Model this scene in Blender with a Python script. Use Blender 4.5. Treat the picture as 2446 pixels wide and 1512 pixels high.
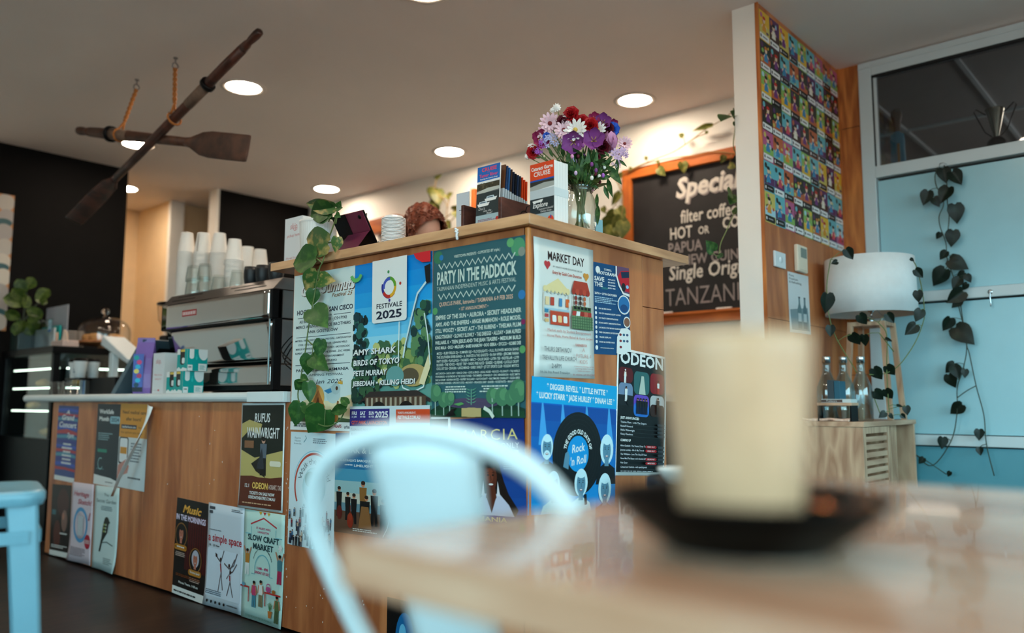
import bpy, bmesh, math, random
from mathutils import Vector, Matrix
random.seed(7)
for o in list(bpy.data.objects): bpy.data.objects.remove(o)
SC = bpy.context.scene
COL = SC.collection
V = Vector

# ------------------------------------------------------------------ camera, world, exposure
IMG_W, IMG_H, FPX = 2446, 1512, 1954.04
CAM_POS = V((0, 0, .85))
_yaw, _pit, _rol = (math.radians(a) for a in (41.0998, 6.0415, 0.0914))
_f = V((math.cos(_yaw)*math.cos(_pit), math.sin(_yaw)*math.cos(_pit), math.sin(_pit)))
_r = _f.cross(V((0, 0, 1))).normalized(); _u = _r.cross(_f)
_r, _u = _r*math.cos(_rol)+_u*math.sin(_rol), -_r*math.sin(_rol)+_u*math.cos(_rol)
cam = bpy.data.cameras.new('camera'); camo = bpy.data.objects.new('camera', cam); COL.objects.link(camo)
camo.matrix_world = Matrix(((_r.x, _u.x, -_f.x, 0), (_r.y, _u.y, -_f.y, 0), (_r.z, _u.z, -_f.z, .85), (0, 0, 0, 1)))
cam.sensor_width = 36; cam.lens = 36*FPX/IMG_W; cam.clip_start = .02; cam.clip_end = 100
cam.dof.use_dof = True; cam.dof.focus_distance = 2.9; cam.dof.aperture_fstop = 1.35
SC.camera = camo

def ray(x, y): return _r*((x-IMG_W/2)/FPX) - _u*((y-IMG_H/2)/FPX) + _f
def onA(i, val, x, y):
    d = ray(x, y); return CAM_POS + d*((val-CAM_POS[i])/d[i])
def onX(v, x, y): return onA(0, v, x, y)
def onY(v, x, y): return onA(1, v, x, y)
def onZ(v, x, y): return onA(2, v, x, y)
def onD(dep, x, y): return CAM_POS + ray(x, y)*dep
def dep(p): return (V(p)-CAM_POS).dot(_f)

WLD = bpy.data.worlds.new('daylight'); SC.world = WLD; WLD.use_nodes = True
_nt = WLD.node_tree; _bg = _nt.nodes['Background']; _bg.inputs[1].default_value = 7.6
_tc = _nt.nodes.new('ShaderNodeTexCoord'); _sx = _nt.nodes.new('ShaderNodeSeparateXYZ'); _cr = _nt.nodes.new('ShaderNodeValToRGB')     # pale overcast sky above, dim pavement below
_nt.links.new(_tc.outputs['Generated'], _sx.inputs[0]); _nt.links.new(_sx.outputs[2], _cr.inputs[0]); _nt.links.new(_cr.outputs[0], _bg.inputs[0])
_cr.color_ramp.elements[0].position = .0; _cr.color_ramp.elements[0].color = (.24, .235, .22, 1); _cr.color_ramp.elements[1].position = .03; _cr.color_ramp.elements[1].color = (.50, .88, 1.0, 1)
SC.view_settings.view_transform = 'Standard'; SC.view_settings.look = 'None'
SC.view_settings.gamma = 1; SC.view_settings.use_curve_mapping = False
SC.view_settings.exposure = 0.22
SC.cycles.use_denoising = True
SC.cycles.max_bounces = 8; SC.cycles.transparent_max_bounces = 12; SC.cycles.caustics_reflective = False; SC.cycles.caustics_refractive = False
SC.cycles.sample_clamp_indirect = 6

CEIL = 2.7; XR = 4.5; YD = 6.5; XW = -2.3; YW = -2.6        # ceiling, far wall, dark wall, the two window walls behind the camera
def portal(name, loc, rot, sx, sy):                            # marks a window opening so daylight is sampled through it
    l = bpy.data.lights.new(name, 'AREA'); l.shape = 'RECTANGLE'; l.size = sx; l.size_y = sy; l.cycles.is_portal = True
    o = bpy.data.objects.new(name, l); COL.objects.link(o); o.location = loc; o.rotation_euler = rot
WIN_X = (-1.9, 2.1)      # opening along Y in the wall X = XW
WIN_Y = (-1.7, 3.6)      # opening along X in the wall Y = YW
WZ = (.8, 2.4)
portal('window_daylight', (XW+.02, sum(WIN_X)/2, sum(WZ)/2), (0, -math.pi/2, 0), WZ[1]-WZ[0], WIN_X[1]-WIN_X[0])
portal('window_daylight', (sum(WIN_Y)/2, YW+.02, sum(WZ)/2), (math.pi/2, 0, math.pi), WIN_Y[1]-WIN_Y[0], WZ[1]-WZ[0])

# ------------------------------------------------------------------ materials
def S(r, g, b):
    f = lambda c: (c/255)/12.92 if c/255 <= .04045 else ((c/255+.055)/1.055)**2.4
    return (f(r), f(g), f(b))
MATS = {}
def mat(name, c, rough=.5, metal=0, spec=.5, trans=0, emit=None, es=0, alpha=1, ior=1.45, coat=0, var=.06, vscale=9, bump=0, bscale=60, sheen=0, sss=0):
    """one procedural material: base colour with soft noise variation and fine bump"""
    if name in MATS: return MATS[name]
    m = bpy.data.materials.new(name); m.use_nodes = True; nt = m.node_tree; b = nt.nodes['Principled BSDF']
    b.inputs['Base Color'].default_value = (*c, 1); b.inputs['Roughness'].default_value = rough; b.inputs['Metallic'].default_value = metal
    b.inputs['Specular IOR Level'].default_value = spec; b.inputs['Transmission Weight'].default_value = trans; b.inputs['IOR'].default_value = ior
    b.inputs['Coat Weight'].default_value = coat; b.inputs['Alpha'].default_value = alpha
    if sss: b.inputs['Subsurface Weight'].default_value = sss; b.inputs['Subsurface Radius'].default_value = (.02, .008, .004)
    if emit: b.inputs['Emission Color'].default_value = (*emit, 1); b.inputs['Emission Strength'].default_value = es
    tc = nt.nodes.new('ShaderNodeTexCoord')
    if var and not trans:
        n = nt.nodes.new('ShaderNodeTexNoise'); n.inputs['Scale'].default_value = vscale; n.inputs['Detail'].default_value = 4
        nt.links.new(tc.outputs['Object'], n.inputs['Vector'])
        h = nt.nodes.new('ShaderNodeMapRange'); h.inputs[1].default_value = .3; h.inputs[2].default_value = .7; h.inputs[3].default_value = 1-var; h.inputs[4].default_value = 1+var
        nt.links.new(n.outputs['Fac'], h.inputs[0])
        x = nt.nodes.new('ShaderNodeMix'); x.data_type = 'RGBA'; x.blend_type = 'MULTIPLY'; x.inputs[0].default_value = 1
        x.inputs[6].default_value = (*c, 1); nt.links.new(h.outputs[0], x.inputs[7]); nt.links.new(x.outputs[2], b.inputs['Base Color'])
    if bump:
        n2 = nt.nodes.new('ShaderNodeTexNoise'); n2.inputs['Scale'].default_value = bscale; nt.links.new(tc.outputs['Object'], n2.inputs['Vector'])
        bp = nt.nodes.new('ShaderNodeBump'); bp.inputs['Strength'].default_value = bump; bp.inputs['Distance'].default_value = .004
        nt.links.new(n2.outputs['Fac'], bp.inputs['Height']); nt.links.new(bp.outputs[0], b.inputs['Normal'])
    MATS[name] = m; return m

def wood(name, c1, c2, scale=(1, 1, 1), rough=.45, rings=5, spec=.4, knots=True, coat=0):
    """long figured grain: distorted bands stretched along one axis"""
    if name in MATS: return MATS[name]
    m = bpy.data.materials.new(name); m.use_nodes = True; nt = m.node_tree; b = nt.nodes['Principled BSDF']; L = nt.links.new
    b.inputs['Roughness'].default_value = rough; b.inputs['Specular IOR Level'].default_value = spec; b.inputs['Coat Weight'].default_value = coat
    tc = nt.nodes.new('ShaderNodeTexCoord'); mp = nt.nodes.new('ShaderNodeMapping'); mp.inputs['Scale'].default_value = scale
    L(tc.outputs['Object'], mp.inputs['Vector'])
    n = nt.nodes.new('ShaderNodeTexNoise'); n.inputs['Scale'].default_value = 1.3; n.inputs['Detail'].default_value = 3; n.inputs['Distortion'].default_value = .6
    L(mp.outputs[0], n.inputs['Vector'])
    mu = nt.nodes.new('ShaderNodeMath'); mu.operation = 'MULTIPLY'; mu.inputs[1].default_value = rings; L(n.outputs['Fac'], mu.inputs[0])
    si = nt.nodes.new('ShaderNodeMath'); si.operation = 'PINGPONG'; si.inputs[1].default_value = .5; L(mu.outputs[0], si.inputs[0])
    n2 = nt.nodes.new('ShaderNodeTexNoise'); n2.inputs['Scale'].default_value = 14; n2.inputs['Detail'].default_value = 5; L(mp.outputs[0], n2.inputs['Vector'])
    ad = nt.nodes.new('ShaderNodeMath'); ad.operation = 'MULTIPLY_ADD'; ad.inputs[1].default_value = .7; L(n2.outputs['Fac'], ad.inputs[0]); L(si.outputs[0], ad.inputs[2])
    cr = nt.nodes.new('ShaderNodeValToRGB'); cr.color_ramp.elements[0].position = .28; cr.color_ramp.elements[0].color = (*c1, 1)
    cr.color_ramp.elements[1].position = .85; cr.color_ramp.elements[1].color = (*c2, 1)
    L(ad.outputs[0], cr.inputs[0]); L(cr.outputs[0], b.inputs['Base Color'])
    bp = nt.nodes.new('ShaderNodeBump'); bp.inputs['Strength'].default_value = .12; bp.inputs['Distance'].default_value = .002; L(n2.outputs['Fac'], bp.inputs['Height']); L(bp.outputs[0], b.inputs['Normal'])
    MATS[name] = m; return m

def glass(name, tint=(1, 1, 1), refl=.06):
    """thin clear pane: mostly see-through with a faint mirror"""
    if name in MATS: return MATS[name]
    m = bpy.data.materials.new(name); m.use_nodes = True; nt = m.node_tree; nt.nodes.clear(); L = nt.links.new
    o = nt.nodes.new('ShaderNodeOutputMaterial'); t = nt.nodes.new('ShaderNodeBsdfTransparent'); g = nt.nodes.new('ShaderNodeBsdfGlossy'); g.inputs['Roughness'].default_value = .02
    t.inputs[0].default_value = (*tint, 1); mx = nt.nodes.new('ShaderNodeMixShader'); lw = nt.nodes.new('ShaderNodeLayerWeight'); lw.inputs[0].default_value = .5; pw = nt.nodes.new('ShaderNodeMath'); pw.operation = 'POWER'; pw.inputs[1].default_value = 3; L(lw.outputs['Facing'], pw.inputs[0]); fr = nt.nodes.new('ShaderNodeMath'); fr.operation = 'MULTIPLY_ADD'; fr.inputs[1].default_value = .35+refl; fr.inputs[2].default_value = .03+refl*.12; L(pw.outputs[0], fr.inputs[0])
    L(fr.outputs[0], mx.inputs[0]); L(t.outputs[0], mx.inputs[1]); L(g.outputs[0], mx.inputs[2]); L(mx.outputs[0], o.inputs[0])
    MATS[name] = m; return m

def ink():
    """printed ink: colour stored per face of the print"""
    if 'printed_ink' in MATS: return MATS['printed_ink']
    m = bpy.data.materials.new('printed_ink'); m.use_nodes = True; nt = m.node_tree; b = nt.nodes['Principled BSDF']
    a = nt.nodes.new('ShaderNodeVertexColor'); a.layer_name = 'Col'; g = nt.nodes.new('ShaderNodeGamma'); g.inputs[1].default_value = 1.3; nt.links.new(a.outputs[0], g.inputs[0]); nt.links.new(g.outputs[0], b.inputs['Base Color'])
    b.inputs['Roughness'].default_value = .38; b.inputs['Specular IOR Level'].default_value = .35
    MATS['printed_ink'] = m; return m

# ------------------------------------------------------------------ mesh building
class MB:
    def __init__(s): s.v = []; s.f = []; s.m = []; s.sm = []; s.c = []
    def add(s, vs, fs, mi=0, smooth=False, col=None):
        k = len(s.v); s.v += [tuple(p) for p in vs]
        for f in fs: s.f.append([i+k for i in f]); s.m.append(mi); s.sm.append(smooth); s.c.append(col)
        return s
    def box(s, a, b, mi=0, M=None, col=None):
        x0, y0, z0 = (min(a[i], b[i]) for i in range(3)); x1, y1, z1 = (max(a[i], b[i]) for i in range(3))
        vs = [V((x, y, z)) for x in (x0, x1) for y in (y0, y1) for z in (z0, z1)]
        if M: vs = [M @ p for p in vs]
        return s.add(vs, [(0, 1, 3, 2), (4, 6, 7, 5), (0, 4, 5, 1), (2, 3, 7, 6), (0, 2, 6, 4), (1, 5, 7, 3)], mi, col=col)
    def bar(s, p, q, w, t, up=V((0, 0, 1)), mi=0):
        p, q, up = V(p), V(q), V(up); d = (q-p).normalized(); a = d.cross(up).normalized(); b = a.cross(d)
        vs = [c+a*i*w/2+b*j*t/2 for c in (p, q) for i in (-1, 1) for j in (-1, 1)]
        return s.add(vs, [(0, 1, 3, 2), (4, 6, 7, 5), (0, 4, 5, 1), (2, 3, 7, 6), (0, 2, 6, 4), (1, 5, 7, 3)], mi)
    def lathe(s, prof, seg=24, M=None, mi=0, smooth=True, a0=0, a1=2*math.pi, rib=None):
        n = len(prof); full = abs(a1-a0-2*math.pi) < 1e-6; k = seg if full else seg+1; vs = []
        for j in range(k):
            t = a0+(a1-a0)*j/seg
            for i, (r, z) in enumerate(prof):
                rr = r*(1+rib(t, i)) if rib else r
                vs.append(V((rr*math.cos(t), rr*math.sin(t), z)))
        if M: vs = [M @ p for p in vs]
        fs = []
        for j in range(seg):
            j2 = (j+1) % k
            for i in range(n-1):
                if prof[i][0] < 1e-7 and prof[i+1][0] < 1e-7: continue
                fs.append((j*n+i, j2*n+i, j2*n+i+1, j*n+i+1))
        return s.add(vs, fs, mi, smooth)
    def tube(s, pts, r, seg=8, mi=0, smooth=True, closed=False, cap=True, up=None, flat=1.0):
        pts = [V(p) for p in pts]; n = len(pts); R = r if hasattr(r, '__len__') else [r]*n; vs = []; nrm = None
        for i, p in enumerate(pts):
            a = pts[(i-1) % n] if (closed or i) else p; b = pts[(i+1) % n] if (closed or i < n-1) else p
            d = (b-a).normalized()
            if nrm is None: nrm = d.orthogonal().normalized() if up is None else (V(up)-d*V(up).dot(d)).normalized()
            else: nrm = (nrm-d*nrm.dot(d)).normalized()
            e = d.cross(nrm)
            rr = R[i] if hasattr(R[i], '__len__') else (R[i], R[i]*flat)
            for j in range(seg):
                t = 2*math.pi*j/seg; vs.append(p+nrm*math.cos(t)*rr[0]+e*math.sin(t)*rr[1])
        fs = []
        for i in range(n if closed else n-1):
            for j in range(seg):
                i2 = (i+1) % n; j2 = (j+1) % seg; fs.append((i*seg+j, i*seg+j2, i2*seg+j2, i2*seg+j))
        if cap and not closed: fs += [tuple(range(seg))[::-1], tuple((n-1)*seg+j for j in range(seg))]
        return s.add(vs, fs, mi, smooth)
    def prism(s, pts, off, mi=0, col=None):
        """polygon swept along a vector"""
        n = len(pts); off = V(off); vs = [V(p) for p in pts]+[V(p)+off for p in pts]
        fs = [tuple(range(n))[::-1], tuple(range(n, 2*n))]+[(i, (i+1) % n, n+(i+1) % n, n+i) for i in range(n)]
        return s.add(vs, fs, mi, col=col)
    def ball(s, c, r, seg=12, rings=8, mi=0, M=None):
        rx = r if hasattr(r, '__len__') else (r, r, r); c = V(c); vs = []
        for i in range(rings+1):
            a = math.pi*i/rings
            for j in range(seg):
                t = 2*math.pi*j/seg; p = V((rx[0]*math.sin(a)*math.cos(t), rx[1]*math.sin(a)*math.sin(t), rx[2]*math.cos(a)))
                vs.append(c+(M @ p if M else p))
        fs = [(i*seg+j, (i+1)*seg+j, (i+1)*seg+(j+1) % seg, i*seg+(j+1) % seg) for i in range(rings) for j in range(seg)]
        return s.add(vs, fs, mi, True)
    def mesh(s, name, mats):
        me = bpy.data.meshes.new(name); me.from_pydata(s.v, [], s.f)
        for m in (mats if isinstance(mats, (list, tuple)) else [mats]): me.materials.append(m)
        me.polygons.foreach_set('material_index', s.m); me.polygons.foreach_set('use_smooth', s.sm)
        if any(c is not None for c in s.c):
            ca = me.color_attributes.new('Col', 'FLOAT_COLOR', 'CORNER'); buf = []
            for f, c in zip(s.f, s.c): buf += list((*(c or (1, 1, 1)), 1))*len(f)
            ca.data.foreach_set('color', buf)
        me.update(); return me
    def build(s, name, mats, parent=None, bevel=0, weld=False, seg=2, w=False):
        me = s.mesh(name, mats)
        if weld:
            bm = bmesh.new(); bm.from_mesh(me); bmesh.ops.remove_doubles(bm, verts=bm.verts, dist=1e-5); bm.to_mesh(me); bm.free()
        o = bpy.data.objects.new(name, me); COL.objects.link(o)
        if parent:
            o.parent = parent
            if w: o.matrix_parent_inverse = parent.matrix_basis.inverted()      # mesh given in world coordinates
        if bevel:
            b = o.modifiers.new('bevel', 'BEVEL'); b.width = bevel; b.segments = seg; b.limit_method = 'ANGLE'; b.angle_limit = .6
        return o
def tag(o, label=None, cat=None, group=None, kind=None):
    if label: o['label'] = label
    if cat: o['category'] = cat
    if group: o['group'] = group
    if kind: o['kind'] = kind
    return o
def thing(name, label, cat, loc=(0, 0, 0), rz=0, group=None, M=None):
    o = bpy.data.objects.new(name, None); COL.objects.link(o); o.empty_display_size = .05
    if M is not None: o.matrix_world = M
    else: o.location = loc; o.rotation_euler = (0, 0, rz)
    return tag(o, label, cat, group)
def dup(root, loc=None, rz=None, label=None, group=None, M=None):
    r = root.copy(); COL.objects.link(r)
    if loc is not None: r.location = loc
    if rz is not None: r.rotation_euler = (0, 0, rz)
    if M is not None: r.matrix_world = M
    if label: r['label'] = label
    if group: r['group'] = group
    for ch in root.children:
        c = ch.copy(); COL.objects.link(c); c.parent = r
        for g in ch.children:
            d = g.copy(); COL.objects.link(d); d.parent = c
    return r
def struct(o): o['kind'] = 'structure'; return o
def frameM(o, x, y, z):          # matrix from origin and axes
    return Matrix(((x.x, y.x, z.x, o[0]), (x.y, y.y, z.y, o[1]), (x.z, y.z, z.z, o[2]), (0, 0, 0, 1)))
T = Matrix.Translation
def RZ(a): return Matrix.Rotation(a, 4, 'Z')
def smooth_path(pts, n=6):
    """Catmull-Rom through points"""
    P = [V(p) for p in pts]; P = [P[0]*2-P[1]]+P+[P[-1]*2-P[-2]]; out = []
    for i in range(1, len(P)-2):
        for k in range(n):
            t = k/n; a, b, c, d = P[i-1:i+3]
            out.append(.5*((2*b)+(c-a)*t+(2*a-5*b+4*c-d)*t*t+(3*b-a-3*c+d)*t**3))
    out.append(P[-2]); return out

# ------------------------------------------------------------------ lettering (outlines of Blender's built-in font, flattened to meshes once)
GL = {}
def load_glyphs():
    chars = ''.join(chr(c) for c in range(33, 127))+'·•–—'
    tmp = []
    def mk(body, off):
        cu = bpy.data.curves.new('t', 'FONT'); cu.body = body; cu.size = 1; cu.offset = off; cu.resolution_u = 2; cu.fill_mode = 'FRONT'
        o = bpy.data.objects.new('t', cu); COL.objects.link(o); tmp.append(o); return o
    jobs = [(c, st, mk(c, off)) for c in chars for st, off in ((0, -.004), (1, .016), (2, .03))]
    adv = [(c, mk('H'+c+'H', 0)) for c in chars]; hh = mk('HH', 0); h1 = mk('H', 0)
    dg = bpy.context.evaluated_depsgraph_get(); dg.update()
    def get(o):
        e = o.evaluated_get(dg); me = e.to_mesh(); vs = [(v.co.x, v.co.y) for v in me.vertices]; fs = [tuple(p.vertices) for p in me.polygons]; e.to_mesh_clear(); return vs, fs
    w = lambda o: max(p[0] for p in get(o)[0])
    whh = w(hh); vs = get(h1)[0]; GL['cap'] = max(p[1] for p in vs)
    A = {c: w(o)-whh for c, o in adv}
    for c, st, o in jobs: GL[c, st] = (*get(o), A[c])
    for o in tmp:
        cu = o.data; bpy.data.objects.remove(o); bpy.data.curves.remove(cu)
load_glyphs()
def text2d(s, h, style=0, track=0, shear=0):
    """-> list of (verts, faces), total width; cap height h, baseline y=0"""
    k = h/GL['cap']; x = 0; out = []
    for ch in s:
        if ch == ' ': x += .3*k+track*k; continue
        g = GL.get((ch, style)) or GL['-', style]
        out.append(([(x+(p[0]+shear*p[1])*k, p[1]*k) for p in g[0]], g[1])); x += (g[2]+track)*k
    return out, x-track*k

class Sheet:
    """a printed sheet: paper mesh with its picture and lettering as children. u,v run 0..1 from the top left corner."""
    def __init__(s, name, label, cat, TL, R, D, w, h, paper=(.8, .82, .82), thick=.0005, lvl=0, group=None, bend=None, parent=None, kids=True):
        s.name, s.label, s.cat, s.group = name, label, cat, group
        s.R, s.D = V(R).normalized(), V(D).normalized(); s.N = s.D.cross(s.R).normalized()
        s.O = V(TL)+s.N*(.0006+lvl*.0012); s.w, s.h = w, h; s.paper = paper; s.th = thick; s.k = 0; s.bend = bend; s.parent = parent
        s.pic = MB(); s.let = MB(); s.heads = []
    def P(s, u, v, k=None):
        o = s.th+(.00012 if s.bend else .00003)*(s.k if k is None else k)
        if s.bend: o += .0007+s.bend(u, v)
        return s.O+s.R*(u*s.w)+s.D*(v*s.h)+s.N*o
    def poly(s, pts, col, mb=None):
        s.k += 1; n = len(pts); pts = [(min(max(p[0], 0), 1), min(max(p[1], 0), 1)) for p in pts]; (mb or s.pic).add([s.P(*p) for p in pts], [tuple(range(n))[::-1]], col=col)
    def rect(s, u0, v0, u1, v1, col, mb=None):
        if s.bend and (u1-u0 > .3 or v1-v0 > .3):
            s.k += 1; n = 8; vs = [s.P(u0+(u1-u0)*i/n, v0+(v1-v0)*j/n) for j in range(n+1) for i in range(n+1)]
            (mb or s.pic).add(vs, [(j*(n+1)+i, (j+1)*(n+1)+i, (j+1)*(n+1)+i+1, j*(n+1)+i+1) for j in range(n) for i in range(n)], col=col)
        else: s.poly([(u0, v0), (u1, v0), (u1, v1), (u0, v1)], col, mb)
    def rrect(s, u0, v0, u1, v1, col, r=.02):
        a = s.w/s.h; pts = []
        for cx, cy, t0 in ((u1-r, v0+r*a, -90), (u1-r, v1-r*a, 0), (u0+r, v1-r*a, 90), (u0+r, v0+r*a, 180)):
            for i in range(5):
                t = math.radians(t0+i*22.5); pts.append((cx+r*math.cos(t), cy+r*a*math.sin(t)))
        s.poly(pts, col)
    def ell(s, u, v, ru, rv, col, n=20, a0=0, a1=360):
        if a1-a0 >= 360: pts = [(u+ru*math.cos(2*math.pi*i/n), v+rv*math.sin(2*math.pi*i/n)) for i in range(n)]
        else: pts = [(u, v)]+[(u+ru*math.cos(math.radians(a0+(a1-a0)*i/n)), v+rv*math.sin(math.radians(a0+(a1-a0)*i/n))) for i in range(n+1)]
        s.poly(pts, col)
    def circ(s, u, v, r, col, n=20): s.ell(u, v, r, r*s.w/s.h, col, n)
    def ring(s, u, v, r, t, col, a0=0, a1=360, n=28):
        s.k += 1; a = s.w/s.h; vs = []
        for i in range(n+1):
            q = math.radians(a0+(a1-a0)*i/n)
            for rr in (r-t/2, r+t/2): vs.append(s.P(u+rr*math.cos(q), v+rr*a*math.sin(q)))
        s.pic.add(vs, [(2*i, 2*i+1, 2*i+3, 2*i+2)[::-1] for i in range(n)], col=col)
    def line(s, pts, t, col, mb=None):
        """polyline of width t (in u)"""
        s.k += 1; a = s.w/s.h; vs = []; n = len(pts)
        for i in range(n):
            p = pts[max(i-1, 0)]; q = pts[min(i+1, n-1)]; dx, dy = (q[0]-p[0]), (q[1]-p[1])/a; l = math.hypot(dx, dy) or 1; nx, ny = -dy/l, dx/l
            vs += [s.P(pts[i][0]+nx*t/2, pts[i][1]+ny*a*t/2), s.P(pts[i][0]-nx*t/2, pts[i][1]-ny*a*t/2)]
        (mb or s.pic).add(vs, [(2*i, 2*i+1, 2*i+3, 2*i+2)[::-1] for i in range(n-1)], col=col)
    def text(s, t, u, v, h, col, w=None, al='c', st=0, track=0, shear=0, rot=0):
        """baseline at v, cap height h (in v); w = fitted width (in u)"""
        s.k += 1; parts, tw = text2d(t, h*s.h, st, track, shear); let = s.let
        if h*s.h > .0125: let = MB(); s.heads.append(let)
        sx = (w*s.w/tw) if w else 1.0; tw *= sx; x0 = {'c': -tw/2, 'l': 0, 'r': -tw}[al]; c, sn = math.cos(math.radians(rot)), math.sin(math.radians(rot))
        for vs, fs in parts:
            q = []
            for x, y in vs:
                x = x0+x*sx; x, y = x*c-y*sn, x*sn+y*c; q.append(s.P(u+x/s.w, v-y/s.h))
            let.add(q, fs, col=col)
    def arc(s, t, u, v, r, h, col, a0, a1, st=0):
        """lettering along a circle, degrees clockwise from the top"""
        s.k += 1; parts, tw = text2d(t, h*s.h, st); rm = r*s.w
        for vs, fs in parts:
            q = []
            for x, y in vs:
                a = math.radians(a0+(a1-a0)*x/tw); rr = rm+y; q.append(s.P(u+rr*math.sin(a)/s.w, v-rr*math.cos(a)/s.h))
            s.let.add(q, fs, col=col)
    def body(s, u0, u1, v0, v1, n, col, seedv=1, al='l'):
        """lines of print too small to read, as rows of short word strokes"""
        rnd = random.Random(seedv); dv = (v1-v0)/n
        s.k += 1
        for i in range(n):
            end = u0+(u1-u0)*rnd.uniform(.7, 1); x = u0+((u1-end)/2+0 if al == 'c' else 0); end = end+((u1-end)/2 if al == 'c' else 0)
            while x < end:
                ww = (u1-u0)*rnd.uniform(.04, .12); e = min(x+ww, end)
                s.let.add([s.P(x, v0+dv*i), s.P(e, v0+dv*i), s.P(e, v0+dv*(i+.5)), s.P(x, v0+dv*(i+.5))], [(3, 2, 1, 0)], col=col); x = e+(u1-u0)*.018
    def done(s, tape=False):
        n = 10 if s.bend else 1; mb = MB(); top = []; g = n+1
        pt = lambda i, j, o: s.O+s.R*(s.w*i/n)+s.D*(s.h*j/n)+s.N*(o+(s.bend(i/n, j/n) if s.bend else 0))
        vs = [pt(i, j, s.th) for j in range(g) for i in range(g)]+[pt(i, j, 0) for j in range(g) for i in range(g)]
        fs = [(j*g+i, (j+1)*g+i, (j+1)*g+i+1, j*g+i+1) for j in range(n) for i in range(n)]
        fs += [tuple(q+g*g for q in f)[::-1] for f in fs]
        for i in range(n):
            fs += [(i, i+1, g*g+i+1, g*g+i), (n*g+i+1, n*g+i, g*g+n*g+i, g*g+n*g+i+1), ((i+1)*g, i*g, g*g+i*g, g*g+(i+1)*g), (i*g+n, (i+1)*g+n, g*g+(i+1)*g+n, g*g+i*g+n)]
        mb.add(vs, fs, col=s.paper, smooth=bool(s.bend))
        o = mb.build(s.name, ink(), s.parent, w=bool(s.parent))
        if s.label: tag(o, s.label, s.cat, s.group)
        if s.pic.v: s.pic.build('printed_picture', ink(), o)
        for hd in s.heads: hd.build('headline', ink(), o)
        if s.let.v: s.let.build('small_print', ink(), o)['kind'] = 'stuff'
        return o

# ================================================================== the setting
m_white = mat('white_wall_paint', S(236, 232, 224), .6, var=.03, vscale=2)
m_ceil = mat('ceiling_paint', S(238, 226, 219), .75, var=.03, vscale=1.2)
m_dark = mat('dark_charcoal_panel', S(8, 7, 7), .65, spec=.12, var=.25, vscale=6)
m_cream = mat('cream_corridor_paint', S(232, 205, 165), .6, var=.03)
m_floor = wood('dark_stained_floor', S(26, 16, 13), S(50, 34, 27), (1.2, 9, 1), .38, 4, .3)
m_ply = wood('plywood', S(196, 124, 76), S(156, 88, 50), (2.2, 2.2, .45), .42, 5, .4)
m_plyd = wood('amber_plywood', S(212, 132, 66), S(160, 88, 40), (3, 3, .5), .4, 7, .4)
m_oak = wood('blond_oak', S(220, 172, 128), S(186, 136, 94), (5, .7, 5), .3, 4, .5, coat=.4)
m_oak2 = wood('blond_oak_lengthwise', S(210, 160, 116), S(172, 122, 82), (.7, 5, 5), .3, 4, .5, coat=.4)
m_alu = mat('grey_white_window_frame', S(196, 206, 208), .35, var=.02)
m_black = mat('black_gap', S(8, 9, 10), .6)
m_blk = mat('black_plastic', S(6, 6, 8), .4, spec=.18, var=0)
m_panel_dim = mat('pale_blue_panel_dimmed', S(84, 146, 160), .25, var=.02)  # bottom panels darker teal: shade and floor reflection put into the colour
m_panel = mat('pale_blue_panel', S(154, 196, 205), .25, var=.02, spec=.5)
m_chrome = mat('brushed_steel', S(200, 204, 208), .18, metal=1, var=.03)
m_paper = mat('white_card', S(226, 228, 226), .5, var=.02)

def sbox(name, a, b, m, bevel=0):
    return struct(MB().box(a, b).build(name, m, bevel=bevel))
sbox('floor', (XW-.2, YW-.2, -.06), (8.2, 9.2, 0), m_floor)
sbox('ceiling', (XW-.2, YW-.2, CEIL), (XR+.1, 9.2, CEIL+.1), m_ceil)
sbox('wall_back', (XR, 1.65, 0), (XR+.1, 9.0, CEIL), m_white)
sbox('wall_dark', (1.84, YD, 0), (2.79, YD+.1, CEIL), m_dark); sbox('wall_left', (XW, YD, 0), (1.84, YD+.1, CEIL), m_white)
wd2 = sbox('wall_dark_right', (3.57, YD, 0), (XR, YD+.1, CEIL), m_dark)
struct(MB().box((3.545, YD-.015, 0), (3.572, YD+.11, CEIL)).build('trim_1', m_white))
# corridor beyond the opening
sbox('wall_corridor_left', (2.2, YD+.1, 0), (2.3, 8.0, CEIL), m_cream)
sbox('wall_corridor_end', (2.3, 7.87, 0), (3.5, 7.97, CEIL), m_cream)
sbox('wall_corridor_stub', (3.5, 7.24, 0), (3.6, 7.97, CEIL), m_cream)
sbox('wall_corridor_side', (3.6, 7.28, 0), (XR, 7.38, CEIL), m_cream)
struct(MB().box((3.488, 7.2, 0), (3.62, 7.245, CEIL)).build('trim_2', m_white, bevel=.003))
# window walls behind the camera
def window_wall(name, i, base, lo, hi, w0, w1):
    mb = MB(); j = 1-i
    def bx(a0, a1, z0, z1, t=.12):
        a = [0, 0, z0]; b = [0, 0, z1]; a[i] = base-t; b[i] = base; a[j] = a0; b[j] = a1; mb.box(a, b)
    bx(lo, hi, 0, WZ[0]); bx(lo, hi, WZ[1], CEIL); bx(lo, w0, WZ[0], WZ[1]); bx(w1, hi, WZ[0], WZ[1])
    o = struct(mb.build(name, m_white))
    n = 4
    for k in range(n+1):
        c = w0+(w1-w0)*k/n; a = [0, 0, WZ[0]]; b = [0, 0, WZ[1]]; a[i] = base-.09; b[i] = base-.03; a[j] = c-.03; b[j] = c+.03
        MB().box(a, b).build('window_mullion', m_alu, o)
    return o
window_wall('wall_window_left', 0, XW, YW, YD, *WIN_X)
window_wall('wall_window_front', 1, YW, XW, XR, *WIN_Y)

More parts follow.
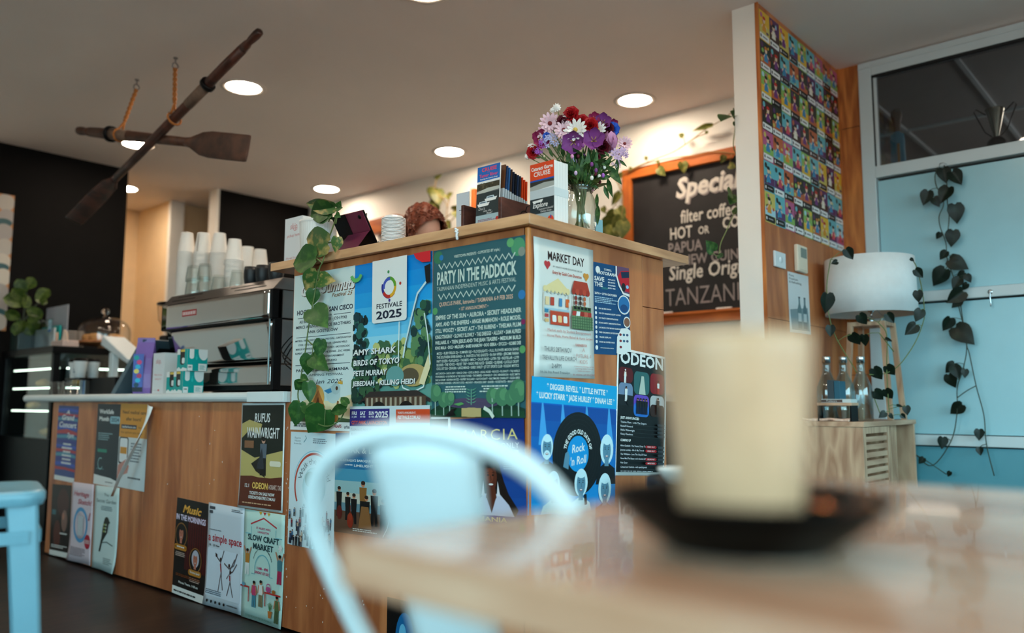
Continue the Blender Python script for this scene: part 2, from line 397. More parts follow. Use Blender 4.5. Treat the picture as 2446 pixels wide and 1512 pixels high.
# pier with a white end and a plywood face
pier = sbox('wall_pier', (3.472, 1.535, 0), (XR, 1.65, CEIL), m_white)
for k, (x0, x1, z0, z1) in enumerate(((3.478, XR, 1.232, CEIL), (3.478, XR, 0, 1.23))):
    MB().box((x0, 1.523, z0), (x1, 1.535, z1)).build('plywood_panel', m_ply, pier, bevel=.001)
MB().box((3.470, 1.521, 0), (3.479, 1.537, CEIL)).build('edge_strip', m_plyd, pier)
# plywood strip beside the window
strip = sbox('wall_right', (XR, 1.405, 0), (XR+.06, 1.523, CEIL), m_black)
for z0, z1 in ((0, 1.0), (1.003, 2.352), (2.355, CEIL)):
    MB().box((XR-.004, 1.408, z0), (XR+.03, 1.5225, z1)).build('plywood_panel', m_plyd, strip, bevel=.001)
MB().box((XR-.012, 1.511, 0), (XR+.0, 1.5225, CEIL)).build('corner_bead', m_plyd, strip)

# framed partition: glazed transom above, pale panels below
win = thing('window_1', None, None, (XR, .4, 0)); struct(win)
Y0, Y1 = YW, 1.405
def fr(name, y0, y1, z0, z1, x0=XR-.025, x1=XR+.05, m=m_alu, bevel=.003): return MB().box((x0, y0, z0), (x1, y1, z1)).build(name, m, win, bevel=bevel, w=True)
fr('stile', 1.338, 1.405, 0, 2.69); fr('stile', -.62, -.55, 0, 2.69); fr('stile', YW, YW+.07, 0, 2.69)
fr('head_rail', Y0, Y1-.067, 2.612, 2.69); fr('head_bead', Y0, Y1, 2.655, 2.664, XR-.031)
fr('transom_rail', Y0, 1.338, 2.045, 2.108); fr('mid_rail', Y0, 1.338, 1.365, 1.418); fr('low_rail', Y0, 1.338, .644, .696); fr('bottom_rail', Y0, 1.338, 0, .06)
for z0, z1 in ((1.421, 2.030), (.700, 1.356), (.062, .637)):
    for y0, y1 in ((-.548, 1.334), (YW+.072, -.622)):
        fr('panel', y0, y1, z0, z1, XR-.002, XR+.012, m_panel if z1 > .7 else m_panel_dim, .001)
fr('backing', Y0, 1.338, 0, 2.05, XR+.03, XR+.05, m_black, 0)
for y0, y1 in ((-.55, 1.338), (YW+.07, -.62)):
    fr('pane', y0, y1, 2.108, 2.612, XR+.004, XR+.010, glass('clear_glass', (.62, .64, .66), .22), 0)
fr('inner_bead', 1.32, 1.338, 2.108, 2.612, XR-.006, XR+.03)
fr('black_gasket', 1.3335, 1.338, 2.108, 2.612, XR-.02, XR-.004, m_black, 0); fr('black_gasket', Y0, 1.338, 2.6, 2.612, XR-.02, XR-.004, m_black, 0)
# room behind the transom
sill = wood('pink_pine_sill', S(186, 140, 116), S(160, 110, 86), (4, .6, 4), .5, 4)
struct(MB().box((XR+.05, Y0, 2.05), (XR+.34, 1.40, 2.112)).build('trim_3', sill))
m_grey = mat('grey_office_tile', S(150, 148, 146), .8)
b2 = sbox('ceiling_office', (XR+.1, Y0, 2.86), (8.1, 3.4, 2.9), m_grey)
for k in range(7): MB().box((XR+.1, -2.3+.6*k+.35, 2.845), (8.1, -2.3+.6*k+.375, 2.862)).build('grid_bar', m_alu, b2)
for k in range(3): MB().box((XR+.62+1.2*k, Y0, 2.845), (XR+.645+1.2*k, 3.4, 2.862)).build('grid_bar', m_alu, b2)
sbox('wall_office', (8.1, Y0, 0), (8.2, 3.4, 2.9), m_grey); sbox('wall_office_side', (XR+.1, 3.4, 0), (8.2, 3.5, 2.9), m_grey)
sbox('wall_office_front', (XR+.05, YW-.1, 0), (8.2, YW, 2.9), m_grey)

# recessed ceiling lights
m_lens = mat('lit_diffuser', (1, 1, 1), .5, emit=(1.0, .82, .63), es=82, var=0)
m_trim = mat('white_light_trim', S(215, 205, 195), .4, var=0)
dl = thing('downlight', 'x', 'ceiling light', (0, 0, CEIL))
MB().lathe([(.098, -.0005), (.128, -.0005), (.13, -.004), (.118, -.008), (.1, -.006), (.098, -.0005)], 40).build('trim_ring', m_trim, dl)
MB().lathe([(0, -.003), (.099, -.003), (.099, -.0005), (0, -.0005)], 40).build('diffuser', m_lens, dl)
spots = [((2.465, 4.253), 'round recessed downlight on ceiling just right of the hanging oars'),
         ((2.545, 5.80), 'round recessed downlight half hidden behind the crossed oars'),
         ((4.15, 2.622), 'round recessed downlight above the flowers, nearest the chalkboard'),
         ((4.134, 4.222), 'round recessed downlight above the brochures, middle of the back row'),
         ((4.181, 5.789), 'round recessed downlight above the burgundy tablet, farthest of the back row'),
         ((3.02, 7.10), 'round recessed downlight in the cream corridor beyond the dark wall'),
         ((2.38, 2.60), 'round recessed downlight at the very top edge above the counter'),
         ((.8, 2.6), 'added round downlight over the seating, out of frame above the counter front'), ((.8, .9), 'added round downlight over the near table, out of frame'), ((2.4, .9), 'added round downlight over the aisle beside the pier, out of frame'), ((.8, 4.25), 'added round downlight over the seating at the left, out of frame')]  # these unseen downlights are added to warm the table and ceiling
_ol = bpy.data.lights.new('office_fill_light', 'POINT'); _ol.energy = 45; _ol.color = (1, .93, .86); _ol.shadow_soft_size = .2; _oo = bpy.data.objects.new('office_fill_light', _ol); COL.objects.link(_oo); _oo.location = (6.6, -.4, 2.4)  # unseen point light added to lift the dark room behind the transom
for k, ((x, y), lab) in enumerate(spots):
    o = dl if k == 0 else dup(dl); o.location = (x, y, CEIL); o['label'] = lab; o['group'] = 'ceiling downlights'

# ================================================================== the service counter
XF, YF = 1.83, 1.533                       # counter faces: left face X = XF, right face Y = YF
HOB = 2.73; YEND = 5.09; XEND = 2.60
counter = thing('service_counter', 'plywood L-shaped service counter covered in posters, with raised bar section', 'counter', (XF, YF, 0))
def cpart(name, a, b, m, bevel=.0012): return MB().box(a, b).build(name, m, counter, bevel=bevel, w=True)
_ys = [YEND, onX(XF, 343, 1150).y, onX(XF, 502, 1150).y, HOB+.0015]
for a, b in zip(_ys, _ys[1:]): cpart('front_panel', (XF, b+.0008, .012), (XF+.018, a-.0008, .852), m_ply)
cpart('front_panel', (XF, YF+.018, .012), (XF+.018, HOB, 1.371), m_ply)
_xj = onY(YF, 1535, 700).x; _zj = onY(YF, 1558, 736).z
cpart('side_panel', (XF+.012, YF, .012), (_xj-.001, YF+.018, 1.371), m_ply)
cpart('side_panel', (_xj+.001, YF, .012), (XEND, YF+.018, _zj-.001), m_ply); cpart('side_panel', (_xj+.001, YF, _zj+.001), (XEND, YF+.018, 1.371), m_ply)
cpart('corner_bead', (XF-.003, YF-.003, 0), (XF+.012, YF+.012, 1.371), m_plyd, .004)
cpart('end_panel', (XEND-.018, YF+.018, .012), (XEND, YF+.26, 1.371), m_ply)
cpart('bar_back', (XF+.24, YF+.25, .9), (XF+.255, HOB, 1.371), m_ply); cpart('bar_back', (XF+.24, YF+.24, .9), (XEND-.018, YF+.255, 1.371), m_ply)
cpart('bar_end', (XF+.018, HOB-.018, .9), (XF+.24, HOB, 1.371), m_ply)
cpart('carcass', (XF+.03, YF+.03, .0), (XF+.5, YEND-.02, .85), m_blk); cpart('carcass', (XF+.5, YF+.03, 0), (XEND-.02, YF+.5, .85), m_blk)
# small chips where old posters were pulled away
chip = MB(); rnd = random.Random(3)
for k in range(46):
    px, py = rnd.choice(((rnd.uniform(350, 560), rnd.uniform(985, 1300)), (rnd.uniform(683, 690), rnd.uniform(1000, 1480)), (rnd.uniform(700, 900), rnd.uniform(1330, 1500))))
    p = onX(XF-.0006, px, py); a = rnd.uniform(.0012, .0032); b = rnd.uniform(.0012, .005)
    chip.add([p+V((0, -a, 0)), p+V((0, 0, -b)), p+V((0, a, rnd.uniform(0, .002))), p+V((0, rnd.uniform(-.002, .002), b))], [(0, 1, 2, 3)])
for k in range(14):
    p = onY(YF-.0006, rnd.uniform(1420, 1578), rnd.uniform(650, 1000)); a = rnd.uniform(.001, .002)
    chip.add([p+V((-a, 0, 0)), p+V((0, 0, -a)), p+V((a, 0, 0)), p+V((0, 0, a))], [(0, 1, 2, 3)])
o = chip.build('paint_chip', m_paper, counter, w=True); o['kind'] = 'stuff'

bar = thing('bar_top', 'blond oak L-shaped bar top capping the poster-covered counter', 'counter top', (XF-.03, YF-.03, 1.372))
xa, ya, zb, zt = XF-.028, YF-.028, 1.372, 1.404; wd = .30
xe, ye = 2.742, onX(xa, 646, 645).y
MB().prism([(xa, ya, zb), (xa+wd, ya+wd, zb), (xa+wd, ye, zb), (xa, ye, zb)], (0, 0, zt-zb)).build('board', m_oak, bar, bevel=.0015, w=True)
MB().prism([(xa+.0006, ya, zb), (xe, ya, zb), (xe, ya+wd, zb), (xa+wd+.0006, ya+wd, zb)], (0, 0, zt-zb)).build('board', m_oak2, bar, bevel=.0015, w=True)
m_cut = mat('white_laminate', S(214, 222, 222), .35, var=.02)
wt = thing('worktop', 'pale laminate worktop with rounded edge carrying the espresso machine', 'worktop', (1.80, 4.1, .853))
prof = [(XF-.03+.5*0, 0)]
pts = []
for k in range(9):
    t = math.pi/2+math.pi*k/8; pts.append((1.818+.018*math.cos(t), 0, .873+.02*math.sin(t)))
pts = [(2.46, 0, .893)]+pts+[(2.46, 0, .853)]
yl = onX(1.80, 55, 952).y
MB().prism([(p[0], HOB+.004, p[2]) for p in pts], (0, yl-HOB-.004, 0)).build('slab', m_cut, wt, bevel=.001, w=True)
MB().box((1.7985, HOB+.003, .8525), (1.82, onX(1.8, 590, 950).y, .8935)).build('end_cap', m_cut, wt, bevel=.002, w=True)
tape = MB()
pt = onX(xa-.002, 1092, 559)
for k in range(9):
    q = pt+V((-.002-random.uniform(0, .003), random.uniform(-.004, .004), -.016+.004*k)); tape.ball(q, (.004, .0055, .004), 6, 4)
tag(tape.build('tape_clump', mat('crumpled_clear_tape', (.8, .82, .84), .15, spec=.8, var=.2, vscale=120, bump=.6)), 'crumpled clump of clear tape stuck on the bar top edge', 'tape')

# ================================================================== posters on the counter
W_ = S(228, 230, 228); BK = S(18, 20, 24); NAVY = S(20, 40, 80)
SK = S(196, 140, 110)
def quad(face, TL, TR, BR, BL):
    f = (lambda p: onX(XF, *p)) if face == 'L' else (lambda p: onY(YF, *p)) if face == 'R' else (lambda p: onY(1.523, *p))
    a, b, c, d = map(f, (TL, TR, BR, BL)); R = ((b-a)+(c-d)).normalized(); D0 = ((d-a)+(c-b)); D = (D0-R*D0.dot(R)).normalized()
    w = ((b-a).length+(c-d).length)/2; h = ((d-a).length+(c-b).length)/2; ctr = (a+b+c+d)/4
    return dict(TL=ctr-R*w/2-D*h/2, R=R, D=D, w=w, h=h)
def fig(s, u, v, h, top, bot, skin=SK, hair=BK, arm=None):
    """little standing figure, feet at v, height h (in v)"""
    a = s.h/s.w; w = h*a*.16
    s.poly([(u-w*.8, v-h*.5), (u+w*.8, v-h*.5), (u+w*.9, v), (u+w*.15, v), (u, v-h*.35), (u-w*.15, v), (u-w*.9, v)], bot)
    s.poly([(u-w, v-h*.82), (u+w, v-h*.82), (u+w*.85, v-h*.45), (u-w*.85, v-h*.45)], top)
    if arm:
        for sg in (-1, 1): s.line([(u+sg*w*.8, v-h*.8), (u+sg*w*(1.6 if arm == 'up' else 1.2), v-h*(1.08 if arm == 'up' else .5))], w*.4, skin)
    s.ell(u, v-h*.91, w*.55, h*.085, skin, 10); s.ell(u, v-h*.945, w*.6, h*.06, hair, 10)
def face(s, u, v, r, skin, hair, shirt=None, hw=1.25, hl=1.2, beard=None):
    """simple portrait: hair, neck, face with eyes, nose, mouth"""
    a = s.w/s.h; R = r*a*1.3
    s.ell(u, v-R*.1, r*hw, R*hl, hair)
    if shirt: s.poly([(u-r*2.1, v+R*3), (u-r*1.7, v+R*1.6), (u-r*.4, v+R*1.15), (u+r*.4, v+R*1.15), (u+r*1.7, v+R*1.6), (u+r*2.1, v+R*3)], shirt)
    s.poly([(u-r*.4, v+R*.5), (u+r*.4, v+R*.5), (u+r*.42, v+R*1.4), (u-r*.42, v+R*1.4)], skin)
    s.ell(u, v, r*.82, R, skin); s.ell(u, v-R*.8, r*.75, R*.32, hair, 14)
    dk = tuple(c*.3 for c in skin)
    for sg in (-1, 1): s.ell(u+sg*r*.34, v-R*.12, r*.14, R*.06, dk, 8); s.line([(u+sg*r*.52, v-R*.27), (u+sg*r*.2, v-R*.3)], r*.07, dk)
    s.line([(u-r*.02, v-R*.1), (u+r*.1, v+R*.25), (u-r*.06, v+R*.28)], r*.06, dk)
    if beard: s.ell(u, v+R*.62, r*.6, R*.42, beard, 14)
    s.ell(u, v+R*.52, r*.3, R*.1, S(150, 60, 60), 10); s.ell(u, v+R*.5, r*.24, R*.05, (.8, .8, .8), 8)
def trees(s, u0, u1, v0, v1, cols, n, seedv, rr=(.02, .05)):
    rnd = random.Random(seedv)
    for k in range(n): s.circ(rnd.uniform(u0, u1), rnd.uniform(v0, v1), rnd.uniform(*rr), rnd.choice(cols), 7)
def zig(s, u0, u1, v, amp, n, t, col): s.line([(u0+(u1-u0)*i/n, v+(amp if i % 2 else -amp)) for i in range(n+1)], t, col)
def curl(dx, amt=.012):
    return lambda u, v: amt*max(0, v-.72)**2*12*max(0, (u if dx > 0 else 1-u)-.35)+.0012*math.sin(v*5+1)**2*(.3+u)

POST = 'posters pinned to the counter'
# ---- 1 Gumnuts
c1 = S(70, 130, 170); ink1 = S(40, 60, 82); au = S(150, 105, 50)
s = Sheet('festival_poster', 'pale festival poster titled Gumnuts behind the trailing leaves', 'poster', **quad('L', (706, 660), (850, 634), (842, 1030), (694, 1026)), paper=S(214, 226, 224), group=POST, lvl=1)
for dx, dv, col in ((.012, .006, au), (.006, .003, S(30, 60, 90)), (0, 0, W_)):
    s.text('Gumnuts', .71+dx, .135+dv, .066, col, w=.56, st=2, shear=.3); s.text('G', .17+dx, .14+dv, .07, col, w=.13, st=2, shear=.3)
s.text('Festival 25', .80, .175, .024, au, w=.32, st=1, shear=.3)
s.text('HOCKEY DAD - SAN CISCO', .52, .262, .028, ink1, w=.92, st=2)
s.line([(.08, .285), (.3, .285)], .005, ink1); s.line([(.68, .285), (.95, .285)], .005, ink1); s.text('IN ALPHABETICAL ORDER', .49, .289, .008, ink1, w=.32, st=1)
for t, v, w in (('ALI BARTER - BLACK RIVER - JOSH PYKE', .318, .78), ('MERCI AVENUE - PIERCE BROTHERS', .353, .9), ('ANA GOSTELOW', .388, .5)): s.text(t, .5, v, .018, ink1, w=w, st=1)
s.line([(.06, .41), (.95, .41)], .005, ink1)
for t, v, w in (('AMY PEGG - THE BAD DAD ORCHESTRA - CHRIS CAVILL - CLINTON HUTTON', .438, .92), ('CODE - ELKIE KERSHAW - JESSE TAYLOR - LENNON WELLS', .465, .8), ('MARCUS WYNWOOD - MIAH ANJH - PLAYLUNCH - RACCOON DOG', .492, .88), ('RUPERT - THE SHE - HE BAND - THE SOOKS - ZAC WEEKS', .519, .9), ('GUS SUMMIT - KIDS ENTERTAINMENT', .546, .72), ('& INFLATABLE STUDIO', .573, .5)): s.text(t, .5, v, .011, ink1, w=w, st=1)
s.line([(.06, .59), (.95, .59)], .005, ink1)
s.text('PARK, lutruwita/TASMANIA', .5, .632, .017, ink1, w=.86, st=1); s.text('CAMPING FESTIVAL', .55, .662, .014, ink1, w=.6, st=0); s.text('Jan 2025', .62, .71, .026, ink1, w=.42, shear=.25)
s.poly([(.0, .86), (.3, .80), (.6, .82), (1, .78), (1, .945), (0, .945)], S(232, 222, 190)); s.poly([(.0, .92), (.4, .9), (1, .93), (1, .95), (0, .95)], S(90, 110, 80))
s.circ(.43, .80, .13, S(228, 180, 110)); s.poly([(.32, .86), (.46, .75), (.58, .86)], S(190, 130, 70)); s.poly([(.4, .86), (.46, .79), (.5, .86)], S(120, 70, 40))
s.ell(.70, .78, .11, .055, S(198, 214, 214)); s.ell(.74, .745, .07, .035, S(190, 205, 205)); s.poly([(.66, .74), (.55, .755), (.62, .775), (.68, .765)], S(80, 150, 190)); s.circ(.755, .742, .02, S(110, 80, 60), 10)
s.poly([(.77, .715), (.78, .695), (.80, .708), (.815, .69), (.83, .708), (.845, .695), (.845, .72)], S(220, 180, 80))
s.rrect(.38, .845, .5, .935, S(120, 190, 205)); s.circ(.44, .87, .03, S(230, 200, 120), 10); s.circ(.44, .91, .035, S(40, 50, 60), 10)
s.line([(.74, .93), (.78, .82)], .03, S(160, 120, 80)); s.ell(.72, .92, .07, .03, S(210, 160, 90)); s.poly([(.02, .9), (.06, .84), (.1, .9), (.08, .94)], S(200, 60, 50))
s.rect(0, .948, 1, 1, W_); s.text('HEAPS', .78, .98, .018, S(170, 40, 50), w=.12, st=2); s.text('urban', .93, .984, .018, ink1, w=.1, st=2); s.body(.06, .68, .96, .985, 2, ink1, 5)
s.done()
# ---- 2 Festivale
s = Sheet('festival_poster', 'blue Festivale 2025 poster with wine pouring into a glass', 'poster', **quad('L', (850, 634), (1040, 599), (1027, 1052), (838, 1050)), paper=W_, group=POST, lvl=0)
sky = [S(10, 150, 216), S(24, 160, 222), S(46, 172, 226), S(80, 186, 230), S(126, 204, 234), S(160, 216, 234)]
for k, c in enumerate(sky): s.rect(0, k*.085, 1, k*.085+.1, c)
s.rect(0, .51, 1, .86, S(120, 170, 160))
trees(s, 0, .18, .3, .62, (S(30, 80, 90), S(60, 120, 110), S(24, 60, 60)), 60, 1); trees(s, .3, 1, .47, .7, (S(150, 170, 110), S(196, 200, 140), S(110, 140, 90), S(80, 120, 90)), 130, 2); trees(s, 0, .4, .55, .78, (S(40, 80, 70), S(70, 110, 80), S(20, 50, 50)), 60, 4); trees(s, .8, 1, .28, .6, (S(60, 110, 90), S(110, 150, 110), S(40, 80, 80)), 60, 3)
s.poly([(.8, 0), (.83, .03), (.9, .055), (1, .06), (1, 0)], S(214, 60, 70))
s.ring(.06, .045, .07, .035, S(120, 190, 120), 20, 160)
s.rect(.28, 0, .72, .34, W_); s.rrect(.28, .25, .72, .355, W_, .03)
for k, (c, a0) in enumerate(((S(60, 60, 150), 90), (S(200, 70, 60), 40), (S(220, 180, 60), -30), (S(110, 170, 70), -110), (S(90, 110, 190), 170))): s.ring(.5, .16, .085-.004*k, .028, c, a0, a0+110)
for u, v, c in ((.49, .075, S(90, 160, 110)), (.64, .15, S(200, 80, 70)), (.505, .235, S(90, 70, 160))): s.circ(u, v, .014, c, 10)
s.text('FESTIVALE', .5, .275, .026, S(40, 52, 70), w=.33, st=1); s.text('2025', .5, .333, .042, S(52, 64, 84), w=.33, st=2)
gl = S(150, 180, 175)
s.poly([(.93, .08), (1, .07), (1, .17), (.95, .175)], S(36, 44, 50)); s.line([(.95, .165), (.85, .22), (.78, .34), (.7, .5), (.68, .56)], .018, S(205, 225, 228)); s.line([(.86, .225), (.79, .35), (.71, .5)], .007, S(30, 60, 70))
s.line([(.63, .36), (.62, .62), (.68, .72), (.8, .745), (.92, .72), (1, .6), (.97, .45), (.93, .33)], .012, S(220, 232, 230)); s.ell(.80, .655, .17, .06, S(190, 170, 120)); s.ell(.76, .66, .11, .045, S(110, 100, 80)); s.poly([(.87, .70), (.98, .55), (1, .62), (.93, .71)], S(225, 215, 180)); s.line([(.8, .745), (.8, .78)], .03, S(200, 215, 215))
s.ell(.58, .655, .11, .055, S(120, 168, 166)); s.poly([(.1, .80), (.26, .735), (.85, .735), (1, .78), (1, .80), (.8, .765), (.3, .765)], S(70, 62, 60)); s.rect(.2, .765, .95, .85, S(104, 84, 70))
for k in range(12): s.rect(.22+.06*k, .77, .245+.06*k, .83, S(178, 168, 150))
for u in (.38, .72): s.ell(u, .85, .1, .06, S(40, 32, 30))
for t, v, h, w in (('AMY SHARK', .525, .03, .55), ('BIRDS OF TOKYO', .585, .03, .6), ('PETE MURRAY', .643, .028, .44), ('JEBEDIAH • KILLING HEIDI', .70, .026, .79)):
    s.text(t, .044, v+.003, h, S(40, 70, 80), w=w, al='l', st=2, shear=.1); s.text(t, .035, v, h, W_, w=w, al='l', st=2, shear=.1)
s.rect(0, .815, 1, 1, S(206, 216, 220)); s.rect(0, .83, .52, .925, S(74, 66, 140))
for k, (a, b) in enumerate((('FRI', '31 JAN'), ('SAT', '01 FEB'), ('SUN', '02 FEB'))): s.text(a, .06+.115*k, .862, .018, W_, w=.07, st=2); s.text(b, .06+.115*k, .878, .009, W_, w=.07, st=1)
s.text('2025', .42, .877, .032, W_, w=.17, st=2); s.text('CITY PARK, LAUNCESTON', .26, .915, .019, S(224, 110, 80), w=.47, st=2)
s.rect(.6, .835, 1, .905, S(214, 96, 54)); s.text('TICKETS AVAILABLE AT:', .62, .858, .01, W_, w=.22, al='l', st=1); s.text('FESTIVALE.COM.AU', .62, .885, .016, W_, w=.27, al='l', st=2)
s.text("TASMANIA'S PREMIUM FOOD,", .02, .953, .014, NAVY, w=.36, al='l'); s.text('BEVERAGE & ENTERTAINMENT EVENT', .02, .977, .014, NAVY, w=.48, al='l')
s.done()
# ---- 3 Party in the Paddock
s = Sheet('festival_poster', 'dark teal Party in the Paddock poster beside the counter corner', 'poster', **quad('L', (1040, 601), (1259, 559), (1256, 1000), (1030, 994)), paper=S(66, 112, 120), group=POST, lvl=1, bend=lambda u, v: .0015*math.sin(u*7)**2)
s.rect(0, 0, 1, 1, S(70, 116, 124)); s.rect(0, .52, 1, .8, S(50, 90, 98))
for u, v, r, c in ((.06, .02, .09, S(80, 140, 110)), (.93, .03, .12, S(100, 165, 130)), (.85, .01, .06, S(120, 180, 130)), (.98, .09, .06, S(150, 160, 150)), (.1, .05, .04, S(60, 140, 190)), (.98, .33, .06, S(70, 140, 190)), (.0, .37, .05, S(110, 170, 120)), (.97, .63, .05, S(110, 170, 120)), (.99, .48, .035, S(150, 60, 110))): s.circ(min(max(u, r*.6), 1-r*.6), max(v, r*.5), r*.6, c, 14)
lc = S(206, 220, 212)
s.text('VIBESTOWN PRESENTS • SUPPORTED BY triple j', .5, .065, .016, lc, w=.5, st=1)
zig(s, .07, .9, .105, .016, 26, .012, lc); s.text('PARTY IN THE PADDOCK', .48, .212, .072, lc, w=.86, st=2); s.text('TASMANIAN INDEPENDENT MUSIC & ARTS FESTIVAL', .48, .252, .024, lc, w=.86, st=0); zig(s, .07, .9, .288, .016, 26, .012, lc)
pk = S(222, 196, 178)
s.text('QUERCUS PARK, lutruwita / TASMANIA 6-9 FEB 2025', .48, .345, .023, pk, w=.8, st=1); s.text('• 1ST ANNOUNCEMENT •', .47, .382, .019, pk, w=.32, st=1)
for t, v, h in (('EMPIRE OF THE SUN • AURORA • SECRET HEADLINER', .425, .029), ('AMYL AND THE SNIFFERS • ANGIE McMAHON • ROLE MODEL', .465, .027), ('STILL WOOZY • SECRET ACT • THE RUBENS • THELMA PLUM', .503, .026), ('KING STINGRAY • SLOWLY SLOWLY • THE DREGGS • ALLDAY • SAM ALFRED', .539, .024), ('WILLARIS. K • TEEN JESUS AND THE JEAN TEASERS • MEDIUM BUILD', .572, .023), ('KING MALA • DICE • MILDLIFE • BABE RAINBOW • BOO SEEKA • SYCCO • KOBIE DEE', .602, .020)): s.text(t, .5, v, h*.85, lc, w=.92, st=2)
for t, v in (('MO\'JU • RUBY FIELDS DJ • SUMNER DJS • FLOODLIGHTS • FULL FLOWER MOON BAND', .634), ('THE SOUTHERN RIVER BAND • A. SWAYZE & THE GHOSTS • RA RA VIPER • JEROME FARAH', .657), ('PARTY DOZEN • PLAYLUNCH • THE BEEFS • MINCY • CHLOE DADD • LATIFA TEE • IN2STELLAR • LO\'99', .68), ('BLUSHER • THE VOVOS • VELVET TRIP • RADIO FREE ALICE • SEASIDE • QUEENIE • LUCILLE CROFT', .702), ('COOL OUT SUN • DEVAURA • LARGE MIRAGE • SURELY SHIRLEY • JET CITY SPORTS CLUB • HOLIDAY MYSTICS', .724)): s.text(t, .5, v, .0145, lc, w=.88, st=1)
for t, v in (('ANT ENOCH • LASCA DRY • GRACE CHIA • GYPS & SPICE • LEGAL NOISE • ROCCE • FLUSHOT • TAJ HARLO', .751), ('POWDERKEG • A RAYMOND & THE GOLD TONES • THE EMBERS • EVANGELO • ZAC HENDERSON • ALEC SMITH', .77), ('BAZ & CHUM • DONNA HAYZE • RUPERT BULLARD • GLITCHCRAFT • BALTIMORE CHARLOT • ELIZA BIRD', .789), ('BACKYARD BUSINESS • SPOOKY EYES • MONNY • PRINCESS DRIP • BAKER • ROSETINTD • MANY MORE!', .808)): s.text(t, .5, v, .011, lc, w=.9, st=1)
s.body(.14, .42, .822, .865, 3, lc, 8, 'c'); s.body(.54, .86, .822, .865, 3, lc, 9, 'c')
s.poly([(.1, .93), (.5, .905), (.9, .93), (1, .95), (1, 1), (0, 1), (0, .96)], S(36, 78, 62)); s.ell(.45, .92, .3, .03, S(100, 90, 116)); s.poly([(0, .965), (.5, .935), (1, .965), (1, 1), (0, 1)], S(44, 92, 68))
for u, h, r in ((.05, .86, .09), (.15, .9, .08), (.22, .895, .07), (.68, .88, .08), (.78, .885, .09), (.87, .89, .08), (.94, .855, .11)):
    s.line([(u, h+.0), (u+.004, .99)], .012, S(170, 190, 180)); s.circ(u, h, r*.8, S(92, 142, 112), 14); s.circ(u+.02, h-.012, r*.5, S(110, 160, 124), 12)
s.line([(.46, .93), (.46, .84)], .008, S(130, 180, 160))
for k in range(5):
    for sg in (-1, 1): s.poly([(.46, .92-.018*k), (.46+sg*.06, .905-.018*k), (.46+sg*.03, .918-.018*k)], S(120, 180, 150))
s.rrect(.36, .945, .57, .999, S(196, 178, 132), .07); s.poly([(.27, .925), (.36, .915), (.39, .925), (.33, .935)], S(110, 170, 110)); s.poly([(.17, .999), (.25, .955), (.31, .948), (.27, .97), (.3, .99)], BK); s.line([(.6, .945), (.66, .965), (.7, .999)], .03, S(214, 222, 210))
s.done()
# ---- 4 Ballet (white border) and 5 baroque poster, 6 Walk, 7 Marcia
s = Sheet('ballet_poster', 'dark ballet poster with a white border behind the white chair', 'poster', **quad('L', (937, 994), (1081, 997), (1078, 1250), (934, 1244)), paper=W_, group=POST, lvl=3)
s.rect(.035, .025, .965, .97, S(26, 38, 44)); trees(s, .08, .92, .04, .1, (S(50, 66, 52), S(70, 80, 60)), 14, 6); s.text('BALLET & DANCE ARTS TASMANIA', .5, .14, .028, S(206, 214, 214), w=.74, st=1)
fig(s, .5, .85, .5, S(210, 200, 205), S(200, 190, 200), arm='up'); s.done()
s = Sheet('concert_poster', 'blue sky concert poster showing a baroque ensemble in black', 'poster', **quad('L', (803, 1031), (975, 1040), (968, 1290), (799, 1272)), paper=S(120, 160, 180), group=POST, lvl=1)
for k, c in enumerate((S(24, 92, 136), S(28, 108, 152), S(40, 124, 164), S(90, 158, 182), S(160, 188, 190), S(196, 196, 184))): s.rect(0, k*.12, 1, k*.12+.125, c)
s.rect(0, .7, 1, .8, S(120, 150, 160)); s.rect(0, .78, 1, 1, S(112, 84, 66))
s.text('CLOAK & DAGGER', .46, .2, .06, W_, w=.86, st=1); s.text("AUSTRALIA'S BAROQUE SUPERSTARS", .42, .285, .022, W_, w=.7, st=1); s.text('***** LIMELIGHT *****', .42, .335, .022, W_, w=.55, st=1)
for k, (u, b, h) in enumerate(((.07, .84, .3), (.2, .87, .28), (.29, .9, .3), (.42, .83, .36), (.47, .93, .32), (.58, .9, .36), (.7, .93, .3))): fig(s, u, b, h, BK if k != 3 else S(150, 110, 60), BK, hair=S(60, 40, 30))
s.ell(.24, .87, .045, .075, S(150, 60, 36)); s.ell(.24, .83, .03, .04, S(160, 70, 40)); s.line([(.24, .8), (.24, .72)], .012, S(120, 50, 30)); s.ell(.08, .80, .04, .07, S(110, 40, 30)); s.poly([(.36, .93), (.4, .72), (.5, .72), (.55, .93)], S(150, 110, 70))
s.line([(.7, .99), (.76, .9), (.8, .75)], .008, W_); s.body(.28, .62, .94, .975, 2, S(210, 210, 205), 3); s.done()
s = Sheet('charity_walk_poster', 'white Walk the World poster with a globe and a crowd photo', 'poster', **quad('L', (695, 1031), (803, 1036), (799, 1322), (688, 1299)), paper=S(214, 226, 230), group=POST, lvl=0)
s.text('Baptist', .16, .06, .016, S(90, 110, 120), w=.14); s.text('Mission', .16, .085, .016, S(90, 110, 120), w=.14); s.text('Australia', .16, .11, .016, S(90, 110, 120), w=.17)
s.body(.5, .85, .05, .1, 3, S(130, 140, 150), 4); s.line([(.3, .09), (.36, .05), (.33, .03)], .012, S(90, 150, 160))
s.ring(.55, .47, .42, .03, S(196, 96, 76), 150, 320); s.ring(.55, .465, .45, .012, S(150, 200, 215), 190, 330)
s.arc('Walk the World', .55, .47, .29, .05, S(60, 78, 84), -75, 75); s.circ(.55, .47, .25, S(168, 196, 200)); s.ell(.47, .41, .12, .07, S(110, 130, 110)); s.ell(.52, .5, .07, .06, S(110, 130, 110)); s.text('8-10 M', .48, .68, .035, S(60, 78, 84), w=.34, rot=-12)
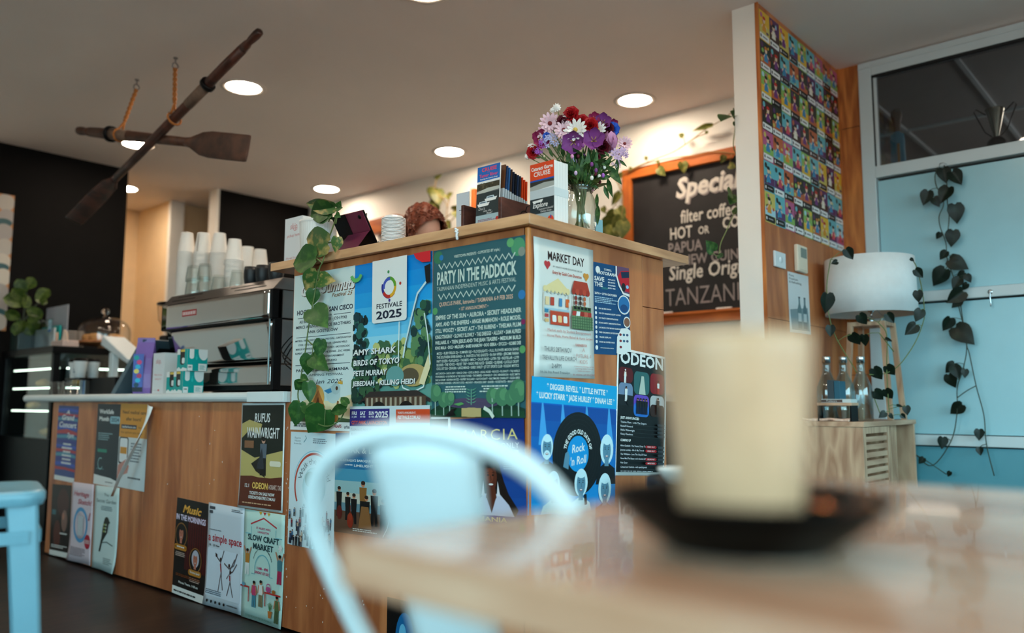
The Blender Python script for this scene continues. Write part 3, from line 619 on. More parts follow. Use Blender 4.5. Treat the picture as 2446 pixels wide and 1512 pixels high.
rnd = random.Random(5)
for k in range(70):
    vv = rnd.uniform(.7, 1); uu = rnd.uniform(.04, .96); fig(s, uu, min(.998, vv+.03), rnd.uniform(.06, .1)+.08*max(0, vv-.8), rnd.choice((S(70, 90, 120), S(150, 60, 70), W_, S(90, 130, 160), S(40, 50, 60), S(200, 180, 160))), rnd.choice((S(40, 50, 70), S(90, 90, 100), BK)), hair=rnd.choice((BK, S(110, 80, 60), S(150, 120, 80))))
s.done()
s = Sheet('concert_poster', 'deep blue Marcia concert poster with a smiling singer in white', 'poster', **quad('L', (1081, 997), (1257, 999), (1257, 1252), (1080, 1248)), paper=S(18, 60, 136), group=POST, lvl=2)
for k in range(6): s.rect(0, k*.15, 1, min(.9, k*.15+.16), S(18+3*k, 66+6*k, 138+6*k))
gd = S(226, 214, 150)
s.text('MARCIA', .5, .21, .10, gd, w=.83, track=.08); s.text('ONE NIGHT ONLY', .55, .285, .046, S(220, 224, 230), w=.76, track=.1); s.text('THE CONCERT TOUR', .56, .335, .028, S(220, 224, 230), w=.74, st=2); s.body(.72, .95, .42, .5, 4, S(150, 170, 200), 3)
hr = S(44, 30, 28); sk = S(110, 62, 44)
s.poly([(.38, .42), (.46, .36), (.58, .36), (.66, .44), (.72, .6), (.78, .72), (.9, .86), (.86, .92), (.3, .92), (.28, .82), (.3, .6)], hr); s.poly([(.31, .93), (.34, .82), (.46, .72), (.66, .72), (.78, .82), (.85, .93)], S(206, 206, 222)); s.poly([(.48, .74), (.62, .74), (.55, .90)], sk)
s.poly([(.50, .65), (.60, .65), (.62, .76), (.48, .76)], sk); s.ell(.545, .565, .085, .13, sk); s.ell(.535, .55, .05, .07, S(136, 80, 58)); s.ell(.545, .445, .085, .035, hr)
for sg in (-1, 1): s.ell(.545+sg*.034, .545, .015, .009, BK, 8); s.line([(.545+sg*.052, .522), (.545+sg*.02, .522)], .006, BK); s.poly([(.545+sg*.095, .60), (.545+sg*.115, .70), (.545+sg*.125, .74), (.545+sg*.08, .74)], S(224, 220, 226))
s.line([(.545, .55), (.555, .59), (.54, .595)], .006, S(70, 36, 28)); s.ell(.55, .635, .038, .018, S(120, 40, 46)); s.ell(.55, .632, .03, .009, W_)
s.rect(0, .92, 1, 1, S(40, 70, 150)); s.text('TASMANIA', .45, .975, .04, gd, w=.6, st=1); s.done()
# ---- 8 low poster mostly hidden behind the chair
s = Sheet('night_poster', 'black and blue poster low on the counter behind the chair', 'poster', **quad('L', (925, 1425), (1110, 1470), (1105, 1770), (922, 1702)), paper=BK, group=POST, lvl=0)
s.ell(.25, .35, .13, .25, S(30, 120, 170)); s.ell(.22, .3, .05, .1, S(120, 190, 220)); s.done()
# ---- lower panel of the counter
s = Sheet('concert_poster', 'narrow striped red and blue Grand Concert poster by the counter end', 'poster', **quad('L', (143, 968), (190, 971), (176, 1153), (128, 1144)), paper=S(60, 90, 150), group=POST)
for k in range(14): s.poly([(0, .06*k+.04), (.5, .06*k+.03+.02*math.sin(k)), (1, .06*k+.05), (1, .06*k+.085), (.5, .06*k+.07), (0, .06*k+.08)], (S(60, 100, 190), S(190, 70, 80), S(90, 160, 180), S(50, 70, 150))[k % 4])
s.rect(0, .94, 1, 1, W_)
for t, v, h in (('A', .11, .05), ('Grand', .19, .065), ('Concert', .29, .07)): s.text(t, .5, v, h, W_, w=(.16, .62, .86)[('A', 'Grand', 'Concert').index(t)], st=2, shear=.2)
s.text('7pm', .68, .42, .06, W_, w=.34, shear=.2, st=1); s.body(.3, .8, .5, .8, 6, W_, 3, 'c'); s.done()
s = Sheet('safety_poster', 'dark teal WorkSafe Month 2024 poster under the worktop', 'poster', **quad('L', (234, 965), (291, 965), (280, 1166), (224, 1154)), paper=W_, group=POST)
s.rect(0, 0, 1, .88, S(18, 58, 70)); s.poly([(0, .88), (.3, .89), (.7, .9), (1, .93), (1, .86), (0, .85)], S(18, 58, 70)); s.text('WorkSafe', .1, .12, .05, W_, w=.6, al='l', st=2); s.text('Month', .1, .21, .05, W_, w=.42, al='l', st=2); s.rrect(.56, .15, .98, .24, S(150, 190, 200), .05); s.text('2024', .77, .215, .045, S(20, 60, 80), w=.32, st=1)
s.body(.1, .7, .36, .46, 4, S(150, 180, 185), 2); s.rrect(.1, .56, .5, .6, S(40, 150, 130), .02); s.body(.1, .5, .8, .82, 1, S(120, 150, 160), 3); s.ring(.25, .74, .1, .02, S(150, 190, 190), 30, 300); s.body(.5, .9, .95, .97, 1, BK, 4); s.done()
s = Sheet('health_flyer', 'flyer with amber heading asking Need medical care after hours', 'poster', **quad('L', (293, 965), (357, 965), (345, 1176), (276, 1160)), paper=S(210, 218, 220), group=POST, lvl=1)
s.rect(0, .0, 1, .40, S(212, 158, 66)); s.text('Need medical care', .5, .12, .04, S(60, 44, 26), w=.84, st=1); s.text('after hours?', .5, .2, .04, S(60, 44, 26), w=.55, st=1); s.rect(.06, .25, .62, .30, S(30, 52, 80)); s.text('tasafterhours.com', .34, .288, .025, W_, w=.5, st=1); s.text('for all', .8, .288, .026, S(60, 44, 26), w=.24); s.text('the options you need.', .45, .355, .03, S(60, 44, 26), w=.78)
s.rrect(.02, .4, .36, .72, S(40, 44, 52), .05); s.rrect(.05, .415, .33, .70, S(226, 230, 232), .04); s.rect(.07, .52, .31, .6, S(212, 158, 66)); s.poly([(0, .9), (.02, .74), (.3, .66), (.42, .74), (.38, .82), (.15, .86), (.08, .97)], S(200, 150, 140)); s.body(.45, .85, .46, .7, 7, S(120, 130, 140), 6); s.body(.4, .9, .86, .9, 1, S(80, 90, 100), 5); s.done()
# peeling flyer whose lower half hangs away from the panel
peel = MB(); a = onX(XF-.004, 357, 966); n = 12
for k in range(n+1):
    t = k/n; c = a+V((-.004-.075*math.sin(t*2.2)*t, .012+.2*t*t-.02*t, -.0-.44*t)); wv = V((-.035*math.sin(t*3)-.01, -.075*(1-t)**.6-.003, -.012*(1-t))); peel.v += [tuple(c), tuple(c+wv*.5+V((-.006, 0, 0))), tuple(c+wv)]
for k in range(n):
    for j in range(2): peel.f.append([3*k+j, 3*k+3+j, 3*k+4+j, 3*k+1+j]); peel.m.append(0); peel.sm.append(True); peel.c.append(None)
o = peel.build('peeling_flyer', m_paper); o.modifiers.new('thickness', 'SOLIDIFY').thickness = .0004
tag(o, 'loose white flyer curling away from the counter panel beside the medical flyer', 'flyer')
s = Sheet('theatre_poster', 'dark red-brown theatre poster at the far lower counter corner', 'poster', **quad('L', (128, 1157), (174, 1159), (162, 1334), (116, 1322)), paper=S(28, 14, 16), group=POST)
s.ell(.6, .25, .3, .2, S(90, 40, 34)); s.ell(.35, .7, .18, .2, S(110, 60, 50)); s.ell(.7, .5, .15, .15, S(150, 120, 110)); s.ell(.65, .44, .06, .05, S(190, 140, 120)); s.rect(.05, .36, .25, .43, S(70, 130, 140)); s.body(.5, .9, .67, .71, 1, W_, 5); s.body(.08, .9, .85, .9, 2, W_, 2); s.rect(0, .93, 1, 1, W_); s.done()
s = Sheet('workshop_poster', 'pale pink Heritage Sketch poster with a blue oval drawing', 'poster', **quad('L', (176, 1150), (228, 1158), (215, 1350), (163, 1336)), paper=S(220, 208, 216), group=POST, lvl=1, bend=curl(-1, .02))
rd = S(190, 50, 80)
s.text('Heritage', .45, .17, .06, rd, w=.7, shear=.25, st=1); s.text('Sketch!', .62, .27, .06, rd, w=.62, shear=.25, st=1); s.ring(.48, .53, .29, .07, S(100, 170, 210)); s.rect(.36, .42, .6, .66, S(220, 226, 230))
for k in range(7): s.line([(.34+.05*k, .36+.01*k), (.36+.045*k, .7)], .01, S(130, 140, 150))
s.line([(.9, .36), (.84, .46)], .03, rd); s.circ(.84, .72, .13, rd); s.body(.72, .95, .7, .75, 3, W_, 5, 'c'); s.body(.1, .8, .82, .93, 6, S(130, 120, 130), 6); s.done()
s = Sheet('book_play_poster', 'white Secret Garden poster with a dark floral bird', 'poster', **quad('L', (229, 1158), (287, 1166), (277, 1370), (218, 1354)), paper=S(206, 222, 222), group=POST, lvl=0, bend=curl(1, .03))
gt = S(60, 84, 90)
s.text('The', .5, .12, .035, gt, w=.2); s.text('Secret Garden', .5, .2, .042, gt, w=.8); s.body(.25, .8, .24, .3, 3, S(120, 140, 146), 4, 'c')
bd = S(34, 48, 34); s.ell(.55, .42, .1, .055, bd); s.poly([(.44, .42), (.64, .40), (.6, .55), (.42, .66), (.36, .66), (.4, .5)], bd); s.poly([(.36, .64), (.44, .62), (.34, .79), (.28, .79)], bd); s.poly([(.63, .40), (.70, .43), (.63, .44)], bd)
for k in range(9): s.circ(.46+.04*(k % 3), .46+.04*(k//3), .02, (S(190, 190, 120), S(120, 160, 110), S(200, 210, 200))[k % 3], 7)
s.line([(.36, .68), (.6, .66), (.85, .69)], .014, S(60, 70, 60)); s.line([(.66, .43), (.67, .55)], .006, gt); s.body(.5, .9, .85, .93, 4, S(130, 150, 150), 7); s.done()
s = Sheet('concert_poster', 'brown and dark green Rufus Wainwright poster with white border', 'poster', **quad('L', (589, 963), (685, 963), (675, 1224), (563, 1209)), paper=W_, group=POST, lvl=2, bend=lambda u, v: .01*max(0, v-.6)**2*(1-u)*4)
s.rect(.025, .02, .975, .72, S(30, 44, 34)); s.poly([(.025, .2), (.2, .16), (.5, .2), (.45, .3), (.2, .26), (.025, .34)], S(190, 176, 120)); s.poly([(.025, .45), (.35, .52), (.975, .44), (.975, .73), (.025, .72)], S(196, 182, 124)); s.poly([(.2, .6), (.5, .5), (.6, .7)], S(40, 40, 30)); s.rect(.1, .36, .32, .43, S(150, 110, 80)); s.rect(.025, .7, .975, .98, S(112, 56, 30))
s.poly([(.025, .70), (.3, .69), (.6, .71), (.975, .68), (.975, .72), (.025, .72)], S(112, 56, 30))
s.text('RUFUS', .5, .18, .08, W_, w=.36, st=1, shear=.1); s.text('WAINWRIGHT', .52, .33, .095, W_, w=.74, st=1, shear=.1); fig(s, .55, .68, .36, S(110, 120, 130), BK, skin=S(200, 160, 140)); s.poly([(.4, .62), (.52, .42), (.58, .62)], S(60, 66, 74)); s.rrect(.7, .54, .95, .59, S(226, 220, 200), .03)
s.text('12.1', .2, .80, .032, W_, w=.12, st=1); s.text('ODEON', .5, .805, .055, S(232, 200, 120), w=.36, st=2); s.text('HOBART, TAS', .83, .80, .04, S(220, 200, 190), w=.27, st=1, shear=.15); s.text('TICKETS ON SALE NOW', .55, .862, .026, W_, w=.56, st=2); s.text('ODEONTHEATRE.COM.AU', .55, .902, .026, W_, w=.6, st=2); s.body(.12, .9, .94, .96, 1, S(210, 180, 150), 9); s.done()
s = Sheet('music_poster', 'black and red Music in the Mornings poster near the floor', 'poster', **quad('L', (424, 1188), (499, 1203), (489, 1445), (411, 1414)), paper=W_, group=POST, lvl=0)
s.rect(0, 0, 1, .92, S(20, 10, 12)); s.rect(.35, .16, 1, .72, S(100, 12, 18))
for k in range(9): s.rect(.38+.07*k, .16, .41+.07*k, .72, S(60, 8, 12))
s.poly([(0, .1), (.4, .17), (.42, .5), (0, .7)], S(22, 10, 12)); s.text('Music', .48, .14, .075, S(230, 180, 90), w=.56, shear=.3, st=2); s.text('IN THE MORNINGS', .47, .225, .055, S(226, 216, 236), w=.92, st=2)
for u, v, hc, sh in ((.2, .38, S(30, 20, 18), None), (.68, .6, S(190, 190, 200), S(40, 60, 130))):
    s.circ(u, v, .19, S(150, 110, 60)); s.circ(u, v, .17, BK); face(s, u, v-.01, .08, S(190, 130, 110), hc, None, 1.4, 1.25)
    s.rrect(u-.2, v+.1, u+.2, v+.16, S(190, 140, 60), .05); s.body(u-.15, u+.15, v+.12, v+.145, 1, W_, 8, 'c') if u < .4 else s.text('Christmas Special', u, v+.135, .02, W_, w=.3, st=1); s.body(u-.18, u+.18, v+.18, v+.23, 3, S(200, 180, 170), 4, 'c')
s.body(.1, .9, .78, .81, 2, S(150, 90, 50), 6); s.text('Princess Theatre, 11:00 am', .5, .875, .022, W_, w=.6, st=1); s.body(.06, .95, .955, .985, 1, BK, 8); s.done()
s = Sheet('theatre_poster', 'white poster titled a simple space with stacked acrobats', 'poster', **quad('L', (500, 1200), (586, 1214), (577, 1470), (490, 1441)), paper=S(208, 216, 224), group=POST, lvl=1, bend=curl(-1, .018))
s.rect(.04, .03, .2, .06, S(90, 96, 104)); s.rect(.04, .07, .14, .1, S(90, 96, 104)); s.body(.66, .96, .03, .06, 2, S(90, 96, 104), 3); s.body(.06, .5, .255, .27, 1, S(90, 96, 104), 4)
s.text('a simple space', .5, .37, .075, S(190, 60, 70), w=.92, st=1); s.text('18 - 23 Nov', .06, .42, .02, BK, w=.3, al='l', st=1); s.rect(.04, .44, .96, .9, S(214, 224, 234)); ac = S(120, 112, 116); ar = S(170, 60, 66)
for pts in ([(.38, .84), (.44, .66), (.42, .56), (.32, .52), (.26, .48)], [(.5, .82), (.44, .66)], [(.42, .56), (.5, .44)], [(.42, .56), (.46, .7)], [(.62, .86), (.7, .72), (.68, .64), (.6, .7)], [(.78, .86), (.7, .72)], [(.68, .64), (.76, .62), (.86, .54)], [(.52, .56), (.66, .6), (.78, .56), (.86, .44)], [(.68, .62), (.8, .5)]): s.line(pts, .022, ac)
for u, v in ((.42, .53), (.7, .63), (.66, .57), (.3, .50)): s.circ(u, v, .028, S(80, 60, 56), 9)
s.line([(.42, .57), (.45, .65)], .03, ar); s.line([(.69, .66), (.7, .71)], .03, ar); s.body(.05, .5, .84, .89, 3, S(90, 110, 130), 6)
for k in range(5): s.circ(.12+.11*k, .95, .022, BK, 8)
s.body(.64, .94, .94, .965, 1, S(110, 116, 120), 5); s.done()
s = Sheet('market_poster', 'mint green Slow Craft Market poster with little drawn people', 'poster', **quad('L', (587, 1215), (685, 1231), (673, 1502), (575, 1471)), paper=S(196, 222, 216), group=POST, lvl=1, bend=curl(1, .01))
gn = S(50, 84, 90); pk2 = S(196, 80, 130); tq = S(130, 190, 200)
s.line([(.18, .13), (.5, .06), (.82, .13)], .02, S(200, 70, 80)); s.line([(.2, .15), (.2, .22), (.05, .22)], .012, tq); s.line([(.8, .15), (.8, .22), (.95, .22)], .012, tq)
for k, c in enumerate((S(220, 180, 70), S(200, 70, 80), S(220, 180, 70))): s.poly([(.38+.1*k, 0.005), (.46+.1*k, 0.005), (.42+.1*k, .035)], c)
s.text("ST AILBE'S HALL", .5, .165, .018, pk2, w=.36, st=1); s.text('LAUNCESTON', .5, .20, .018, pk2, w=.28, st=1); s.text('SLOW CRAFT', .5, .275, .05, gn, w=.76, st=2); s.text('MARKET', .5, .35, .05, gn, w=.5, st=2); s.arc('SLOWLY MADE IN TASMANIA', .5, .5, .23, .014, gn, -70, 70, 1)
s.ring(.5, .52, .18, .014, tq, 180, 360); s.line([(.32, .52), (.32, .58), (.24, .58)], .012, tq); s.line([(.68, .52), (.68, .58), (.76, .58)], .012, tq)
s.text('11AM - 4PM', .5, .53, .022, pk2, w=.28, st=2); s.text('SUNDAY 1ST DEC', .5, .57, .022, pk2, w=.36, st=2)
for u, v, h, t, b in ((.13, .6, .24, S(190, 140, 70), S(220, 226, 226)), (.92, .62, .26, S(90, 140, 150), S(180, 60, 100)), (.33, .88, .24, S(200, 90, 130), S(90, 150, 170)), (.5, .86, .24, S(226, 230, 226), S(150, 140, 110)), (.9, .96, .24, S(110, 130, 90), S(90, 110, 80))): fig(s, u, v, h, t, b, arm='up' if u > .91 or u < .2 else 'dn')
s.rect(.0, .70, .22, .715, S(190, 70, 70)); s.rect(.2, .71, .22, .84, S(190, 70, 70)); s.rect(.6, .71, .98, .725, S(190, 70, 70)); s.rect(.61, .72, .63, .84, S(190, 70, 70)); s.ell(.69, .685, .06, .025, S(190, 100, 150)); s.ring(.69, .67, .05, .012, S(190, 100, 150), 180, 360); s.ell(.82, .695, .04, .018, S(180, 120, 60)); s.ell(.08, .69, .04, .018, S(120, 170, 190)); s.poly([(.7, .87), (.8, .87), (.78, .93), (.72, .93)], S(196, 130, 70))
for k in range(5): s.line([(.75, .87), (.70+.025*k, .79+.01*abs(k-2))], .012, S(90, 140, 100))
for k in range(8): s.ell(.96+.0*k, .30, .03, .02, W_, 6) if k == 0 else s.line([(.95, .3), (.95+.045*math.cos(k), .3+.035*math.sin(k))], .02, W_)
s.body(.15, .85, .955, .975, 2, S(120, 160, 150), 6); s.done()

# ---- right face of the counter
s = Sheet('market_poster', 'white Market Day poster with drawn market stalls', 'poster', **quad('R', (1274, 565), (1415, 598), (1417, 905), (1271, 899)), paper=S(222, 224, 220), group=POST, lvl=2, bend=lambda u, v: .004*math.sin(v*6.5)**2*(1-u)+.006*max(0, v-.8)*(u > .9))
br = S(70, 44, 40); og = S(196, 92, 64); gy = S(80, 90, 96)
s.text('MARKET DAY', .52, .148, .062, br, w=.62, st=1)
for u, v, c in ((.2, .19, S(198, 80, 84)), (.86, .225, S(214, 160, 80))):
    s.circ(u-.022, v-.01, .028, c, 12); s.circ(u+.022, v-.01, .028, c, 12); s.poly([(u-.048, v-.004), (u+.048, v-.004), (u, v+.035)], c)
s.text("BY 'HEARTS' HOME EDUCATION GROUP", .54, .198, .012, gy, w=.5); s.text('Entry by Gold Coin Donation', .53, .245, .022, og, w=.5, st=1)
cr = S(232, 216, 170)
s.poly([(.13, .36), (.37, .275), (.57, .36)], cr)
for k in range(7): s.circ(.165+.062*k, .363, .033, cr, 10)
s.rect(.13, .39, .145, .60, S(214, 208, 196)); s.rect(.545, .39, .56, .60, S(214, 208, 196))
for k, c in enumerate((S(232, 210, 170), S(196, 90, 70), S(90, 150, 190), S(220, 120, 60))): s.rect((.17, .25, .39, .50)[k], .42, (.23, .31, .44, .56)[k], .48, c)
for k in range(6): s.circ(.2+.06*k, .385+.006*(k % 2), .012, S(190, 190, 180), 8)
s.rect(.14, .5, .56, .515, S(180, 205, 215)); s.rect(.24, .52, .55, .62, og)
for k, c in enumerate((W_, S(236, 200, 150), W_)): s.rrect(.27+.09*k, .55, .335+.09*k, .60, c, .015)
for k in range(3): s.rect(.15, .51+.035*k, .21, .535+.035*k, (S(80, 150, 180), S(190, 90, 90), S(220, 190, 140))[k])
s.poly([(.63, .27), (.86, .27), (.91, .35), (.59, .35)], S(186, 82, 60))
for k in range(5): s.circ(.625+.062*k, .352, .034, S(196, 92, 68) if k % 2 else S(176, 72, 52), 10)
s.line([(.62, .38), (.60, .52)], .008, S(150, 120, 90)); s.line([(.9, .38), (.91, .52)], .008, S(150, 120, 90))
for k in range(9): s.circ(.66+.075*(k % 3), .40+.035*(k//3), .024, (S(150, 70, 60), S(90, 60, 50), S(196, 120, 80))[k % 3], 9)
s.rect(.6, .46, .92, .50, S(110, 130, 90))
for k in range(5): s.rect(.62+.06*k, .465, .665+.06*k, .485, BK)
for k in range(5): s.poly([(.6+.065*k, .5), (.66+.065*k, .5), (.65+.068*k, .535), (.585+.068*k, .535)], (S(190, 80, 70), W_, S(170, 60, 50), S(200, 110, 90), S(180, 70, 60))[k])
s.rect(.575, .535, .94, .635, S(130, 156, 120))
for k in range(9): s.rect(.59+.04*k, .535, .60+.04*k, .635, S(92, 122, 92))
for k in range(5): s.rect(.575, .55+.02*k, .94, .555+.02*k, S(92, 122, 92))
s.text('Market stalls by Student Entrepreneurs', .53, .672, .02, og, w=.74); s.text('Home Made, Home Baked & Home Grown', .54, .712, .02, og, w=.78)
s.text('FUNDRAISER FOR', .72, .765, .018, og, w=.2, st=1); s.text('THURS 28TH NOV', .33, .818, .034, S(40, 54, 70), w=.45); s.text('TREVALLYN LIFE CHURCH', .36, .878, .032, S(40, 54, 70), w=.56); s.text('2-6PM', .31, .935, .032, S(40, 54, 70), w=.16); s.text('34-36 Pitt Road Trevallyn', .29, .973, .016, S(50, 80, 90), w=.48)
for t, v, w in (('A', .805, .05), ('FUTURE 4', .85, .27), ('KIDS', .893, .14)): s.text(t, .76, v, .028, S(206, 160, 150), w=w)
for k, t in enumerate(('A School and feeding program,', "supporting Zambia's poorest", 'children and orphans.')): s.text(t, .77, .918+.017*k, .009, og, w=(.34, .31, .23)[k])
s.text('BY ARISING LIFE MINISTRIES', .77, .982, .012, S(180, 70, 60), w=.38); s.done()
s = Sheet('car_show_poster', 'dark blue Motorama poster with a red car in a white oval', 'poster', **quad('R', (1395, 621), (1501, 641), (1505, 850), (1400, 844)), paper=S(26, 92, 136), group=POST, lvl=0)
for k in range(40): s.poly([(.3+.07*(k % 10), .8+.05*(k//10)), (.335+.07*(k % 10), .775+.05*(k//10)), (.37+.07*(k % 10), .8+.05*(k//10)), (.335+.07*(k % 10), .825+.05*(k//10))], S(26, 96, 140)) if k % 3 else None
s.body(.42, .62, .055, .08, 2, W_, 4); s.ell(.28, .08, .05, .04, W_); s.text('MOTORAMA', .48, .125, .034, W_, w=.42, st=2, shear=.2)
s.text('SAVE', .2, .20, .045, W_, w=.22, al='l', st=2); s.text('THE', .2, .262, .045, W_, w=.18, al='l', st=2); s.text('date', .42, .285, .03, S(90, 170, 150), w=.15, shear=.3)
for k, t in enumerate(('ADULTS', '$20 ENTRY', 'CHILDREN', 'ENTRY FREE')): s.text(t, .5, .175+.032*k, .013, W_, w=.17, al='l', st=2)
s.text('26TH + 27TH OCTOBER', .2, .35, .022, W_, w=.5, al='l', st=2); s.body(.2, .72, .375, .45, 4, S(180, 206, 220), 3)
for k, t in enumerate(('CAR & BIKE SHOW', 'TAS CITY BUILDING GLORY & GODS', 'ON TRACK DEMONSTRATIONS', 'ROAD SAFETY DEMONSTRATIONS', 'LIVE MUSIC (THE SMOKIN SLIMDRES)', "FREE CHILDREN'S ENTERTAINMENT", 'TRADE DISPLAYS', 'FOOD & COFFEE VANS')): s.text(t, .28, .51+.052*k, .015, W_, w=min(.5, .019*len(t)), al='l', st=2); s.circ(.22, .502+.052*k, .022, W_, 10)
s.circ(.22, .93, .03, W_, 10); s.text('www.motorama.com.au', .3, .935, .012, W_, w=.3, al='l', st=1)
s.poly([(.68, .0), (1, .0), (1, .33), (.84, .31), (.74, .22), (.68, .1)], W_); s.poly([(.71, .0), (1, .0), (1, .3), (.86, .29), (.77, .21), (.71, .1)], S(120, 90, 120)); s.poly([(.72, .12), (.8, .05), (1, .03), (1, .28), (.86, .27)], S(196, 36, 60)); s.poly([(.8, .06), (1, .04), (1, .11), (.82, .13)], S(30, 60, 90)); s.ell(.86, .23, .05, .05, S(40, 40, 50)); s.ell(.95, .22, .035, .02, S(150, 200, 230))
s.ell(.86, .43, .15, .11, W_); s.ell(.86, .43, .13, .095, S(60, 130, 180)); s.ell(.86, .47, .09, .045, S(36, 90, 140)); s.ell(.92, .625, .085, .065, W_); s.ell(.92, .625, .07, .05, S(150, 110, 90)); s.poly([(.66, .98), (.68, .8), (.78, .7), (.92, .69), (1, .72), (1, .99), (.7, .99)], W_)
for k in range(7): s.ell(.76+.08*(k % 3), .77+.07*(k//3), .03, .015, (S(150, 60, 70), S(60, 120, 150), S(90, 100, 130))[k % 3], 8)
s.done()
s = Sheet('theatre_poster', 'black ODEON programme poster with white border at the counter end', 'poster', **quad('R', (1474, 831), (1588, 851), (1584, 1138), (1466, 1133)), paper=W_, group=POST, lvl=1, bend=lambda u, v: .006*math.sin(v*3.1)*u**2)
s.rect(.025, .02, .965, .975, BK); s.text('ODEON', .5, .118, .092, W_, w=.9, st=2)
for (u0, v0, u1, v1), c in (((.03, .15, .31, .27), S(110, 20, 30)), ((.33, .165, .64, .35), S(70, 120, 120)), ((.66, .16, .95, .33), S(150, 30, 44)), ((.03, .275, .31, .45), S(130, 150, 176)), ((.33, .355, .64, .53), S(120, 90, 190)), ((.66, .345, .95, .52), S(190, 190, 190))): s.rrect(u0, v0, u1, v1, c, .06)
s.rrect(.33, .42, .64, .53, S(60, 130, 200), .06); s.rect(.03, .37, .31, .45, S(40, 44, 50)); s.rrect(.66, .42, .95, .52, S(70, 40, 30), .05)
fig(s, .15, .275, .11, W_, W_, hair=W_, arm='dn'); s.poly([(.42, .35), (.47, .2), (.52, .2), (.56, .35)], S(190, 200, 190)); fig(s, .82, .33, .11, W_, S(190, 40, 50)); fig(s, .17, .42, .12, W_, S(220, 220, 220)); s.ell(.24, .42, .06, .03, BK)
for k in range(4): fig(s, .4+.055*k, .51, .13, BK, S(20, 20, 60))
fig(s, .8, .5, .14, S(90, 60, 40), S(60, 40, 30))
s.text('JUST ANNOUNCED', .06, .56, .018, W_, w=.36, al='l', st=2)
for k, t in enumerate(('Thelma Plum - with The Singers', 'Russell Howard', 'Rufus Wainwright', 'Kasey Chambers')): s.text(t, .06, .592+.031*k, .014, S(210, 214, 218), w=.017*len(t), al='l', st=1); s.rect(.05, .602+.031*k, .95, .6035+.031*k, S(90, 96, 100)); s.rrect(.79, .578+.031*k, .94, .597+.031*k, S(70, 78, 84), .02)
s.text('COMING UP', .06, .735, .017, W_, w=.2, al='l', st=2)
for k, (t, sold) in enumerate((('Abbie Chatfield - The Trauma Dump Tour', 'SOLD OUT'), ('Joanna Lumley - Me & My Travels', 'SOLD OUT'), ('The Whitlams - Love This City 25 Years', ''), ("Never Mind The Buzzer, we're Rockwiz LIVE!", 'SELLING FAST'), ('Pub Choir', 'LIMITED TICKETS'), ('Coheed and Cambria - with special guests', ''))):
    v = .775+.033*k; s.text(t, .06, v, .013, S(210, 214, 218), w=min(.52, .015*len(t)), al='l', st=1); s.rect(.05, v+.010, .95, v+.0115, S(90, 96, 100)); s.rrect(.8, v-.014, .94, v+.005, S(70, 78, 84), .02)
    if sold: s.rrect(.55, v-.015, .78, v+.006, S(176, 34, 50), .02); s.text(sold, .665, v, .010, W_, w=.15, st=1)
s.body(.06, .9, .963, .972, 1, S(200, 204, 206), 4); s.done()
s = Sheet('concert_poster', 'bright blue Rock n Roll poster with a black vinyl record', 'poster', **quad('R', (1265, 905), (1470, 916), (1469, 1222), (1263, 1222)), paper=S(20, 110, 190), group=POST, lvl=1)
_old_h = s.h
cy = S(40, 170, 210)
for k in range(7): s.rect(0, .2+.12*k, 1, min(1, .2+.12*k+.125), S(16+4*k, 96+11*k, 168+8*k))
for u in (.12, .34, .62, .9): s.poly([(u-.008, .19), (u+.008, .19), (u+.07, .5), (u-.03, .5)], S(90, 170, 220))
s.rect(0, 0, 1, .19, S(30, 172, 216))
s.text('* DIGGER REVELL * LITTLE PATTIE *', .52, .085, .042, W_, w=.72, st=2); s.text('* LUCKY STARR * JADE HURLEY * DINAH LEE *', .51, .155, .042, W_, w=.92, st=2)
s.circ(.53, .56, .29, BK, 40)
for r in (.27, .24, .21, .18): s.ring(.53, .56, r, .004, S(44, 48, 54))
s.circ(.53, .56, .125, S(30, 160, 214), 30); s.arc('THE GOOD OLD DAYS OF', .53, .56, .14, .032, W_, -78, 78, 2)
s.text('Rock', .53, .545, .06, W_, w=.15, st=1, shear=.2, rot=8); s.text("'n Roll", .535, .64, .06, W_, w=.19, st=1, shear=.2, rot=8)
fs = S(112, 152, 172); fh = S(206, 228, 234)
face(s, .18, .52, .058, fs, fh, S(24, 34, 44), 1.1, 1.12, beard=fh); face(s, .88, .53, .062, fs, fh, S(20, 26, 34), 1.35, 1.35); s.poly([(.36, .66), (.38, .56), (.41, .54), (.43, .58), (.42, .68)], fs)
face(s, .26, .80, .062, fs, fh, S(196, 220, 226), 1.15, 1.15); face(s, .57, .79, .062, fs, fh, S(206, 226, 230), 1.25, 1.2); face(s, .86, .84, .062, fs, fh, S(50, 70, 90), 1.3, 1.35); s.line([(.62, .87), (.63, .95)], .03, BK)
s.done()
s = Sheet('gig_poster', 'white poster low on the counter side, mostly hidden by the table', 'poster', **quad('R', (1375, 1465), (1500, 1440), (1500, 1620), (1375, 1660)), paper=W_, group=POST, lvl=0)
for k in range(16): s.rect(.06*k+.02, .1, .06*k+.04, .6, S(150, 140, 130))
s.done()
# paper sign on the pier
s = Sheet('drinks_sign', 'small white paper sign with bottle drawing on the plywood pier', 'sign', **quad('P', (1881, 648), (1930, 660), (1936, 800), (1886, 794)), paper=S(216, 222, 224))
for k, t in enumerate(('Pure,', 'Premium', '& Refreshing.')): s.text(t, .06, .07+.055*k, .035, S(60, 80, 90), w=(.25, .42, .6)[k], al='l', st=1)
s.poly([(.05, .62), (.9, .55), (.95, .95), (.1, .95)], S(150, 170, 176))
for u, c in ((.5, S(120, 150, 156)), (.76, S(110, 140, 148))): s.poly([(u-.1, .92), (u-.1, .6), (u-.04, .5), (u-.04, .4), (u+.04, .4), (u+.04, .5), (u+.1, .6), (u+.1, .92)], c); s.rect(u-.08, .66, u+.08, .8, S(200, 210, 212)); s.rect(u-.045, .385, u+.045, .41, S(60, 80, 90))
s.done()

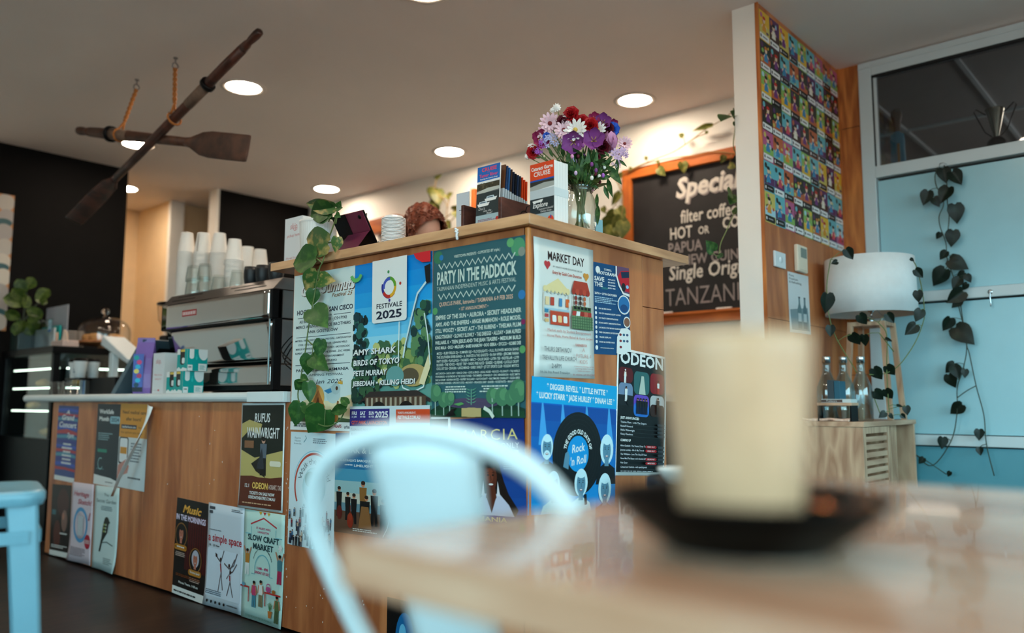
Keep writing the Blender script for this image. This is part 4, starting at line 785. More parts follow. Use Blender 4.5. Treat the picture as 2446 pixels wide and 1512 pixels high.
# ================================================================== leaves and plants
def leaf_mat(name, c1, c2, mix=.45, scale=3.0, rough=.4):
    if name in MATS: return MATS[name]
    m = bpy.data.materials.new(name); m.use_nodes = True; nt = m.node_tree; b = nt.nodes['Principled BSDF']; L = nt.links.new
    tc = nt.nodes.new('ShaderNodeTexCoord'); n = nt.nodes.new('ShaderNodeTexNoise'); n.inputs['Scale'].default_value = scale; n.inputs['Detail'].default_value = 3
    oi = nt.nodes.new('ShaderNodeObjectInfo'); ad = nt.nodes.new('ShaderNodeVectorMath'); ad.operation = 'ADD'; L(tc.outputs['Object'], ad.inputs[0]); L(oi.outputs['Location'], ad.inputs[1]); L(ad.outputs[0], n.inputs['Vector'])
    cr = nt.nodes.new('ShaderNodeValToRGB'); cr.color_ramp.elements[0].position = mix; cr.color_ramp.elements[0].color = (*c1, 1); cr.color_ramp.elements[1].position = mix+.22; cr.color_ramp.elements[1].color = (*c2, 1)
    L(n.outputs['Fac'], cr.inputs[0]); L(cr.outputs[0], b.inputs['Base Color']); b.inputs['Roughness'].default_value = rough; b.inputs['Specular IOR Level'].default_value = .25
    MATS[name] = m; return m
lm_pothos = leaf_mat('pothos_leaf', S(44, 82, 36), S(80, 116, 52), .5); lm_varieg = leaf_mat('variegated_pothos_leaf', S(62, 96, 46), S(190, 160, 96), .5); lm_dark = leaf_mat('dark_vine_leaf', S(13, 24, 15), S(22, 38, 24), .5)
lm_olive = leaf_mat('olive_wall_leaf', S(92, 98, 40), S(140, 130, 66), .45); lm_fresh = leaf_mat('fresh_green_leaf', S(44, 78, 40), S(84, 118, 62), .45); lm_fig = leaf_mat('fiddle_leaf', S(46, 66, 24), S(84, 100, 40), .45)
stem_g = mat('green_stem', S(96, 112, 62), .5); stem_d = mat('dark_stem', S(44, 54, 36), .5); stem_o = mat('dry_vine_stem', S(150, 120, 66), .6)
def leaf_mesh(name, prof, fold, droop, back=.1):
    mb = MB(); cols = (-1, -.62, -.25, 0, .25, .62, 1); n = len(prof)
    for t, w in prof:
        for c in cols:
            x = t-(back*abs(c)**1.5 if t < .12 else 0); mb.v.append((x, c*w, fold*abs(c)*w-droop*t*t+.03*math.sin(t*9+c)*abs(c)*w))
    for i in range(n-1):
        for j in range(6): mb.f.append([i*7+j, (i+1)*7+j, (i+1)*7+j+1, i*7+j+1]); mb.m.append(0); mb.sm.append(True); mb.c.append(None)
    return mb
HEART = [(0, .12), (.03, .30), (.12, .42), (.28, .46), (.45, .41), (.62, .31), (.78, .19), (.9, .085), (1, .004)]
LANCE = [(0, .01), (.1, .06), (.3, .13), (.5, .14), (.7, .10), (.88, .045), (1, .004)]
ROUND = [(0, .06), (.1, .2), (.3, .32), (.55, .4), (.75, .38), (.9, .25), (1, .03)]
LEAVES = {}
def leaf(parent, base, tip, nrm, m, shape='heart', wide=1, k=None):
    k = random.randrange(3) if k is None else k; key = (shape, k, m.name)
    if key not in LEAVES:
        mb = leaf_mesh('leaf', {'heart': HEART, 'lance': LANCE, 'round': ROUND}[shape], (.25, .1, .38)[k], (.10, .18, .05)[k], .1 if shape == 'heart' else 0); LEAVES[key] = mb.mesh('leaf', m)
    base, tip = V(base), V(tip); x = tip-base; L = x.length; x.normalize(); n = V(nrm); n = (n-x*n.dot(x)).normalized(); y = n.cross(x)
    o = bpy.data.objects.new('leaf', LEAVES[key]); COL.objects.link(o); o.parent = parent; o.matrix_parent_inverse = parent.matrix_basis.inverted()
    o.matrix_basis = frameM(base, x*L, y*L*wide, n*L); return o
def to_cam(p): return (CAM_POS-V(p)).normalized()
def plant(root, fn, stems, leaves, m, sm, sr=.0022, shape='heart', jit=.35, petiole=True, wide=.95):
    """stems: pixel polylines on the surface given by fn; leaves: (base px, base py, tip px, tip py[, material, width])"""
    pts_all = []
    for st in stems:
        pts = smooth_path([fn(*p) for p in st], 5); pts_all += pts; MB().tube(pts, sr, 6).build('stem', sm, root, w=True)
    for lf in leaves:
        bx, by, tx, ty = lf[:4]; mm = lf[4] if len(lf) > 4 and lf[4] else m; wd_ = lf[5] if len(lf) > 5 else wide
        b, t = fn(bx, by), fn(tx, ty); c = to_cam(b); t = t+c*random.uniform(-.1, .25)*(t-b).length
        n = c+V((random.uniform(-jit, jit), random.uniform(-jit, jit), random.uniform(-.1, jit)))
        leaf(root, b+c*.006, t+c*.006, n, mm, shape, wd_)
        if petiole and pts_all:
            q = min(pts_all, key=lambda p: (p-b).length)
            if .004 < (q-b).length < .12: MB().tube([q, (q+b)/2+V((0, 0, .004)), b+c*.006], sr*.7, 5).build('petiole', sm, root, w=True)
    return root

# ================================================================== on the bar top
BT = 1.404
pc = onX(1.895, 760, 560); pc.z = BT
pot = thing('potted_pothos', 'pothos in a white ribbed pot with vines trailing over the bar edge', 'plant', pc)
m_cer = mat('white_ceramic', S(214, 214, 210), .35, var=.02)
rib = lambda t, i: .022*abs(math.sin(t*21)) if 1 <= i <= 9 else 0
MB().lathe([(0, 0), (.054, 0), (.060, .004), (.064, .02), (.067, .05), (.069, .08), (.0705, .11), (.071, .13), (.071, .143), (.0715, .147), (.074, .150), (.074, .158), (.068, .158), (.066, .14), (0, .138)], 126, rib=rib).build('pot', m_cer, pot)
MB().lathe([(0, .143), (.066, .141)], 24).build('soil', mat('potting_soil', S(44, 32, 24), .9, var=.3, vscale=80), pot)
fnp = lambda x, y: onX(1.785, x, y)
pv = lm_varieg
fpot = lambda x, y: onX(1.84, x, y)
plant(pot, fpot, [[(802, 535), (806, 508), (800, 500)], [(785, 530), (790, 510), (778, 498)], [(806, 505), (796, 540), (783, 575)]], [(800, 494, 722, 487, pv, .34), (792, 500, 738, 517, None, .7), (786, 503, 742, 505, None, .8), (806, 497, 818, 496, None, .9), (802, 512, 812, 518), (780, 505, 792, 523), (806, 494, 814, 480)], lm_pothos, stem_g, .0028)
plant(pot, fnp, [[(783, 575), (772, 622), (762, 645), (750, 712), (738, 775), (730, 835), (719, 900), (712, 950), (733, 992), (775, 1018), (810, 1005), (829, 968)], [(783, 580), (800, 576), (806, 566)], [(770, 628), (757, 618)], [(732, 810), (748, 824), (764, 822)]],
      [(783, 581, 712, 570, pv, .62), (806, 567, 803, 603, pv, .95), (754, 617, 692, 628, None, .75), (757, 648, 730, 696, pv, 1.05), (762, 668, 793, 668, pv, .8), (749, 692, 744, 732, None, .95), (746, 738, 778, 776, None, 1.0), (767, 812, 760, 857, lm_fresh, .8), (740, 848, 734, 897, None, 1.0), (746, 852, 778, 880, None, .7), (722, 912, 704, 932, None, 1.1), (735, 914, 742, 963, None, .8), (716, 962, 705, 1019, None, .85), (777, 978, 732, 1040, None, .95), (734, 968, 752, 996, None, .9), (827, 975, 785, 985, None, .45), (831, 966, 812, 947, None, .6), (718, 905, 737, 908, None, .9)], lm_pothos, stem_g, .0026)

# pick-up box with red lettering on a small riser
rs = MB().box((1.935, onX(1.935, 762, 600).y, BT), (2.06, onX(1.935, 672, 600).y, BT+.017)).build('wooden_riser', m_oak, bevel=.001); tag(rs, 'thin oak riser at the end of the bar under the pickup sign', 'riser')
def printed_box(name, label, cat, a, b, front, rz=0, m=None, loc=None):
    """carton from two corners; front(s) draws on its -X face"""
    t = thing(name, label, cat, ((a[0]+b[0])/2, (a[1]+b[1])/2, a[2]))
    MB().box(a, b).build('carton', m or m_paper, t, bevel=.001, w=True)
    s_ = Sheet('front_print', None, None, (a[0], b[1], b[2]), (0, -1, 0), (0, 0, -1), b[1]-a[1], b[2]-a[2], paper=S(222, 226, 228), parent=t, thick=.0003)
    front(s_); s_.done(); return t
RED = S(196, 60, 66)
def skip_front(s_):
    s_.text('skip', .5, .24, .12, RED, w=.42, shear=.25); s_.ring(.6, .2, .13, .015, RED, 20, 160); s_.text('pickup here', .5, .40, .06, RED, w=.72)
    s_.text('Why wait? Scan now.', .5, .86, .045, RED, w=.8, shear=.1); s_.text('Skip the queue', .5, .93, .045, RED, w=.6, shear=.1)
y1 = onX(1.945, 681, 560).y
printed_box('pickup_sign_box', 'white pickup sign box with red lettering behind the ribbed pot', 'sign', (1.945, y1-.125, BT+.017), (2.02, y1, BT+.017+.205), skip_front)

# tablet in a burgundy case
m_burg = mat('burgundy_leatherette', S(104, 36, 62), .45, bump=.15, bscale=300, var=.08)
yt0 = onX(1.9, 872, 520).y
tb = thing('tablet', 'tablet in a burgundy folding case beside the ribbed pot', 'tablet', (1.95, yt0+.1, BT))
def tp(x, y, z): return V((x, y, z))
top = V((1.895, 0, BT+.165)); bot = V((1.995, 0, BT)); dn = (bot-top).normalized(); nb = V((-dn.z, 0, dn.x)); nb = nb if nb.x < 0 else -nb
def slab(y0, y1, t0, t1, o0, o1):
    L = (bot-top).length; p = [top+dn*L*t0, top+dn*L*t1]; mb = MB(); q = []
    for pt_ in p:
        for o_ in (o0, o1): q.append(pt_+nb*o_)
    mb.prism([V((q[i].x, y0, q[i].z)) for i in (0, 1, 3, 2)], (0, y1-y0, 0)); return mb
slab(yt0, yt0+.19, 0, 1, 0, .007).build('tablet_body', m_blk, tb, bevel=.003, w=True)
slab(yt0+.003, yt0+.187, .01, .99, -.001, -.0002).build('screen', mat('dark_screen', S(14, 18, 24), .1), tb, w=True)
slab(yt0+.003, yt0+.187, 0, .42, .0072, .0105).build('case_back', m_burg, tb, bevel=.002, w=True)
slab(yt0+.105, yt0+.187, .0, .45, .0106, .012).build('case_strap', m_blk, tb, w=True)
L_ = (bot-top).length; hp = top+dn*L_*.42+nb*.0105
MB().prism([(hp.x, yt0+.006, hp.z), (hp.x-.002, yt0+.006, hp.z-.003), (1.852, yt0+.006, BT), (1.858, yt0+.006, BT)], (0, .13, 0)).build('kickstand', m_burg, tb, bevel=.001, w=True)
cp = top+dn*.022+nb*.0108; MB().lathe([(0, .002), (.0075, .002), (.0085, .0005), (.0085, -.0005)], 16, frameM((cp.x, yt0+.03, cp.z), V((0, 1, 0)), nb.cross(V((0, 1, 0))), nb)).build('camera_lens', m_blk, tb, w=True)
cp = top+dn*L_*.1; MB().box((cp.x-.001, yt0-.0012, cp.z-.009), (cp.x+.004, yt0+.001, cp.z+.004)).build('button', m_chrome, tb, w=True); cp = top+dn*L_*.7; MB().box((cp.x-.001, yt0-.0012, cp.z-.012), (cp.x+.004, yt0+.001, cp.z+.004)).build('button', m_chrome, tb, w=True)

# stack of cup lids
lc_ = onX(1.925, 940, 560); m_lid = mat('white_plastic_lid', S(222, 224, 224), .35, var=.0)
lid0 = MB().lathe([(0, .013), (.03, .013), (.033, .0125), (.036, .006), (.041, .0045), (.0435, .004), (.0445, .002), (.044, 0), (.0425, 0), (.035, .002), (0, .003)], 28).mesh('cup_lid', m_lid)
for k in range(22):
    o = bpy.data.objects.new('cup_lid', lid0); COL.objects.link(o); o.location = (lc_.x+random.uniform(-.0008, .0008), lc_.y+random.uniform(-.0008, .0008), BT+.0005+.0052*k)
    tag(o, 'white plastic cup lid in the tall stack beside the tablet', 'lid', 'stacked cup lids on the bar top')

# brochures
def brochure(name, label, cat, X, y0, z0, w, h, t, draw, lean=0, group=None, cover=(.2, .2, .2), rz=0):
    root = thing(name, label, cat, (X, y0+w/2, z0), 0, group)
    root.rotation_euler = (rz, lean, 0)
    MB().box((0, -w/2, 0), (t, w/2, h)).build('pages', m_paper, root)
    s_ = Sheet('cover', None, None, (-.0002, w/2, h), (0, -1, 0), (0, 0, -1), w, h, paper=cover, parent=None, thick=.0003); draw(s_); o = s_.done(); o.parent = root; return root
CB, CO = S(20, 120, 190), S(222, 92, 44)
def river(s_):
    s_.rect(0, 0, 1, .24, CB); s_.text('CRUISE', .52, .085, .055, S(226, 90, 110), w=.66, st=2); s_.text('the', .5, .115, .018, S(226, 90, 110), w=.1); s_.text('Tamar River', .5, .175, .05, S(226, 90, 120), w=.82, st=1); s_.text('featuring the Cataract Gorge', .52, .215, .022, W_, w=.78, st=1)
    s_.poly([(0, .24), (1, .235), (1, .27), (0, .275)], W_); s_.rect(0, .275, 1, .38, S(84, 80, 62)); trees(s_, .05, .95, .285, .36, (S(60, 60, 44), S(110, 104, 84)), 24, 3); s_.poly([(0, .40), (.5, .36), (1, .36), (1, .41), (0, .44)], S(196, 198, 190)); s_.rect(0, .43, 1, .86, S(62, 76, 78)); s_.rect(0, .78, 1, 1, S(170, 190, 196))
    for u, v in ((.62, .53), (.3, .60)): s_.poly([(u-.25, v), (u+.3, v-.01), (u+.24, v+.04), (u-.2, v+.045)], W_); s_.poly([(u-.15, v-.035), (u+.14, v-.04), (u+.2, v), (u-.18, v)], S(200, 214, 220)); s_.rect(u-.12, v-.025, u+.12, v-.01, S(50, 80, 100))
    s_.text("Don't", .25, .70, .04, W_, w=.28, shear=.25); s_.text('miss the', .5, .735, .03, W_, w=.36, shear=.25); s_.text('boat!', .6, .775, .035, W_, w=.25, shear=.25); s_.body(.1, .9, .85, .89, 2, S(150, 90, 110), 3); s_.text('(03) 6334 9900', .62, .955, .02, S(60, 80, 110), w=.42); s_.circ(.95, .87, .07, S(196, 70, 60), 10)
def gorge(s_):
    s_.rect(0, 0, 1, .26, CO); s_.text('Cataract Gorge', .5, .11, .055, W_, w=.9, st=2); s_.text('CRUISE', .5, .205, .07, W_, w=.7, st=1); s_.rect(0, .26, 1, .285, S(30, 100, 180)); s_.rect(0, .285, 1, .38, S(70, 70, 64)); s_.poly([(0, .36), (.6, .32), (1, .33), (1, .40), (0, .43)], S(176, 180, 176)); s_.rect(0, .42, 1, .57, S(196, 206, 210))
    s_.rect(0, .56, 1, .84, S(56, 70, 74)); s_.rect(0, .80, 1, 1, S(170, 186, 190)); s_.poly([(.1, .59), (.55, .58), (.5, .62), (.14, .625)], W_); s_.text('Explore', .42, .70, .075, W_, w=.62, shear=.25, st=1); s_.text("Launceston's beautiful", .66, .745, .03, W_, w=.6, shear=.25); s_.text('Cataract Gorge...', .68, .785, .03, W_, w=.5, shear=.25)
    s_.circ(.85, .92, .13, CO, 20); s_.rect(.7, .935, 1, .97, S(196, 206, 210)); s_.text('TAMAR', .82, .985, .035, S(30, 70, 130), w=.26, st=1); s_.line([(.86, .85), (.87, .9)], .04, S(30, 90, 170))
Xb = 1.968; yb = onX(Xb, 1325, 460).y
gb = thing('brochure_stack', 'thick block of orange Cataract Gorge Cruise brochures at the bar corner', 'brochures', (Xb, yb+.05, BT), -.03)
for k in range(5):
    MB().box((.0005+.0135*k, -.05, .0005*k), (.0135+.0135*k, .05, .204-.0006*(k % 2))).build('brochure_bundle', m_paper, gb, bevel=.0004)
s_ = Sheet('cover', None, None, (-.0002, .05, .205), (0, -1, 0), (0, 0, -1), .1, .205, parent=None); gorge(s_); o = s_.done(); o.parent = gb
MB().box((-.0012, -.0508, .092), (.069, .0508, .118)).build('paper_band', mat('pale_paper_band', S(206, 216, 218), .5), gb)
m_wal = wood('walnut_holder', S(96, 56, 46), S(62, 34, 28), (2, 6, 6), .35, 5)
Xh = 1.905; yA = onX(Xh, 1190, 490).y; yB = onX(Xh, 1108, 500).y
hold = thing('brochure_holder', 'dark walnut brochure holder with carved side on the bar top', 'holder', (Xh+.09, (yA+yB)/2, BT))
MB().box((Xh, yA-.013, BT), (Xh+.185, yA, BT+.102)).build('side_board', m_wal, hold, bevel=.001, w=True); MB().box((Xh, yB, BT), (Xh+.185, yB+.013, BT+.102)).build('side_board', m_wal, hold, bevel=.001, w=True)
MB().box((Xh, yA, BT), (Xh+.185, yB, BT+.008)).build('base_board', m_wal, hold, w=True); MB().box((Xh+.175, yA, BT), (Xh+.185, yB, BT+.102)).build('back_board', m_wal, hold, w=True)
q = V((Xh+.115, yA-.0135, BT+.05)); MB().tube([q+V((.022*math.cos(a)*1.0, 0, .026*math.sin(a))) for a in [i*.42-2.4 for i in range(14)]], .0016, 6).build('carved_emblem', m_blk, hold, w=True); MB().tube([q+V((.005, 0, .026)), q+V((.012, 0, .042)), q+V((.022, 0, .046))], .0016, 6).build('carved_emblem', m_blk, hold, w=True)
brochure('river_brochure', 'blue Tamar River cruise brochure at the front of the walnut holder', 'brochure', Xh+.006, yA+.004, BT+.009, .1, .212, .004, river, lean=.04)
cvs = [S(120, 80, 50), S(60, 90, 130), S(70, 120, 170), S(90, 70, 60), S(50, 60, 80), S(40, 44, 54), S(60, 80, 110), S(70, 76, 90), CO]
brm = [MB().box((0, -.05, 0), (.0055, .05, .21)) for _ in range(1)][0]
for k, (c, dx, h, ln) in enumerate([(cvs[i % 9], .018+.0125*i, (.212, .21, .206, .202, .196, .192, .19, .188, .186, .18, .176)[i], .10-.008*i) for i in range(11)]):
    if k >= 9: c = CO
    root = thing('brochure', '%s folded brochure behind the blue river brochure in the walnut holder' % ('first', 'second', 'third', 'fourth', 'fifth', 'sixth', 'seventh', 'eighth', 'ninth', 'tenth, orange', 'rearmost orange')[k], 'brochure', (Xh+dx, yA+.055, BT+.009), 0, 'brochures in the walnut holder'); root.rotation_euler = (0, ln, 0)
    mb = MB(); mb.box((0, -.05, 0), (.0055, .05, h), col=tuple(x*.9 for x in c)); mb.box((-.0003, -.0503, h*.48), (.0058, .0503, h*.62), col=S(190, 200, 206)); mb.box((-.0003, -.0503, 0), (.0058, .0503, h*.3), col=S(150, 170, 190)); mb.build('cover', ink(), root)
    MB().box((.0008, -.0495, .001), (.0046, .0495, h+.0005)).build('pages', m_paper, root)
yc_ = onX(2.02, 1092, 480).y
s_ = Sheet('table_card', 'slim white card sign standing behind the walnut holder', 'sign', (2.02, yc_, BT+.185), (0, -1, 0), (0, 0, -1), .062, .185, paper=S(206, 216, 224), thick=.003); s_.body(.15, .85, .33, .36, 1, S(90, 110, 130), 3, 'c'); s_.body(.25, .75, .41, .43, 1, S(90, 110, 130), 4, 'c'); s_.done()
s_ = Sheet('small_card', 'small pale blue card propped behind the flower vase', 'card', onY(1.70, 1428, 480)*1.0, V((1, 0, 0)), V((0, 0, -1)), .05, .1, paper=S(150, 196, 208), thick=.002)
s_.O = V((onY(1.72, 1420, 540).x, 1.72, BT+.125)); s_.h = .125; s_.text('D', .55, .8, .22, W_, w=.3, shear=.2); s_.done()

# ================================================================== espresso machine and what stands on it
WT = .8935
XM = 1.95; YM0, YM1 = onX(XM, 652, 720).y, onX(XM, 388, 760).y
z_u1 = 1.338; z_u0 = onX(XM, 640, 760).z; z_l = onX(XM, 645, 867).z
m_mir = mat('polished_steel', S(190, 190, 188), .07, metal=1, var=.0)
m_sat = mat('satin_steel', S(130, 124, 122), .35, metal=1, var=.05)
em = thing('espresso_machine', 'large polished steel espresso machine on the pale worktop', 'espresso machine', (XM+.25, (YM0+YM1)/2, WT))
def ep(name, a, b, m, bevel=.002): return MB().box(a, b).build(name, m, em, bevel=bevel, w=True)
XB = XM+.50
# curved polished back panels
def curved(name, z0, z1, x0, x1, y0, y1, bulge):
    mb = MB(); n, k = 16, 6
    for j in range(k+1):
        for i in range(n+1):
            t = i/n; z = z0+(z1-z0)*j/k; x = x0+(x1-x0)*j/k+bulge*math.sin(math.pi*t*2.0+.6)*(.6+.4*math.sin(3*j/k)); mb.v.append((x, y0+(y1-y0)*t, z))
    for j in range(k):
        for i in range(n): mb.f.append([j*(n+1)+i, (j+1)*(n+1)+i, (j+1)*(n+1)+i+1, j*(n+1)+i+1]); mb.m.append(0); mb.sm.append(True); mb.c.append(None)
    o = mb.build(name, m_mir, em, w=True); o.modifiers.new('thickness', 'SOLIDIFY').thickness = -.004; return o
curved('upper_panel', z_u0+.004, z_u1, XM, XM, YM0+.02, YM1-.004, .0022)
curved('middle_panel', z_l+.004, z_u0-.002, XM+.055, XM+.012, YM0+.02, YM1-.035, .0025)
curved('lower_panel', WT+.034, z_l-.004, XM+.02, XM+.02, YM0+.02, YM1-.3, .001)
ep('body', (XM+.075, YM0+.015, WT+.03), (XB, YM1-.01, z_u1), m_blk); ep('base', (XM+.03, YM0+.01, WT+.012), (XB, YM1-.1, WT+.034), m_blk)
ep('black_rail', (XM-.001, YM0+.005, z_u0-.003), (XM+.08, YM1, z_u0+.004), m_blk, .001)  # black strip along the joint between upper and middle panels
for y0 in (YM0, YM1-.012): ep('corner_post', (XM-.002, y0, z_u0), (XM+.03, y0+.018, z_u1), m_blk)
ep('corner_post', (XM+.012, YM0, WT+.012), (XM+.05, YM0+.02, z_u0), m_blk)
ep('chrome_edge', (XM-.004, YM0+.018, WT+.034), (XM+.004, YM0+.022, z_u1), m_mir, .001)
for z0, z1 in ((z_u0+.003, z_u1), (z_l, z_u0-.003), (WT+.03, z_l-.004)): ep('side_panel', (XM+.05, YM0+.002, z0), (XB-.02, YM0+.014, z1), m_sat)
for x in (XM+.08, XB-.08):
    for y in (YM0+.08, YM1-.18): MB().lathe([(0, 0), (.02, 0), (.018, .014), (0, .014)], 16, T((x, y, WT))).build('foot', m_blk, em, w=True)
# slotted cup tray with a sloping front
ztr = 1.392; mb = MB(); e = .045
pr = [(XM-.003, 0, z_u1), (XM+e, 0, ztr), (XB, 0, ztr), (XB, 0, z_u1)]
MB().prism([(p[0], YM0-.004, p[2]) for p in pr], (0, YM1-YM0+.008, 0)).build('cup_tray', m_sat, em, bevel=.002, w=True)
sl = (V((XM+e, 0, ztr))-V((XM-.003, 0, z_u1))).normalized(); nn = V((-sl.z, 0, sl.x))
for (ya, yb, t) in ((YM1-.10, YM1-.34, .7), (YM1-.07, YM1-.30, .35), (YM0+.40, YM0+.16, .7), (YM0+.34, YM0+.08, .4)):
    c = V((XM-.003, 0, z_u1))+sl*(t*(V((e+.003, 0, ztr-z_u1)).length))+nn*.0004
    MB().prism([c+V((0, ya, 0))-sl*.0028, c+V((0, yb, 0))-sl*.0028, c+V((0, yb, 0))+sl*.0028, c+V((0, ya, 0))+sl*.0028], nn*.0006).build('vent_slot', m_blk, em, w=True)
for k in range(2): ep('vent_slot', (XM+.11, YM0-.0046, z_u1+.018+.015*k), (XM+.22, YM0-.0035, z_u1+.023+.015*k), m_blk, 0)
bz = onX(XM, 455, 748)
s_ = Sheet('badge', None, None, (XM-.004, bz.y+.07, bz.z+.016), (0, -1, 0), (0, 0, -1), .14, .03, paper=S(170, 24, 40), parent=em, thick=.002)
for k in range(11): s_.rect(.04+.085*k, .25, .04+.085*k+.05, .8, W_ if k % 2 else S(230, 200, 200))
s_.done()
# power leads beside the machine
cord = MB(); rnd = random.Random(2)
p = onX(1.86, 700, 828)
for k in range(3):
    a = onX(1.93, 702, 800+12*k); b = onX(1.9, 672+4*k, 838+14*k); c = onX(1.88, 695, 862+10*k); cord.tube(smooth_path([a, (a+b)/2+V((0, 0, .01)), b, c], 6), .0028, 6)
tag(cord.build('power_lead', m_blk), 'tangle of thin black leads between machine and counter', 'cable')

# paper cups, stacked upside down
m_pc = mat('white_paper_cup', S(228, 222, 214), .55, var=.0)
pcup = MB().lathe([(.0455, 0), (.047, .001), (.047, .004), (.0445, .0065), (.031, .108), (.0305, .112), (.0295, .112), (.0285, .106), (0, .106)], 26).mesh('paper_cup', m_pc)
def cup_stack(px, ytop, X, lab):
    c = onX(X, px, ytop); n = max(1, int((c.z-ztr-.112)/.0085)); dd = None
    for k in range(n+1):
        o = bpy.data.objects.new('paper_cup', pcup); COL.objects.link(o); o.location = (c.x+.0006*math.sin(k*1.7), c.y+.0006*math.cos(k*2.1), ztr+.0005+.0085*k)
        tag(o, 'white paper cup '+lab, 'cup', 'paper cups stacked on the espresso machine')
for a in ((447, 556, 2.14, 'in the leftmost tall stack on the espresso machine'), (486, 557, 2.18, 'in the second tall stack from the left on the espresso machine'), (525, 555, 2.22, 'in the third tall stack, before the white door jamb'), (561, 571, 2.16, 'in the shorter stack left of the black cups'), (592, 590, 2.36, 'in the low stack behind the black cups'), (622, 595, 2.40, 'in the lowest stack, farthest behind the black cups')): cup_stack(*a)
# clear tumblers
m_gl = glass('clear_tumbler_glass', (.93, .95, .94), .32)
tum = MB().lathe([(0, 0), (.026, 0), (.029, .004), (.036, .062), (.0365, .085), (.0355, .085), (.0345, .062), (.0275, .01), (0, .008)], 10, smooth=False).mesh('tumbler', m_gl)
for px, X, n, lab in ((461, 2.04, 2, 'left-hand'), (489, 2.05, 2, 'middle'), (523, 2.07, 1, 'right-hand'), (567, 2.05, 1, 'far right')):
    for k in range(n):
        o = bpy.data.objects.new('glass_tumbler', tum); COL.objects.link(o); c = onX(X, px, 670); o.matrix_world = T((c.x, c.y, ztr+.0858+.066*k)) @ Matrix.Rotation(math.pi, 4, 'X')
        tag(o, 'faceted clear tumbler upside down in the %s glass stack on the espresso machine' % lab, 'glass', 'tumblers on the espresso machine')
# black cups with pale insides
m_bc = mat('matte_black_ceramic', S(22, 26, 30), .45, var=.04)
bcup = thing('black_cup', 'x', 'cup'); MB().lathe([(0, 0), (.024, 0), (.03, .008), (.0345, .04), (.034, .07), (.0315, .088), (.0305, .088), (.031, .07), (0, .066)], 28).build('body', m_bc, bcup); MB().lathe([(.0306, .0882), (.0296, .0875), (.030, .068), (0, .0665)], 24).build('inside_glaze', mat('tan_glaze', S(190, 140, 96), .4), bcup)
for k, (px, X, lab) in enumerate(((601, 2.05, 'left of the black cups on the espresso machine'), (629, 2.06, 'middle of the black cups on the espresso machine'), (660, 2.06, 'black cup nearest the bar end on the espresso machine'))):
    o = bcup if k == 0 else dup(bcup); c = onX(X, px, 640); o.location = (c.x, c.y, ztr); o['label'] = ('matte black cup, '+lab) if k < 2 else 'matte '+lab; o['group'] = 'black cups on the espresso machine'
# coffee grinder standing behind the machine
gc = onX(2.36, 413, 700)
gr = thing('coffee_grinder', 'coffee grinder with clear hopper behind the left end of espresso machine', 'grinder', (gc.x, gc.y, WT))
MB().box((-.09, -.07, .0), (.09, .07, .06)).build('base', m_blk, gr, bevel=.008); MB().box((-.05, -.06, .06), (.09, .06, .36)).build('housing', m_blk, gr, bevel=.015)
MB().lathe([(.025, .36), (.03, .37), (.075, .45), (.083, .52), (.083, .545)], 28).build('hopper', glass('smoky_clear_plastic', (.88, .8, .7), .25), gr); MB().lathe([(0, .56), (.08, .558), (.087, .552), (.087, .543), (0, .543)], 28).build('hopper_lid', m_blk, gr); MB().lathe([(0, .372), (.04, .39), (.05, .41), (0, .42)], 20).build('coffee_beans', mat('roasted_beans', S(60, 34, 20), .5, var=.4, vscale=120, bump=1, bscale=150), gr)

# ================================================================== along the pale worktop
TEAL = S(0, 172, 168)
m_teal = mat('teal_printed_board', TEAL, .5, var=.02)
def carrier(label, p, rz=0, group='teal cup carriers on the worktop', w=.085, d=.1, h=.1):
    t = thing('cup_carrier_box', label, 'box', p, rz, group)
    MB().box((-d/2, -w/2, 0), (d/2, w/2, h)).build('carton', m_paper, t, bevel=.0015)
    s_ = Sheet('front_print', None, None, (-d/2, -w/2, h), (1, 0, 0), (0, 0, -1), d, h, paper=TEAL, thick=.0003)
    s_.ell(.80, .1, .26, .4, W_); s_.rrect(.1, -.0, .32, .45, W_, .1); s_.rect(.1, 0, .32, .2, W_); s_.poly([(.55, .66), (.98, .66), (.95, .995), (.56, .995)], W_); s_.body(.62, .9, .74, .95, 4, TEAL, 3); s_.rect(.02, .72, .26, .995, W_); s_.body(.06, .22, .8, .9, 1, S(40, 50, 60), 6)
    s_.ell(.45, .4, .05, .09, S(60, 196, 190)); s_.poly([(.42, .3), (.45, .2), (.48, .3)], S(60, 196, 190)); o = s_.done(); o.parent = t
    s2 = Sheet('handle_print', None, None, (-d/2, w/2, h), (0, -1, 0), (0, 0, -1), w, h, paper=TEAL, thick=.0003)
    s2.rect(0, 0, .3, .25, W_); s2.rrect(.3, 0, .75, .72, S(60, 56, 54), .16); s2.rect(.3, 0, .75, .3, S(60, 56, 54)); s2.rect(.34, .02, .75, .13, S(226, 200, 110)); s2.rrect(.48, .4, .75, .66, W_, .08); s2.poly([(0, 1), (0, .9), (.2, .82), (.4, .92), (.6, .84), (1, .9), (1, 1)], W_); o = s2.done(); o.parent = t
    return t
cz = WT
carrier('teal and white cup carrier box, lower one of the pair', (1.878, 3.625, cz))
carrier('teal and white cup carrier box stacked on top of another', (1.882, 3.605, cz+.1005), .05)
carrier('teal and white cup carrier box half hidden beside the skip card', (1.9, 3.735, cz), .1)
def skip2(s_):
    s_.text('skip,', .48, .26, .12, RED, w=.5, shear=.25); s_.text('What are you', .5, .56, .05, S(206, 110, 120), w=.7); s_.text('waiting for?', .5, .66, .05, S(206, 110, 120), w=.6); s_.rect(.5, .9, .66, .935, RED); s_.rect(.12, .915, .45, .92, S(160, 160, 165))
y1 = onX(1.90, 365, 900).y
printed_box('skip_counter_card', 'white skip card box with red script on the worktop', 'sign', (1.90, y1-.115, WT), (1.965, y1, WT+.20), skip2)
